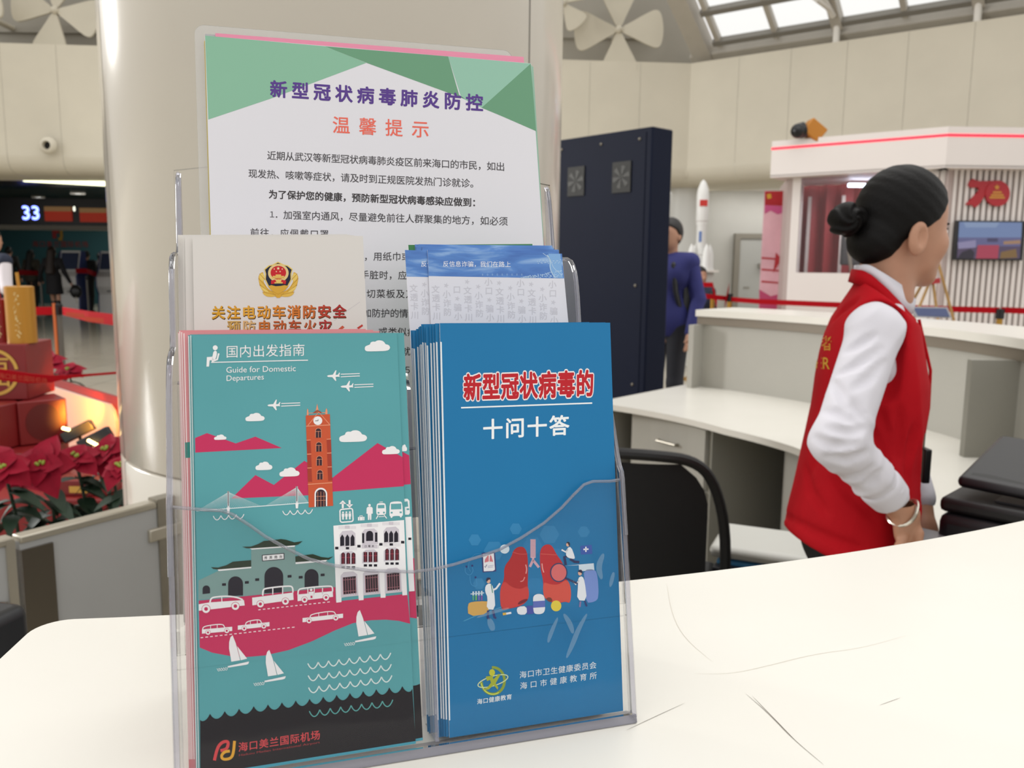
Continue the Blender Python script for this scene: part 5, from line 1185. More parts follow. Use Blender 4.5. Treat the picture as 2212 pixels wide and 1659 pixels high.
def poinsettia(px, py, D, r, lab, seed, heads=1, tilt=(0, -0.6, 0.8)):
    rs = random.Random(seed); c = at(px, py, D); gz = 0.0 if D < 3.5 else 0.0
    t = thing('poinsettia', lab, 'potted plant', (c[0], c[1]+.06, gz), 'red poinsettias around the display')
    pz = max(0.10, c[2]-0.34)
    MB().lathe([(0, pz-.12), (0.07, pz-.12), (0.095, pz+.02), (0.10, pz+.03), (0.085, pz+.03), (0.08, pz+.01), (0, pz+.01)], (c[0], c[1]+.06, 0), potm, 24).build('pot', t)
    if pz > .13: MB().box((c[0]-.09, c[1]-.03, 0), (c[0]+.09, c[1]+.15, pz-.12), mat('platform_red')).build('riser', t, smooth=False)
    mb = MB()
    tip = Vector(c); rt = Vector((c[0], c[1]+.06, pz))
    mb.tube([rt, (rt + tip)/2 + Vector((0.01,0,0)), tip], 0.006, leafm, 6)
    for k in range(16):
        a = rs.uniform(0, 2*math.pi); h = rs.uniform(0.12, 0.8); b0 = rt.lerp(tip, h)
        blade(mb, b0, (math.cos(a), math.sin(a)*.9, rs.uniform(-.35, .25)), (0, 0, 1), r*rs.uniform(.9, 1.35), r*rs.uniform(.5, .7), rs.uniform(.3, .7), leafm)
    o = mb.build('foliage', t)
    mb = MB(); up = Vector(tilt).normalized(); a0 = up.orthogonal().normalized(); b0 = up.cross(a0)
    for ring, (n, L, el) in enumerate(((5, 1.0, .02), (4, .74, .3), (3, .42, .6))):
        for k in range(n):
            a = 2*math.pi*(k + ring*.45)/n + rs.uniform(-.15, .15); d = a0*math.cos(a) + b0*math.sin(a) + up*(el + rs.uniform(-.15, .1))
            blade(mb, tip + up*.005*ring, d, up, r*L*rs.uniform(.85, 1.15), r*L*.86, rs.uniform(.15, .45), bract)
    mb.build('bracts', t)
    mb = MB()
    for k in range(7): mb.sphere(tip + up*.02 + a0*rs.uniform(-.012, .012) + b0*rs.uniform(-.012, .012), 0.006, eye_m, 8, 5)
    mb.build('flower_eye', t)
for i, (px, py, D, r, lab, tl) in enumerate(((92, 1005, 2.95, 0.115, 'poinsettia with the largest red bloom facing the desk, in front of the low gift box', (0.05, -0.75, 0.55)),
        (8, 1010, 2.85, 0.11, 'poinsettia cut by the left edge of the photo, beside the largest bloom', (0.2, -0.6, 0.7)), (163, 990, 3.1, 0.10, 'poinsettia between the largest bloom and the floodlights', (0.1, -0.5, 0.8)),
        (232, 975, 3.2, 0.105, 'poinsettia nearest the pillar, under the floodlight', (-0.1, -0.6, 0.8)), (262, 1010, 3.0, 0.09, 'poinsettia half hidden by the pillar edge', (0, -0.5, 0.8)),
        (100, 782, 5.3, 0.13, 'distant poinsettia behind the large gift box, left of the orange-striped post', (0, -0.5, 0.8)), (148, 800, 5.5, 0.11, 'small distant poinsettia right of the orange-striped post', (0, -0.5, 0.8)), (48, 1030, 3.15, 0.10, 'poinsettia bloom in shade behind the two front blooms at the left', (0, -0.4, 0.9)))):
    poinsettia(px, py, D, r, lab, 20+i, tilt=tl)
# black office machine on the worktop left of the desk end
c = atz(20, 1315, 1.0); t = thing('office_machine', 'black office machine with slanted side at the left end of the white desk', 'printer', (c[0], c[1], .742))
Mz = Matrix.Translation((c[0]-.13, c[1]-.05, .742)) @ Matrix.Rotation(math.radians(-14), 4, 'Z')
MB().box((-.22, -.20, 0), (.165, .06, .280), mat('machine_black', '17191E', 0.4), Mz).build('body', t, bevel=0.012, seg=3)
MB().box((-.2, -.18, .280), (.14, .04, .284), mat('machine_top', '2B2E33', 0.5), Mz).build('lid', t, bevel=0.002)

# ================================================================ right background
navy = mat('navy_metal', '0E1529', 0.55, noise=0.04, nscale=3, spec=0.12)
kA, kB = at(1199, 500, 6.1), at(1403, 500, 5.45); kd = Vector((kB[0]-kA[0], kB[1]-kA[1], 0)); kL = kd.length; kd.normalize(); kn = Vector((-kd.y, kd.x, 0)); kz = 2.29
kt = thing('display_kiosk', 'tall navy metal kiosk seen from the back with two fan grilles', 'kiosk', ((kA[0]+kB[0])/2, (kA[1]+kB[1])/2, 0))
def kp(s, d, z): p = Vector((kA[0], kA[1], 0)) + kd*s + kn*d; return Vector((p.x, p.y, z))
MB().hexa([kp(0,0,0), kp(kL,0,0), kp(kL,.21,0), kp(0,.21,0)], [kp(0,0,kz), kp(kL,0,kz), kp(kL,.21,kz), kp(0,.21,kz)], navy).build('cabinet', kt, bevel=0.01)
MB().hexa([kp(.02,-.004,.05), kp(kL-.05,-.004,.05), kp(kL-.05,0,.05), kp(.02,0,.05)], [kp(.02,-.004,kz-.03), kp(kL-.05,-.004,kz-.03), kp(kL-.05,0,kz-.03), kp(.02,0,kz-.03)], navy).build('back_panel', kt, smooth=False)
grl = mat('fan_grille_black', '14140F', 0.6)
for s in (.24*kL, .72*kL):
    mb = MB(); mb.hexa([kp(s-.08,-.012,kz-.40), kp(s+.08,-.012,kz-.40), kp(s+.08,-.003,kz-.40), kp(s-.08,-.003,kz-.40)], [kp(s-.08,-.012,kz-.20), kp(s+.08,-.012,kz-.20), kp(s+.08,-.003,kz-.20), kp(s-.08,-.003,kz-.20)], grl); g_ = mb.build('fan_grille', kt, smooth=False)
    mb = MB()
    for k in range(6):
        a = k*math.pi/3; mb.add([kp(s, -.014, kz-.30)] + [kp(s + .075*math.cos(a+e), -.014, kz-.30+.075*math.sin(a+e)) for e in (0, .25, .5)], [(0,1,2,3)], mat('fan_blade', '2A2A24', 0.5))
    mb.build('fan', g_, smooth=False)
for s, z in ((.06, kz-.07), (kL*.5, kz-.07), (kL-.10, kz-.07), (kL-.10, 1.28), (kL-.10, .62)): MB().sphere(kp(s, -.006, z), 0.010, steel, 8, 5).build('screw', kt)

# long-march style rocket model on a white pedestal
rw = mat('rocket_white', 'E6E6E4', 0.35); D = 12.0
c = at(1512, 580, D); z0, ztop = c[2], at(1520, 388, D)[2]; H = ztop - z0
rk = thing('rocket_model', 'tall white rocket model with small red flag on a white pedestal', 'model rocket', (c[0], D, 0))
r = 0.07
MB().lathe([(0, z0), (r*1.0, z0), (r, z0+.48*H), (r*1.22, z0+.53*H), (r*1.25, z0+.82*H), (r*1.05, z0+.90*H), (r*.55, z0+.97*H), (0.004, z0+H)], (c[0], D, 0), rw, 28).build('body', rk)
for k in range(4):
    a = math.radians(20 + 90*k); p = (c[0] + .15*math.cos(a), D + .15*math.sin(a), 0); MB().lathe([(0.07, z0-.02), (0.06, z0+.02), (0.055, z0+.16*H), (0.03, z0+.24*H), (0.003, z0+.28*H)], p, rw, 16).build('booster', rk)
MB().box((c[0]-.06, D-r*1.3, z0+.70*H), (c[0]+.05, D-r*1.2, z0+.77*H), mat('flag_red', 'C8302A', 0.5)).build('flag', rk, smooth=False)
MB().box((c[0]-.05, D-r*1.04, z0+.30*H), (c[0]-.01, D-r*.96, z0+.42*H), mat('rocket_blue', '6A86C0', 0.5)).build('marking', rk, smooth=False)
for k_, zz in enumerate((.485, .53, .15)): MB().lathe([(r*1.03 if zz < .5 else r*1.24, z0+zz*H), (r*1.03 if zz < .5 else r*1.24, z0+(zz+.008)*H)], (c[0], D, 0), mat('rocket_ring', 'B8B0AC', 0.5), 24).build('ring', rk)
MB().box((c[0]-.16, D-.16, 0), (c[0]+.16, D+.16, z0-.05), grey_wall).box((c[0]-.22, D-.22, z0-.05), (c[0]+.22, D+.22, z0-.02), white_paint).build('pedestal', rk, smooth=False)

# pink roll-up banner
bm_ = mat('banner_pink', 'E3B3BE', 0.5, noise=.12, nscale=3); D = 10.9
p0, p1 = at(1652, 412, D), at(1722, 412, D); zt = p0[2]
bn = thing('rollup_banner', 'pink roll-up banner with red top and red brush lines beside the white booth', 'banner', ((p0[0]+p1[0])/2, D, 0))
MB().box((p0[0], D, .06), (p1[0], D+.01, zt), bm_).build('sheet', bn, smooth=False)
MB().box((p0[0]-.02, D-.06, 0), (p1[0]+.02, D+.08, .07), alum).build('base', bn, bevel=.01)
def bpx(pts, m, off, name):
    q = [at(x, y, D-off) for x, y in pts]; MB().add([tuple(v) for v in q], [tuple(range(len(q)))[::-1]], m).build(name, bn, smooth=False)
bred = mat('banner_red', 'A81F26', 0.5, noise=.1, nscale=5); bpx([(1652,413),(1722,412),(1720,446),(1652,443)], bred, .003, 'red_header')
bpx([(1652,443),(1700,446),(1700,457),(1680,463),(1665,455),(1652,462)], mat('banner_magenta', 'C8578A', 0.5), .003, 'ribbon')
star_m = mat('banner_gold', 'C79A2E', 0.5); bpx([(1656,420),(1665,418),(1667,428),(1658,430)], star_m, .005, 'star')
for y in (555, 580, 606): bpx([(1645,y),(1715,y+6),(1715,y+9),(1645,y+4)], mat('banner_line', 'B7323A', 0.5), .004, 'brush_line')
bpx([(1676,545),(1688,560),(1670,590),(1674,562)], mat('banner_line'), .005, 'brush_line'); bpx([(1640,625),(1665,640),(1700,630),(1700,700),(1640,700)], mat('banner_rose', 'C24A74', 0.5), .003, 'rose_hill')

# white exhibition booth
BD = 9.0; bc = at(2047, 300, BD); bl_ = at(1668, 300, 10.15)
zf1, zf0 = at(2047, 273, BD)[2], at(2047, 360, BD)[2]
bd = Vector((bl_[0]-bc[0], bl_[1]-bc[1], 0)); bL = bd.length; bd.normalize(); bn_ = Vector((-bd.y, bd.x, 0))
if bn_.y < 0: bn_ = -bn_
bt_ = thing('exhibition_booth', 'white exhibition booth with red light line, glazed window and slatted wall', 'booth', (bc[0], bc[1]+.8, 0))
bw = mat('booth_white', 'E2DAD6', 0.45, noise=.01, nscale=2)
B0 = Vector((bc[0], bc[1], 0)); XE = 8.2
def fas(z0, z1, inset, m, name, t=.12):
    a = B0 + bd*bL + bn_*inset; c_ = B0 + Vector((-inset*.3, inset, 0)); e_ = Vector((XE, BD + .1 + inset, 0))
    mb = MB()
    for p, q in ((a, c_), (c_, e_)):
        d = (q - p).normalized(); nn = Vector((-d.y, d.x, 0)); nn = nn if nn.y > 0 else -nn
        mb.hexa([p + Vector((0,0,z0)), q + Vector((0,0,z0)), q + nn*t + Vector((0,0,z0)), p + nn*t + Vector((0,0,z0))], [p + Vector((0,0,z1)), q + Vector((0,0,z1)), q + nn*t + Vector((0,0,z1)), p + nn*t + Vector((0,0,z1))], m)
    return mb.build(name, bt_, smooth=False)
fas(zf0, zf1-.075, 0, bw, 'fascia'); fas(zf1-.10, zf1-.075+.0, -0.005, mat('red_led_line', 'F0203A', 0.4, emit='F21030', estr=1.6), 'light_strip', .06); fas(zf1-.075, zf1, 0, bw, 'fascia_cap')
fas(zf0-.01, zf0+.02, 0.0, bw, 'soffit', 1.2)
# body: left face with window
in_ = 0.22; bl2 = B0 + bd*(bL-.20) + bn_*in_; bc2 = B0 + bn_*in_ + bd*.10
def wallseg(p, q, z0, z1, m, name, t=.10, par=None):
    d = (q - p).normalized(); nn = Vector((-d.y, d.x, 0)); nn = nn if nn.y > 0 else -nn
    return MB().hexa([p + Vector((0,0,z0)), q + Vector((0,0,z0)), q + nn*t + Vector((0,0,z0)), p + nn*t + Vector((0,0,z0))], [p + Vector((0,0,z1)), q + Vector((0,0,z1)), q + nn*t + Vector((0,0,z1)), p + nn*t + Vector((0,0,z1))], m).build(name, par or bt_, smooth=False)
zw0 = at(1800, 590, 9.7)[2]; zw1 = zf0
wallseg(bl2, bc2, 0, zw0, bw, 'lower_wall'); wallseg(bl2, bl2 - bd*.10, zw0, zw1, bw, 'post'); wallseg(bc2 + bd*.20, bc2, zw0, zw1, bw, 'post')
gw = clear_mat('booth_glass', (0.93, 0.93, 0.93), 0.9); wallseg(bl2 - bd*.10, bc2 + bd*.20, zw0, zw1, gw, 'window_glass', .012)
# interior: red curtain wall, ceiling lamps, rolling screen
cur = mat('curtain_red', '9A2A2E', 0.6, noise=.1, nscale=2); mb = MB(); ia = bl2 + bn_*1.1 + bd*.5; ib = bc2 + bn_*1.1 - bd*.6; n = 60; vs = []
for i in range(n+1):
    p = ia.lerp(ib, i/n) + bn_*(.05*math.sin(i*1.35)); vs += [Vector((p.x, p.y, .1)), Vector((p.x, p.y, zf0))]
mb.add(vs, [(2*i, 2*i+1, 2*i+3, 2*i+2) for i in range(n)], cur).build('curtain', bt_)
gap_m = mat('curtain_gap', 'C9BDB8', 0.6)
for s in (.14, .30, .47, .60): p = ia.lerp(ib, s) - bn_*.08; MB().box((p.x-.022, p.y-.01, zw0-.1), (p.x+.022, p.y, zf0-.15), gap_m).build('curtain_gap', bt_, smooth=False)
wallseg(ib, bc2 - bd*.1, 0.1, zf0, mat('booth_inner', 'B9A9A5', 0.6), 'inner_wall', .05); wallseg(bl2 + bd*.0, ia, .1, zf0, mat('booth_inner'), 'inner_wall', .05)
tube_m = mat('booth_tube_light', 'EAF2FF', 0.4, emit='DCE9FF', estr=6.0)
for s in (.42, .78): p = bl2.lerp(bc2, s) + bn_*.55; MB().box((p.x-.18, p.y-.03, zf0-.10), (p.x+.18, p.y+.03, zf0-.06), tube_m).build('tube_light', bt_, smooth=False)
p = bl2.lerp(bc2, .40) + bn_*.6
rsn = thing('rolling_screen', 'dark grey screen on a stand inside the booth behind the window', 'screen', (p.x, p.y, .0))
MB().box((p.x-.2, p.y, 1.45), (p.x+.24, p.y+.05, 1.95), mat('screen_grey', '4A484A', 0.4)).build('panel', rsn, bevel=.02); MB().tube([(p.x, p.y+.03, 0.1), (p.x, p.y+.03, 1.5)], .03, darkgrey).build('pole', rsn); MB().tube([(p.x-.2, p.y-.1, 1.9), (p.x-.05, p.y-.1, 1.1)], .02, alum).build('brace', rsn); MB().box((p.x-.25, p.y-.15, .1), (p.x+.25, p.y+.2, .14), darkgrey).build('foot', rsn)
area_light('booth_fill_light', tuple(bl2.lerp(bc2, .55) + bn_*.55 + Vector((0,0,zf0-.12))), tuple(bl2.lerp(bc2, .55) + bn_*.8), .6, 16, (.95,.97,1.0))  # extra light added inside the booth to lift the dark curtains
# right face: slats over grey
sl0 = Vector((bc2.x + .02, BD+in_, 0)); slm = mat('slat_back_grey', '8A888A', 0.6)
MB().box((sl0.x, BD+in_+.05, 0), (XE, BD+in_+.12, zf0), slm).build('slat_backing', bt_, smooth=False)
mb = MB(); i = 0; x = sl0.x
while x < 6.6:
    mb = MB().box((x, BD+in_-.02, 0.02), (x+.036, BD+in_+.05, zf0), bw); mb.build('slat', bt_, smooth=False); x += .066
# the anniversary emblem
DS = BD + in_ - .05
em_r = mat('emblem_red', 'A8202A', 0.45); em_g = mat('emblem_gold', 'C88A34', 0.4)
ae = thing('anniversary_emblem', 'red ribbon emblem shaped like the number 70 on the slatted booth wall', 'emblem', at(2120, 415, DS))
v3 = lambda x, y, d: tuple(at(1620 + x/3.6875, 250 + y/3.6875, d))
MB().prism([v3(x, y, DS) for x, y in chaikin([(1770,495),(1735,572),(1850,572),(1770,660),(1715,712),(1770,708),(1805,738),(1870,640),(1935,545),(1985,515),(1880,520),(1810,520)], 1, True)], (0, .04, 0), em_r).build('ribbon', ae, smooth=False)
MB().prism([v3(1975 + 97*math.cos(a), 618 + 103*math.sin(a), DS-.01) for a in np.linspace(0, 2*math.pi, 32, False)], (0, .05, 0), em_r).build('disc', ae, smooth=False)
P = []
for k in range(10): rr = 26 if k % 2 == 0 else 11; a = math.radians(-90+36*k); P.append(v3(1968 + rr*math.cos(a), 570 + rr*math.sin(a), DS-.015))
MB().add(P, [tuple(range(10))], em_g).build('star', ae, smooth=False)
for x0_, x1_, y in ((1935,2005,610),(1920,2020,632),(1908,2030,652)): MB().add([v3(x0_,y-7,DS-.015), v3(x1_,y-7,DS-.015), v3(x1_,y+7,DS-.015), v3(x0_,y+7,DS-.015)], [(3,2,1,0)], em_g).build('gold_bar', ae, smooth=False)
# television
tv = thing('television', 'flat television with a bluish hall picture on the slatted booth wall', 'television', at(2137, 565, DS-.03))
TD = DS - .04; TL_, BR_ = at(2067, 476, TD), at(2209, 563, TD)
MB().box((TL_[0], TD, BR_[2]), (BR_[0], TD+.05, TL_[2]), mat('tv_frame', '17171B', 0.35)).build('frame', tv, bevel=.006)
def tvq(pts, c, d, e=0.62):
    m_ = mat('tv_' + c, '1A1A20', 0.3, emit=c, estr=e); MB().add([v3(x, y, TD-d) for x, y in pts], [tuple(range(len(pts)))[::-1]], m_).build('screen_image', tv, smooth=False)
tvq([(1668,845),(2168,850),(2162,970),(1660,970)], '7D92BE', .002); tvq([(1660,970),(2162,970),(2155,1040),(1655,1040)], '6B6A96', .002); tvq([(1655,1040),(2155,1040),(2150,1138),(1648,1138)], '5A4A66', .002)
tvq([(1700,848),(1990,850),(1960,890),(1720,890)], '94A8CC', .003); tvq([(1815,1030),(1985,1030),(1975,1138),(1800,1138)], 'B84058', .003); tvq([(1890,975),(1975,975),(1975,1005),(1890,1005)], '4A4468', .003)
tvq([(2020,1000),(2155,990),(2155,1020),(2020,1025)], 'B08A6A', .003); tvq([(2000,1085),(2120,1060),(2130,1130),(1990,1138)], '8A6A3A', .003); tvq([(1650,1138),(1690,1085),(1760,1060),(1790,1090),(1780,1138)], '2A2230', .003); tvq([(1655,1010),(1800,990),(1800,1050),(1660,1060)], '9A93B8', .003)
# orange lamp on the booth roof
D = 9.9; c = at(1760, 283, D); ol_ = thing('roof_projector', 'orange boxy lamp with round black front on the booth roof', 'lamp', c)
Mz = Matrix.Translation(Vector(at(1757, 280, D))) @ Matrix.Rotation(math.radians(38), 4, 'Y')
MB().box((-.10, -.08, -.10), (.12, .12, .08), mat('lamp_orange', 'B8761C', 0.5), Mz).build('housing', ol_, bevel=.012)
MB().tube([at(1727, 283, D), at(1738, 280, D)], .09, mat('lamp_black', '0F0F11', 0.3), 20).sphere(at(1724, 283, D-.02), .085, mat('lamp_black'), 16, 10).build('lens', ol_)
MB().tube([at(1757, 285, D), (at(1757, 285, D)[0], D, zf1-.02)], .02, darkgrey).build('bracket', ol_)
# wooden easel with a red placard
D = 8.3; wood = mat('easel_wood', 'A9844E', 0.55, noise=.12, nscale=20)
es = thing('easel', 'wooden easel with a red placard ledge in front of the slatted wall', 'easel', (at(2020, 640, D)[0], D, 0))
def leg(a, b2, dd=0.0):
    p, q = at(*a, D), at(*b2, D+dd); k = (q - p)/(q[2]-p[2]); q0 = q + k*(0.0 - q[2]); MB().tube([p, q0], .014, wood, 8).build('leg', es)
leg((2026, 565), (2060, 690)); leg((2012, 600), (1985, 665)); leg((2014, 600), (2022, 660), .0); leg((1995, 608), (1972, 650), .25)
p, q = at(1982, 612, D-.03), at(2030, 606, D-.03); MB().bar(p, q, .02, .05, mat('placard_red', 'A8282E', 0.5)).build('placard', es, smooth=False)
# red belts of the barrier in front of the booth
grp = 'red belts of the right barrier'
belt([at(1574, 641, 10.6), at(1640, 646, 10.2), at(1790, 652, 9.2), at(2000, 660, 8.7), at(2160, 664, 8.4)], .06, 'long red barrier belt passing in front of the white booth', grp)
belt([at(2164, 663, 8.4), at(2230, 666, 8.3)], .06, 'red barrier belt right of the gold post by the slatted wall', grp)
belt([at(1478, 610, 11.2), at(1540, 610, 11.0)], .06, 'upper red belt in front of the seated person', grp)
belt([at(1478, 626, 10.4), at(1520, 634, 10.4), at(1574, 640, 10.6)], .06, 'lower red belt between the two gold posts near the rocket', grp)
mb = MB(); 
belt([at(1540, 611, 11.0), at(1549, 650, 10.8)], .10, 'red belt end hanging down from the middle post', grp); belt([at(1575, 612, 10.6), at(1566, 652, 10.5)], .10, 'red belt end hanging beside the grey door', grp)
gp_ = 'gold posts of the right barrier'
post(1512, 628, 1.02, 'gold barrier post below the seated person', gold_post, gp_, D=10.4); post(1578, 607, 1.08, 'gold barrier post left of the grey door', gold_post, gp_, D=10.6); post(2162, 660, 1.02, 'gold barrier post in front of the slatted wall', gold_post, gp_, D=8.4)
post(1541, 606, 1.1, 'dark topped gold post holding the upper red belt by the rocket', gold_post, gp_, D=11.0)
# tablet sign lying on the ledge
c = atz(2005, 686, 1.17); t = thing('sign_stand', 'low dark blue framed sign propped on the far ledge right of the person in red', 'sign', c)
MB().hexa([(c[0]-.07, c[1]-.02, 1.172), (c[0]+.09, c[1]-.05, 1.172), (c[0]+.09, c[1]-.035, 1.172), (c[0]-.07, c[1]-.005, 1.172)], [(c[0]-.08, c[1]+.02, 1.222), (c[0]+.085, c[1]-.01, 1.222), (c[0]+.085, c[1]+.0, 1.222), (c[0]-.08, c[1]+.03, 1.222)], mat('sign_frame_grey', '8C8C90', 0.4)).build('frame', t, smooth=False)
MB().add([(c[0]-.06, c[1]-.0175, 1.178), (c[0]+.08, c[1]-.0475, 1.178), (c[0]+.075, c[1]-.018, 1.216), (c[0]-.07, c[1]+.012, 1.216)], [(0,1,2,3)], mat('sign_blue', '34406A', 0.3)).build('panel', t, smooth=False)

# ---------------- inside the desk ring
chm = mat('chair_black', '0E0E10', 0.55); mesh_m = mat('chair_mesh_black', '0B0B0C', 0.8, bump=.3, bscale=500)
cp = Vector((0.318, 2.10, 0)); ch = thing('office_chair', 'black mesh-back office chair behind the white desk', 'office chair', cp); Mc = Matrix.Translation(cp) @ Matrix.Rotation(math.radians(-14), 4, 'Z')
hw = [(-.235, .50), (-.245, .60), (-.235, .75), (-.20, .865), (-.15, .915), (-.06, .928), (.06, .928), (.15, .915), (.20, .865), (.235, .75), (.245, .60), (.235, .50), (.18, .44), (-.18, .44)]
lp_ = chaikin([(x, -.04 + .10*(abs(x)/.245)**2, z) for x, z in hw], 2, True)
MB().tube([Mc @ Vector(p) for p in lp_], .0145, chm, 10, closed=True).build('back_frame', ch)
mb = MB(); nx, nz = 12, 12; vs = []
for j in range(nz+1):
    z = .475 + (.905-.475)*j/nz; wd = .192 if z < .78 else .192*math.sqrt(max(.1, 1-((z-.78)/.16)**2))
    for i in range(nx+1): x = -wd + 2*wd*i/nx; vs.append(Mc @ Vector((x, -.035 + .09*(abs(x)/.245)**2, z)))
mb.add(vs, [(j*(nx+1)+i, j*(nx+1)+i+1, (j+1)*(nx+1)+i+1, (j+1)*(nx+1)+i) for j in range(nz) for i in range(nx)], mesh_m).build('back_mesh', ch)
MB().box((-.23, .02, .42), (.23, .48, .49), chm, Mc).build('seat', ch, bevel=.03, seg=3); MB().bar(Mc @ Vector((0, -.03, .47)), Mc @ Vector((0, .12, .42)), .06, .02, chm).build('back_bracket', ch)
MB().tube([Mc @ Vector((0, .25, .09)), Mc @ Vector((0, .25, .42))], .03, chm).build('gas_column', ch)
for k in range(5):
    a = math.radians(72*k + 20); e_ = Mc @ Vector((.29*math.cos(a), .25 + .29*math.sin(a), .07)); MB().tube([Mc @ Vector((0, .25, .10)), e_], [.025, .016], chm, 8).build('base_arm', ch); MB().sphere(e_ - Vector((0, 0, .04)), .03, chm, 12, 8).build('caster', ch)
# bin with white lid
c = at(1665, 1180, 2.45); bn2 = thing('storage_bin', 'blue storage bin with a pale grey lid and dark latch under the far worktop', 'bin', (c[0], c[1], 0)); zt = 1.4 - (1160-581)/1790*2.5
Mb = Matrix.Translation((c[0], c[1], 0)) @ Matrix.Rotation(math.radians(-24), 4, 'Z')
mb = MB(); lo_ = [Mb @ Vector(p) for p in ((-.12,-.09,0),(.12,-.09,0),(.12,.09,0),(-.12,.09,0))]; hi_ = [Mb @ Vector(p) for p in ((-.145,-.11,zt-.06),(.145,-.11,zt-.06),(.145,.11,zt-.06),(-.145,.11,zt-.06))]
mb.hexa(lo_, hi_, mat('bin_blue', '3E86B8', 0.4)).build('body', bn2, bevel=.01)
MB().box((-.165, -.13, zt-.055), (.165, .13, zt-.015), mat('bin_lid', 'CFCFC9', 0.4), Mb).build('lid', bn2, bevel=.02, seg=3)
MB().box((-.15, -.145, zt-.095), (.17, -.105, zt-.075), darkgrey, Mb).build('latch', bn2, bevel=.004)
# black printer on the near worktop
pr = thing('printer', 'black desktop printer with raised paper tray behind the right side of the desk', 'printer', (1.08, 1.65, .742)); Mp = Matrix.Translation((0.852, 1.628, .742)) @ Matrix.Rotation(math.radians(-45), 4, 'Z')
pb_ = mat('printer_black', '16161A', 0.38, bump=.03, bscale=300)
MB().box((.012, .0, 0), (.36, .32, .175), pb_, Mp).build('body', pr, bevel=.02, seg=3)
MB().box((.01, .01, .175), (.35, .31, .205), mat('printer_recess', '0E0E10', .5), Mp).build('neck', pr, bevel=.01)
mb = MB().hexa([Mp @ Vector(p) for p in ((.03,.04,.222),(.39,.04,.212),(.39,.32,.257),(.03,.32,.270))], [Mp @ Vector(p) for p in ((.03,.04,.246),(.39,.04,.236),(.39,.32,.285),(.03,.32,.295))], pb_); mb.build('paper_tray', pr, bevel=.012, seg=3)
MB().hexa([Mp @ Vector(p) for p in ((.05,.06,.247),(.37,.06,.238),(.37,.28,.276),(.05,.30,.288))], [Mp @ Vector(p) for p in ((.05,.06,.249),(.37,.06,.240),(.37,.28,.278),(.05,.30,.290))], mat('printer_recess')).build('tray_well', pr, smooth=False)
MB().box((.16, .22, .27), (.39, .40, .325), pb_, Mp).build('scanner_lid', pr, bevel=.02, seg=3)
MB().box((.0, -.026, .12), (.34, -.019, .125), mat('printer_seam', '333338', .3), Mp).build('front_seam', pr, smooth=False)
MB().box((.10, .05, .204), (.30, .12, .208), darkgrey, Mp).build('output_slot', pr, smooth=False)
sc_ = thing('card_reader', 'flat grey device on the worktop between the hand and the printer', 'scanner', (.81, 1.56, .742)); Ms = Matrix.Translation((.835, 1.56, .742)) @ Matrix.Rotation(math.radians(-45), 4, 'Z')
MB().box((-.075, -.05, 0), (.045, .09, .125), mat('reader_grey', '6C6C70', .4), Ms).build('body', sc_, bevel=.008); MB().box((-.07, -.045, .125), (.04, .085, .129), mat('reader_top', '7C7C80', .35), Ms).build('lid', sc_, bevel=.002)
# ================================================================ people
skin = mat('skin', 'B5866C', 0.5, noise=.05, nscale=30); hair_m = mat('black_hair', '090707', 0.55, bump=.12, bscale=140, spec=.18); shirt_m = mat('white_shirt', 'D6D4DC', 0.75, noise=.02, nscale=12)
vest_m = mat('red_vest', 'B20C1A', 0.8, spec=.15, noise=.05, nscale=14, bump=.12, bscale=300); trous = mat('black_trousers', '101013', 0.8); shoe_m = mat('black_shoe', '0D0D0F', 0.4)
WD = 1.70
def Wp(px, py, D=WD): return at(px, py, D)
FA = math.radians(-17); VB = math.radians(23.5); fd = np.array([math.cos(FA), math.sin(FA), 0]); rd = np.array([math.sin(FA), -math.cos(FA), 0])
TL = [(600,1850,1946,.090),(622,1838,1962,.120),(650,1818,1978,.150),(690,1790,1986,.166),(730,1773,1991,.172),(770,1762,1998,.170),(820,1752,2006,.163),(880,1744,2003,.156),(940,1731,1993,.155),(1000,1717,1985,.160),(1080,1696,1980,.174),(1140,1682,1978,.184),(1215,1668,1976,.190)]
zz, cxs, cys, rxs, rys = [], [], [], [], []
for py, bx, fx, ry in TL:
    c = Wp((bx+fx)/2, py); hw = (fx-bx)/2*WD/F_PX*math.cos(VB)*.97; sb = math.sin(FA+VB); rx = math.sqrt(max(.03**2, hw*hw - (ry*sb)**2))/math.cos(FA+VB)
    zz.append(c[2]); cxs.append(c[0]); cys.append(c[1]); rxs.append(rx); rys.append(ry)
ordr = np.argsort(zz); zz = np.array(zz)[ordr]; cxs = np.array(cxs)[ordr]; cys = np.array(cys)[ordr]; rxs = np.array(rxs)[ordr]; rys = np.array(rys)[ordr]
def d_torso(P, grow=0.0, k=2.3):
    z = P[:,2]; u = (P[:,0]-np.interp(z, zz, cxs))*fd[0] + (P[:,1]-np.interp(z, zz, cys))*fd[1]; v = (P[:,0]-np.interp(z, zz, cxs))*rd[0] + (P[:,1]-np.interp(z, zz, cys))*rd[1]
    rx = np.interp(z, zz, rxs) + grow; ry = np.interp(z, zz, rys) + grow
    e = (np.abs(u/rx)**k + np.abs(v/ry)**k)**(1/k); return (e - 1)*np.minimum(rx, ry)
def hem(P): return (0.852 - 0.10*((P[:,0]-.6)/.3) ) - P[:,2]
SH, EL, WR = Wp(1890, 715, 1.555), Wp(1812, 953, 1.45), Wp(1914, 1064, 1.49)
HD0, HD1 = Wp(1957, 1112, 1.50), Wp(1958, 1160, 1.51)
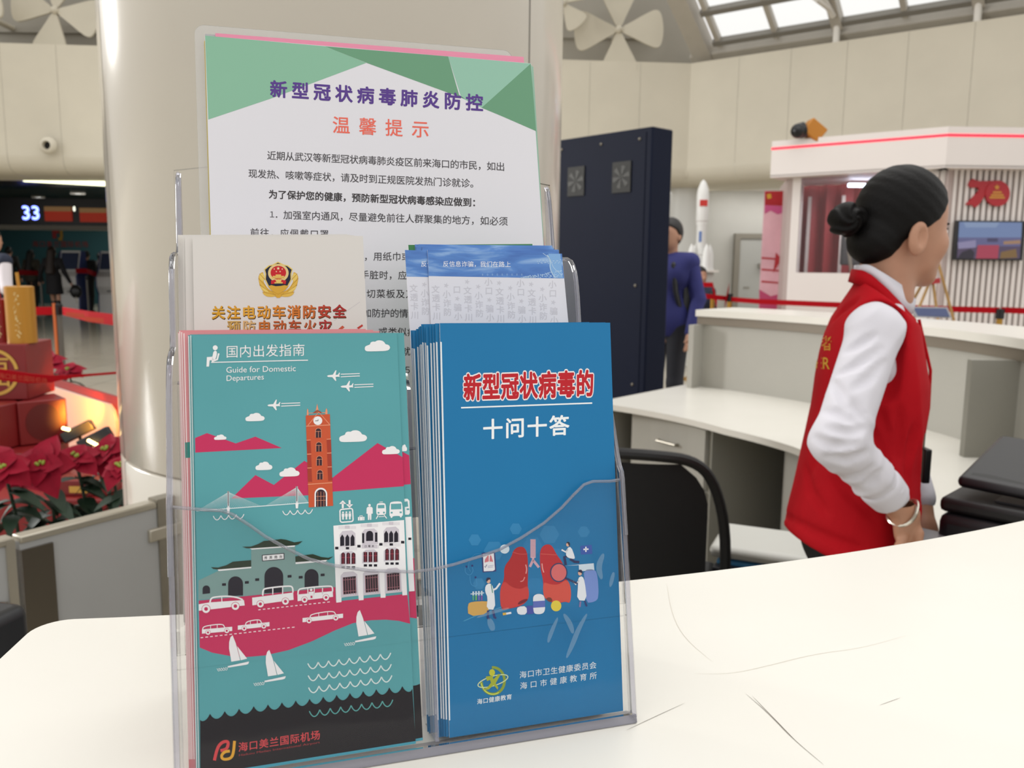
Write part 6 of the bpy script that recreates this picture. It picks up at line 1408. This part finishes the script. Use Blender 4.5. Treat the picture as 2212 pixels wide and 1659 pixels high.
def folds(P):
    z = P[:,2]; x = P[:,0]
    m = np.clip((1.28 - z)/.25, 0, 1)*np.clip((x - .70)/.06, 0, 1)
    rg = lambda ph: (1 - np.abs(np.sin(ph)))**2
    return .003 - m*(.006*rg(42*x + 9*z + 1.0) + .004*rg(27*x - 14*z)) - .004*np.clip((1.15 - z)/.2, 0, 1)*rg(13*x + 5*P[:,1] - 4*z) + .0025*np.clip((1.0 - z)/.1, 0, 1)*np.sin(26*x + 9*P[:,1] + 14*z)
def f_vest(P):
    return carve(P, f_vest_plain(P), CUT_V, .014)
def f_vest_plain(P):
    d = d_torso(P, .004) + folds(P)
    d = smax(d, hem(P), .006)
    pa_, pb2 = Wp(1848, 598), Wp(1990, 712); td = pb2 - pa_; pn = np.cross(rd, td); pn = pn*np.sign(pn[2])/np.linalg.norm(pn)
    d = smax(d, (P - pa_) @ pn.astype(np.float32), .004)
    arm = smin(d_cone(P, SH + np.array([0,0,.01]), SH*.6 + EL*.4, .056, .050), d_cone(P, Wp(1905, 720, 1.54), Wp(1912, 845, 1.53), .050, .038), .02)
    return smax(d, -(arm + .004), .006)
def valleys(fn, lines, r):
    out = []
    for ln in lines:
        pts = []
        for (xa, ya), (xb, yb) in zip(ln[:-1], ln[1:]): pts += [(xa + (xb-xa)*k/4, ya + (yb-ya)*k/4) for k in range(4)]
        pts.append(ln[-1]); hit = []
        for px, py in pts:
            d = ray(px, py); d = d/np.linalg.norm(d); t = 1.2
            for _ in range(50): t += float(np.clip(fn((CAM + d*t)[None].astype(np.float32))[0], -.05, .04))*.8
            if t < 2.2: hit.append(CAM + d*(t - .001))
        n = len(hit)
        for k in range(n-1): out.append((hit[k], hit[k+1], r*(.35 + .65*math.sin(math.pi*k/(n-1))), r*(.35 + .65*math.sin(math.pi*(k+1)/(n-1)))))
    return out
def carve(P, d, cuts, k):
    near = np.abs(d) < .03
    if near.any():
        Q = P[near]; e = d[near]
        for a, b, ra, rb in cuts: e = smax(e, -d_cone(Q, a, b, ra, rb), k)
        d = d.copy(); d[near] = e
    return d
SLV = [((1838,864),(1852,884),(1868,906)), ((1768,886),(1811,892),(1850,912)), ((1784,922),(1836,934),(1870,922)), ((1756,944),(1795,964),(1852,957)), ((1782,988),(1832,996),(1878,976)), ((1830,1034),(1865,1029),(1890,1008)), ((1824,760),(1858,742),(1890,722)), ((1805,808),(1850,788),(1902,752)), ((1797,822),(1815,850),(1830,884)), ((1870,1050),(1888,1038),(1902,1020)), ((1846,840),(1880,815),(1912,780))]
VSV = [((1880,925),(1898,955),(1922,1000)), ((1898,880),(1915,930),(1934,985)), ((1945,884),(1946,940),(1944,1000)), ((1974,925),(1966,980),(1960,1040)), ((1800,1035),(1840,1075),(1890,1120)), ((1740,1010),(1750,1060),(1785,1110)), ((1776,900),(1768,960),(1752,1020)), ((1800,690),(1820,668),(1850,648))]
CUT_S = []; CUT_V = []
def f_sleeve(P): return carve(P, f_sleeve_plain(P), CUT_S, .010)
def f_sleeve_plain(P):
    u = smin(d_cone(P, SH, EL, .0505, .0475), d_cone(P, EL, WR, .0475, .036), .02)
    u = smin(u, d_cone(P, Wp(1893, 705, 1.63), SH, .052, .050), .015)
    # creases gathered at the elbow, lighter drag lines on the upper arm
    ax = (np.asarray(EL) - SH); tt = ((P - SH) @ ax)/(ax @ ax); bx = (np.asarray(WR) - EL); t2 = ((P - EL) @ bx)/(bx @ bx)
    side = P @ np.array([.8, .1, .6])
    rg = lambda ph: (1 - np.abs(np.sin(ph)))**2
    m1 = np.exp(-((tt - .95)/.20)**2)
    u -= .0060*m1*rg(40*(P[:,2] + .75*P[:,0]) + 1.6*np.sin(17*side + 1)) + .0042*np.clip(t2*1.4, 0, 1)*rg(9*t2 + 15*P[:,0] - 16*P[:,2]) + .0034*rg(26*(P[:,2] - 1.25*P[:,0]) + 1.2*np.sin(14*P[:,2]))
    u += .002
    u = smax(u, -(d_torso(P, -.02)), .01)
    return u
def f_cuff(P):
    d = (np.asarray(WR) - EL); d = d/np.linalg.norm(d); q = d_cone(P, WR - d*.018, WR + d*.022, .040, .036); t = (P - WR) @ d
    q = smax(q, t - .018, .004); q = smax(q, -t - .03, .004); return q
wm = thing('person', 'person with black hair bun in red vest over white shirt inside the desk', 'person', (.70, 1.70, 0))
HC = Wp(1947, 470); HA = math.radians(13); pit = math.radians(-7)
hf = np.array([math.cos(HA)*math.cos(pit), math.sin(HA)*math.cos(pit), math.sin(pit)]); hr = np.array([math.sin(HA), -math.cos(HA), 0]); hu = np.cross(hr, hf)
HB_ = np.array([hf, hr, hu])
def hp(f, r, u): return HC + hf*f + hr*r + hu*u
fing = []
tipsF = [((1950,1163),(1940,1186),(1928,1204)), ((1957,1166),(1948,1192),(1937,1210)), ((1964,1166),(1957,1192),(1947,1210)), ((1970,1162),(1966,1185),(1958,1203))]
def f_head(P):
    q = (P - HC) @ HB_.T.astype(np.float32)
    d = d_ell(q, (0, 0, .008), (.090, .072, .090))
    d = smin(d, d_ell(q, (.041, 0, -.062), (.055, .053, .068)), .03); d = smin(d, d_ell(q, (.078, 0, -.110), (.019, .021, .018)), .025)
    for s in (-1, 1):
        d = smin(d, d_ell(q, (.066, s*.034, -.046), (.019, .020, .022)), .02)
        d = smax(d, -d_ell(q, (.097, s*.032, -.020), (.014, .017, .010)), .010)
        ear = d_ell(q, (-.010, s*.073, -.046), (.021, .010, .034)); ear = smax(ear, -d_ell(q, (-.006, s*.084, -.042), (.011, .010, .021)), .004); d = smin(d, ear, .006)
    d = smin(d, d_cone(q, (.090, 0, -.012), (.107, 0, -.044), .007, .010), .012); d = smin(d, d_ell(q, (.098, 0, -.050), (.012, .017, .009)), .008)
    d = smin(d, d_ell(q, (.088, 0, -.078), (.012, .022, .007)), .006); d = smin(d, d_ell(q, (.085, 0, -.089), (.011, .018, .007)), .006)
    d = smin(d, d_cone(P, hp(-.018, 0, -.06), Wp(1912, 640), .050, .054), .02)
    return d
def f_hand(P):
    d = d_cone(P, WR, HD0, .029, .0235); a = np.asarray(HD0); b = np.asarray(HD1)
    ax = (b - a)/np.linalg.norm(b - a); q = P - (a + b)/2; B = np.array([ax, np.cross(ax, [0.6, -.8, 0]), [0, 0, 0]]); n_ = B[1]/np.linalg.norm(B[1]); w_ = np.cross(n_, ax); B = np.array([ax, n_, w_])
    d = smin(d, d_ell(P, (a + b)/2, (.042, .034, .017), B), .015)
    for k, (p0, p1, p2) in enumerate(tipsF):
        D = 1.475 + .014*k; A, Bq, Cq = Wp(*p0, D+.01), Wp(*p1, D), Wp(*p2, D+.012)
        d = smin(d, smin(d_cone(P, A, Bq, .0092, .0085), d_cone(P, Bq, Cq, .0085, .0070), .004), .005)
    d = smin(d, smin(d_cone(P, Wp(1968, 1128, 1.50), Wp(1983, 1152, 1.49), .0125, .0098), d_cone(P, Wp(1983, 1152, 1.49), Wp(1984, 1180, 1.485), .0098, .0075), .004), .008)
    return d
# left arm, mostly hidden: reaching down in front
SH2, EL2, WR2, HL2 = Wp(1895, 705, 1.84), Wp(1930, 930, 1.90), Wp(1985, 1075, 1.80), Wp(1995, 1150, 1.76)
def f_sleeve2(P): return smin(smin(d_cone(P, SH2, EL2, .060, .048), d_cone(P, EL2, WR2, .048, .036), .02), d_cone(P, Wp(1893, 705, 1.78), SH2, .06, .06), .03)
def f_hand2(P):
    d = smin(d_cone(P, WR2, HL2, .027, .026), d_ell(P, HL2, (.03, .02, .035)), .012)
    for k in range(4): b = HL2 + np.array([-.02 + .013*k, .0, -.03]); d = smin(d, d_cone(P, b, b + np.array([.008, -.01, -.045]), .0088, .007), .004)
    return smin(d, d_cone(P, HL2 + np.array([-.02, -.01, 0]), HL2 + np.array([-.045, -.02, -.03]), .011, .008), .008)
hipz = .80; hc_ = Wp(1848, 1200)
FOOT = [np.array([hc_[0] + rd[0]*.09, hc_[1] + rd[1]*.09, .075]), np.array([hc_[0] - rd[0]*.09, hc_[1] - rd[1]*.09, .075])]
HIP = [np.array([hc_[0] + rd[0]*.085, hc_[1] + rd[1]*.085, hipz]), np.array([hc_[0] - rd[0]*.085, hc_[1] - rd[1]*.085, hipz])]
def f_legs(P, g=0.0):
    d = d_ell(P, (hc_[0], hc_[1], hipz+.05), (.112+g, .16+g, .13+g))
    for h_, f_ in zip(HIP, FOOT):
        kn_ = (h_ + f_)/2 + fd*.025; d = smin(d, smin(d_cone(P, h_, kn_, .085+g, .056+g), d_cone(P, kn_, f_, .056+g, .038+g), .02), .03)
    return d
def f_core(P):
    d = smin(smax(smax(d_torso(P, -.042), .86 - P[:,2], .01), P[:,2] - 1.325, .01), f_legs(P, -.014), .03); d = smin(d, d_cone(P, SH, EL, .036, .031), .02); d = smin(d, d_cone(P, EL, WR, .031, .026), .015)
    d = smin(d, smin(d_cone(P, SH2, EL2, .045, .036), d_cone(P, EL2, WR2, .036, .027), .015), .02); return d
def f_body(P): return smin(smin(smin(f_core(P), f_head(P), .01), f_hand(P), .006), f_hand2(P), .006)
bodyV, bodyF = [], []
def region(fn, lo, hi, h):
    V, Q = surfnet(fn, lo, hi, h); o = sum(len(v) for v in bodyV); bodyV.append(V); bodyF.extend([list(map(int, q + o)) for q in Q])
region(lambda P: smin(f_head(P), f_core(P), .01), (HC[0]-.15, 1.55, 1.27), (HC[0]+.16, 1.86, 1.60), .0035)
hx = (HD0[0]-.075, 1.40, .79); region(f_hand, hx, (HD0[0]+.06, 1.62, .97), .0028)
region(f_hand2, (HL2[0]-.08, 1.66, .78), (HL2[0]+.08, 1.90, .955), .004)
region(f_core, (.42, 1.36, 0.0), (1.02, 2.02, 1.28), .013)
mb = MB(); mb.v = [tuple(map(float, v)) for v in np.concatenate(bodyV)]; mb.f = bodyF; mb.mats = [skin]; mb.mi = [0]*len(bodyF)
ob = mb.build('body', wm, True, angle=180); md = ob.modifiers.new('smooth', 'SMOOTH'); md.factor = .5; md.iterations = 2
CUT_S += valleys(f_sleeve_plain, SLV, .0062); CUT_V += valleys(f_vest_plain, VSV, .0036); CUT_V += valleys(f_vest_plain, [((1692,1112),(1754,1146),(1815,1172),(1860,1185))], .0032)
sdf_mesh('red_vest', f_vest, (.50, 1.42, .74), (.93, 1.96, 1.42), .0055, vest_m, wm)
sl_ = sdf_mesh('shirt_sleeve', f_sleeve, (.48, 1.34, .88), (.84, 1.74, 1.36), .0045, shirt_m, wm)
sdf_mesh('cuff', f_cuff, tuple(WR - .07), tuple(WR + .07), .0035, shirt_m, wm)
sdf_mesh('shirt_sleeve', f_sleeve2, (.66, 1.74, .88), (.96, 1.98, 1.36), .009, shirt_m, wm)
sdf_mesh('trousers', lambda P: smax(f_legs(P, .0), .09 - P[:,2], .01), (.36, 1.36, .06), (.98, 2.02, .96), .009, trous, wm)
for f_ in FOOT: sdf_mesh('shoe', lambda P: smax(d_ell(P, f_ + fd*.05 + np.array([0,0,-.04]), (.13, .045, .05), np.array([fd, rd, [0,0,1]])), .004 - P[:,2], .004), tuple(f_ - np.array([.16,.16,.08])), tuple(f_ + np.array([.22,.2,.05])), .008, shoe_m, wm)
def f_hair(P):
    q = (P - HC) @ HB_.T.astype(np.float32)
    d = d_ell(q, (-.002, 0, .008), (.094, .078, .096)); d = smin(d, d_ell(q, (-.055, 0, -.055), (.046, .058, .048)), .02)
    g = np.interp(q[:,2], [-.13, -.10, -.07, -.045, -.02, 0, .03, .06, .085, .11], [-.050, -.040, -.030, -.022, .012, .036, .056, .066, .074, .08])
    d = smax(d, q[:,0] - g, .006)
    d += .0004*np.sin(240*q[:,2] + 160*q[:,0])
    return d
sdf_mesh('hair', f_hair, tuple(HC - .15), tuple(HC + .15), .0035, hair_m, wm)
def f_bun(P):
    q = (P - HC) @ HB_.T.astype(np.float32); d = d_ell(q, (-.126, 0, -.022), (.030, .034, .034)); a = np.arctan2(q[:,2]+.022, q[:,0]+.126); r_ = np.hypot(q[:,2]+.022, q[:,0]+.126)
    d += .0028*np.sin(5*a + 300*r_) ; return smin(d, d_cone(q, (-.09, 0, -.015), (-.118, 0, -.02), .022, .022), .01)
sdf_mesh('hair_bun', f_bun, tuple(hp(-.125, 0, -.02) - .06), tuple(hp(-.125, 0, -.02) + .06), .003, hair_m, wm)
def face_f(r, u):
    F = np.linspace(.14, .02, 241); Pq = np.array([hp(f, r, u) for f in F], np.float32); v = f_head(Pq); return float(F[np.argmax(v < 0)])
M_ = Matrix([[*map(float, r)] for r in HB_.T]).to_4x4()
for s in (-1, 1):
    ef = face_f(s*.032, -.021)
    MB().sphere(hp(ef-.0065, s*.032, -.021), .0105, mat('eye_white', 'E6E2DE', 0.2), 16, 10).build('eye', wm)
    MB().sphere(hp(ef+.0008, s*.0325, -.021), .0048, mat('eye_dark', '1C1210', 0.15), 12, 8).build('iris', wm)
    MB().sphere(hp(face_f(s*.033, -.003)-.0015, s*.033, -.003), .016, hair_m, 12, 8, (.18, .62, .15), M_).build('eyebrow', wm)
    MB().sphere(hp(ef-.002, s*.033, -.0125), .012, hair_m, 12, 8, (.32, .75, .12), M_).build('eyelash', wm)
MB().sphere(hp(face_f(0, -.0835)-.004, 0, -.0835), .017, mat('lips', 'A0564F', 0.4), 14, 8, (.36, 1.0, .40), M_).build('lips', wm)
# collars: near-side edge pairs, mirrored through the middle of the neck
nc = Wp(1910, 625)
def collar(name, m, pairs, th):
    near = [(Wp(*a, D), Wp(*b, D)) for a, b, D in pairs]
    ref = lambda p: p - rd*(2*float((p - nc) @ rd))
    ring = near[::-1] + [(ref(a), ref(b)) for a, b in near]
    T = chaikin([tuple(a) for a, b in ring], 2); B = chaikin([tuple(b) for a, b in ring], 2); mb = MB(); n = len(T)
    mb.add(T + B, [(i, n+i, n+i+1, i+1) for i in range(n-1)], m); o = mb.build(name, wm, True, angle=60); sd = o.modifiers.new('thickness', 'SOLIDIFY'); sd.thickness = th; sd.offset = 0; return o
collar('shirt_collar', shirt_m, [((1856,574),(1853,592),1.668),((1864,571),(1868,592),1.652),((1881,573),(1889,604),1.640),((1906,588),(1913,628),1.634),((1930,604),(1938,656),1.638),((1953,620),(1962,682),1.652),((1977,648),(1972,676),1.676)], .004)
collar('vest_collar', vest_m, [((1850,582),(1842,610),1.668),((1863,584),(1862,616),1.648),((1886,596),(1884,630),1.632),((1911,618),(1910,656),1.624),((1936,645),(1936,694),1.626),((1960,672),(1962,735),1.642),((1976,690),(1990,772),1.668)], .006)
MB().prism([Wp(1958,690,1.63), Wp(1990,768,1.668), Wp(1969,748,1.632), Wp(1951,722,1.622)], (0, .006, 0), vest_m).build('lapel', wm, bevel=.002)
sdf_mesh('shirt_body', lambda P: smax(smax(d_torso(P, -.022) + .003*np.sin(70*P[:,2] + 20*P[:,0]), P[:,2] - 1.335, .005), 1.0 - P[:,2], .005), (.50, 1.42, .96), (.93, 1.96, 1.36), .007, shirt_m, wm)
# gold lettering on the back of the vest, laid onto the cloth
def vest_hit(px, py):
    d = ray(px, py); d = d/np.linalg.norm(d); t = np.full(1, 1.25)
    for _ in range(60):
        P = (CAM + d*t[0])[None].astype(np.float32); t = t + np.clip(f_vest(P), -.05, .03)*.8
    P = (CAM + d*t[0])[None].astype(np.float32)
    return CAM + d*(t[0] - .0022) if abs(float(f_vest(P)[0])) < .003 and t[0] < 2.2 else None
gl = mat('gold_lettering', 'D8A62A', 0.5)
def vest_text(txt, x0, x1, yb, h, slant, lat=False):
    mb = MB()
    for i, ch in enumerate(txt):
        V, Fc = glyph(ch); cw = (x1 - x0)/len(txt)
        q = (V - V.min(0)) if lat else V - GC + GH/2
        hh = glyph('E')[0][:,1].max() if lat else GH
        sx = cw*.86/((V[:,0].max() - V[:,0].min()) if lat else GH)
        pts = [vest_hit(x0 + cw*i + p[0]*sx, yb + slant*(cw*i + p[0]*sx) - p[1]*h/hh) for p in q]
        ok = [f for f in Fc if all(pts[j] is not None for j in f)]; mb.add([p if p is not None else np.zeros(3) for p in pts], ok, gl)
    mb.build('lettering', wm, smooth=False)
vest_text('作者', 1752, 1799, 757, 30, .0); vest_text('KER', 1745, 1794, 796, 25, .03, True)
# silver bangle, lanyard with black badge
bd_ = (np.asarray(HD0) - WR); bd_ /= np.linalg.norm(bd_); a_ = np.cross(bd_, [0, 0, 1.0]); a_ /= np.linalg.norm(a_); b_ = np.cross(bd_, a_); cb = np.asarray(HD0) - bd_*.008
ring_ = [cb + (a_*math.cos(t) + b_*math.sin(t))*.030 + bd_*.004*math.sin(2*t) for t in np.linspace(0, 2*math.pi, 30, False)]
tag(MB().tube(ring_, .0032, mat('silver', 'D8D2C4', 0.2, metal=.9), 8, closed=True).build('bangle'), 'silver bangle on the wrist of the person in the red vest', 'bracelet')
b0 = Wp(1993, 955, 1.76); bg_ = thing('badge', 'black hanging badge on a red lanyard at the front of the red vest', 'badge', Wp(1992, 1035, 1.76))
MB().tube([Wp(1985, 690, 1.78), Wp(2010, 800, 1.76), Wp(2006, 880, 1.76), b0], .0035, vest_m, 8).build('lanyard', bg_)
MB().box((b0[0]-.008, b0[1]-.03, b0[2]-.085), (b0[0]+.008, b0[1]+.03, b0[2]-.01), black).build('card_case', bg_, bevel=.003)
MB().tube([b0 + np.array([0,0,.02]), b0 - np.array([0,0,.012])], .005, steel, 8).build('clip', bg_)

# ---------------- simpler figures farther away
def figure(label, px, D, heading, height, top, bottom, hair_c='15110F', h=.016, arms=None, stride=.0, skirt=False, long_hair=False, sleeve=None, seated=False, group=None, floor=0.0, skin_c='B98B72', boots=False):
    x = at(px, 560, D)[0]; t = thing('person', label, 'person', (x, D, floor), group)
    s = height/1.70; hd = math.radians(heading); R3 = np.array([[math.cos(hd), -math.sin(hd), 0], [math.sin(hd), math.cos(hd), 0], [0, 0, 1]])    # local +y is the facing direction
    L = lambda *p: np.array(p, float)*s
    tm, bm2, sm_, hm2 = mat('cloth_' + top, top, .8, noise=.06, nscale=9), mat('cloth_' + bottom, bottom, .8), mat('skin_' + skin_c, skin_c, .5), mat('hair_' + hair_c, hair_c, .5)
    hips = [L(-.085, 0, .90), L(.085, 0, .90)]
    if seated: knees = [L(-.10, .40, .50), L(.10, .40, .50)]; feet = [L(-.10, .42, .07), L(.10, .42, .07)]; dz = -.42*s; hips = [L(-.085, 0, .50), L(.085, 0, .50)]
    else: knees = [L(-.085, stride*.6 + .02, .49), L(.085, -stride*.2 + .02, .49)]; feet = [L(-.085, stride, .07), L(.085, -stride, .07 + .04*(stride > .05))]; dz = 0.0
    off = np.array([0, 0, dz]); sh = [L(-.165, 0, 1.385) + off, L(.165, 0, 1.385) + off]; arms = arms or [((-.23, -.02, 1.12), (-.23, .08, .88)), ((.23, -.02, 1.12), (.23, .08, .88))]
    el = [L(*a[0]) + off for a in arms]; wr = [L(*a[1]) + off for a in arms]; hc = L(0, .015, 1.585) + off
    def head(P):
        d = smin(d_ell(P, hc, L(.075, .090, .105)), d_ell(P, hc + L(0, .03, -.055), L(.055, .055, .065)), .02*s); d = smin(d, d_cone(P, hc + L(0, .095, -.01), hc + L(0, .105, -.03), .008*s, .013*s), .01*s)
        for q in (-1, 1): d = smin(d, d_ell(P, hc + L(q*.077, -.005, -.02), L(.010, .02, .032)), .006*s); d = smax(d, -d_ell(P, hc + L(q*.03, .09, 0), L(.016, .014, .009)), .008)
        return smin(d, d_cone(P, hc + L(0, -.01, -.07), L(0, -.01, 1.40) + off, .05*s, .055*s), .02)
    def torso(P, g):
        d = smin(d_cone(P, L(-.07, 0, 1.30) + off, L(.07, 0, 1.30) + off, (.118+g)*s, (.118+g)*s), d_ell(P, L(0, 0, 1.0) + off, L(.150+g, .11+g, .22)), .08*s)
        return smin(d, d_cone(P, sh[0], sh[1], (.062+g)*s, (.062+g)*s), .05*s)
    def limbs(P, g, wrist=True):
        d = np.full(len(P), 9.0, np.float32)
        for k in (0, 1): d = np.minimum(d, smin(d_cone(P, sh[k], el[k], (.050+g)*s, (.042+g)*s), d_cone(P, el[k], wr[k], (.042+g)*s, (.028+g)*s), .02*s))
        return d
    def hand(P):
        d = np.full(len(P), 9.0, np.float32)
        for k in (0, 1):
            v = wr[k] - el[k]; v = v/np.linalg.norm(v); d = np.minimum(d, d_ell(P, wr[k] + v*.05*s, L(.024, .034, .05)))
            for j in range(4): b0 = wr[k] + v*.085*s + L(0, -.027 + .018*j, 0); d = smin(d, d_cone(P, b0, b0 + v*.06*s + L(0, .006, 0), .009*s, .007*s), .005)
            d = smin(d, d_cone(P, wr[k] + v*.03*s + L(0, .03, 0), wr[k] + v*.075*s + L(0, .055, 0), .011*s, .008*s), .008)
        return d
    def legs(P, g):
        d = np.full(len(P), 9.0, np.float32)
        for k in (0, 1): d = smin(d, smin(d_cone(P, hips[k], knees[k], (.080+g)*s, (.056+g)*s), d_cone(P, knees[k], feet[k], (.056+g)*s, (.040+g)*s), .02*s), .02*s)
        return smin(d, d_ell(P, (hips[0] + hips[1])/2 + L(0, 0, .05), L(.15+g, .115+g, .12+g)), .04*s)
    body = lambda P: smin(smin(smin(smin(head(P), torso(P, -.02), .02), limbs(P, -.008), .02), legs(P, -.012), .03), hand(P), .01)
    lo, hi = L(-.48, -.45, -.01), L(.48, .62, 1.76)
    def add(nm, fn, m_, lo=lo, hi=hi, hh=h):
        V, Q = surfnet(fn, lo, hi, hh); V = V @ R3.T + np.array([x, D, floor]); mb = MB(); mb.v = [tuple(map(float, v)) for v in V]; mb.f = [list(map(int, q)) for q in Q]; mb.mats = [m_]; mb.mi = [0]*len(mb.f); return mb.build(nm, t, True, angle=180)
    add('body', body, sm_)
    hem_z = (.50 if skirt else .86)*s + dz*(0 if seated else 1)
    if skirt: cloth = lambda P: smin(torso(P, .008), smax(d_cone(P, L(0, 0, 1.0), L(0, .02, .60), .15*s, .185*s), .62*s - P[:,2], .01), .05)
    else: cloth = lambda P: smax(smin(torso(P, .010), d_ell(P, L(0, 0, .95) + off, L(.165, .125, .16)), .04), (.84*s + dz) - P[:,2], .01)
    add('top', cloth, tm); sv = mat('cloth_' + sleeve, sleeve, .8) if sleeve else tm
    for k in (0, 1): add('sleeve', lambda P, k=k: smax(smin(d_cone(P, sh[k], el[k], .062*s, .054*s), d_cone(P, el[k], wr[k], .054*s, .040*s), .02*s), -torso(P, -.01), .01), sv)
    if not skirt: add('trousers', lambda P: smax(legs(P, .006), .075*s - P[:,2], .01), bm2)
    for k in (0, 1):
        f_ = feet[k]; fn = (lambda P, f_=f_, k=k: smin(smax(d_ell(P, f_ + L(0, .06, -.03), L(.045, .13, .045)), -P[:,2], .004), d_cone(P, f_, knees[k]*.85 + f_*.15 if boots else f_ + L(0, 0, .02), .046*s, (.062 if boots else .04)*s), .01)); add('shoe', fn, shoe_m, f_ - .16*s - L(0, .05, 0), f_ + L(.16, .22, .42 if boots else .12))
    hairf = lambda P: smax(d_ell(P, hc + L(0, -.012, .015), L(.088, .098, .112)), (P[:,1] - hc[1]) - np.interp(P[:,2] - hc[2], [-.12*s, -.03*s, .03*s, .06*s, .1*s], [-.03*s, .0, .03*s, .075*s, .10*s]), .008)
    if long_hair: hair_f = lambda P: smin(hairf(P), smax(d_cone(P, hc + L(0, -.05, 0), L(0, -.12, 1.12), .085*s, .11*s), (1.08*s) - P[:,2], .02), .03)
    else: hair_f = hairf
    add('hair', hair_f, hm2)
    return t, x, [R3 @ w + np.array([x, D, floor]) for w in wr]
figure('person in a blue shirt with backpack straps, half hidden behind the navy kiosk', 1448, 6.45, 140, 1.77, '2C2F6E', '23242C', h=.011)
t_ = bpy.context.scene.objects
bx = at(1472, 600, 6.35); tag(MB().tube([(bx[0]-.03, 6.42, 1.50), (bx[0]-.07, 6.31, 1.42), (bx[0]-.05, 6.29, 1.22), (bx[0]+.02, 6.36, 1.02)], .02, darkgrey, 8).box((bx[0]+.02, 6.33, 1.0), (bx[0]+.12, 6.62, 1.43), darkgrey).build('backpack'), 'dark backpack worn by the person in the blue shirt', 'backpack')
figure('small seated person in a dark jacket beyond the red belts, below the rocket model', 1513, 11.6, 200, 1.88, '2A3348', '1B1B20', h=.018, seated=True)
sx_ = at(1510, 560, 11.6)[0]; st = thing('stool', 'dark seat under the small seated person beyond the red belts', 'stool', (sx_, 11.6, 0)); MB().box((sx_-.2, 11.42, .36), (sx_+.2, 11.78, .40), darkgrey).build('seat', st, bevel=.01); MB().tube([(sx_, 11.6, 0), (sx_, 11.6, .36)], .04, darkgrey).build('column', st)
figure('person in a navy vest with white sleeves cut by the left edge of the photo', -18, 8.2, -20, 1.72, '1D2438', '191C28', h=.014, sleeve='D9D3D8', arms=[((-.24, -.05, 1.12), (-.22, .12, .96)), ((.24, -.06, 1.12), (.26, .10, .95))])
_, _, wr_ = figure('long-haired person in a short black dress walking towards check-in', 113, 19.6, 0, 1.74, '17161B', '17161B', hair_c='2A1E19', h=.02, skirt=True, long_hair=True, boots=True, stride=.12, arms=[((-.27, -.02, 1.14), (-.36, .06, .92)), ((.26, -.02, 1.14), (.36, .03, .90))])
c = np.array(wr_[1]) + np.array([.12, 0, -.22]); bk = thing('backpack', 'black backpack hanging from the hand of the person in the black dress', 'backpack', c)
MB().sphere(c, .16, black, 16, 10, (.85, .6, 1.0)).build('bag_body', bk); MB().tube([c + np.array([-.03, 0, .14]), np.array(wr_[1]) + np.array([.02, 0, -.06]), c + np.array([.04, 0, .14])], .012, black, 8).build('handle', bk); MB().tube([c + np.array([.02, -.05, -.12]), c + np.array([.04, -.05, -.28])], .012, alum, 8).build('strap', bk)
for px, D, hdg, H, topc, lab, lh in ((20, 24, 10, 1.80, '1A1714', 'tall dark-clothed person in the check-in queue at far left, seen from behind', False), (67, 22.5, -5, 1.70, '3A342A', 'person in olive brown coat queueing left of the person in the black dress', True), (133, 25.5, 15, 1.70, '221B18', 'dark-clothed person in the queue just behind the first check-in machine', True),
                                    (166, 23.5, -10, 1.62, '16151A', 'dark-clothed person between the two check-in machines, on the left', False), (187, 23.0, 5, 1.70, '121216', 'dark-clothed person between the two check-in machines, on the right', False), (216, 26, 0, 1.68, '1A191C', 'dark-haired person with head above the machine nearest the pillar', False), (4, 25.5, 0, 1.66, '15130F', 'dark-haired person at the left edge behind the tall person', False)):
    figure(lab, px, D, hdg, H, topc, '14130F', h=.028, long_hair=lh, group='people waiting at check-in', stride=.05)
bpy.data.objects.remove(_to)
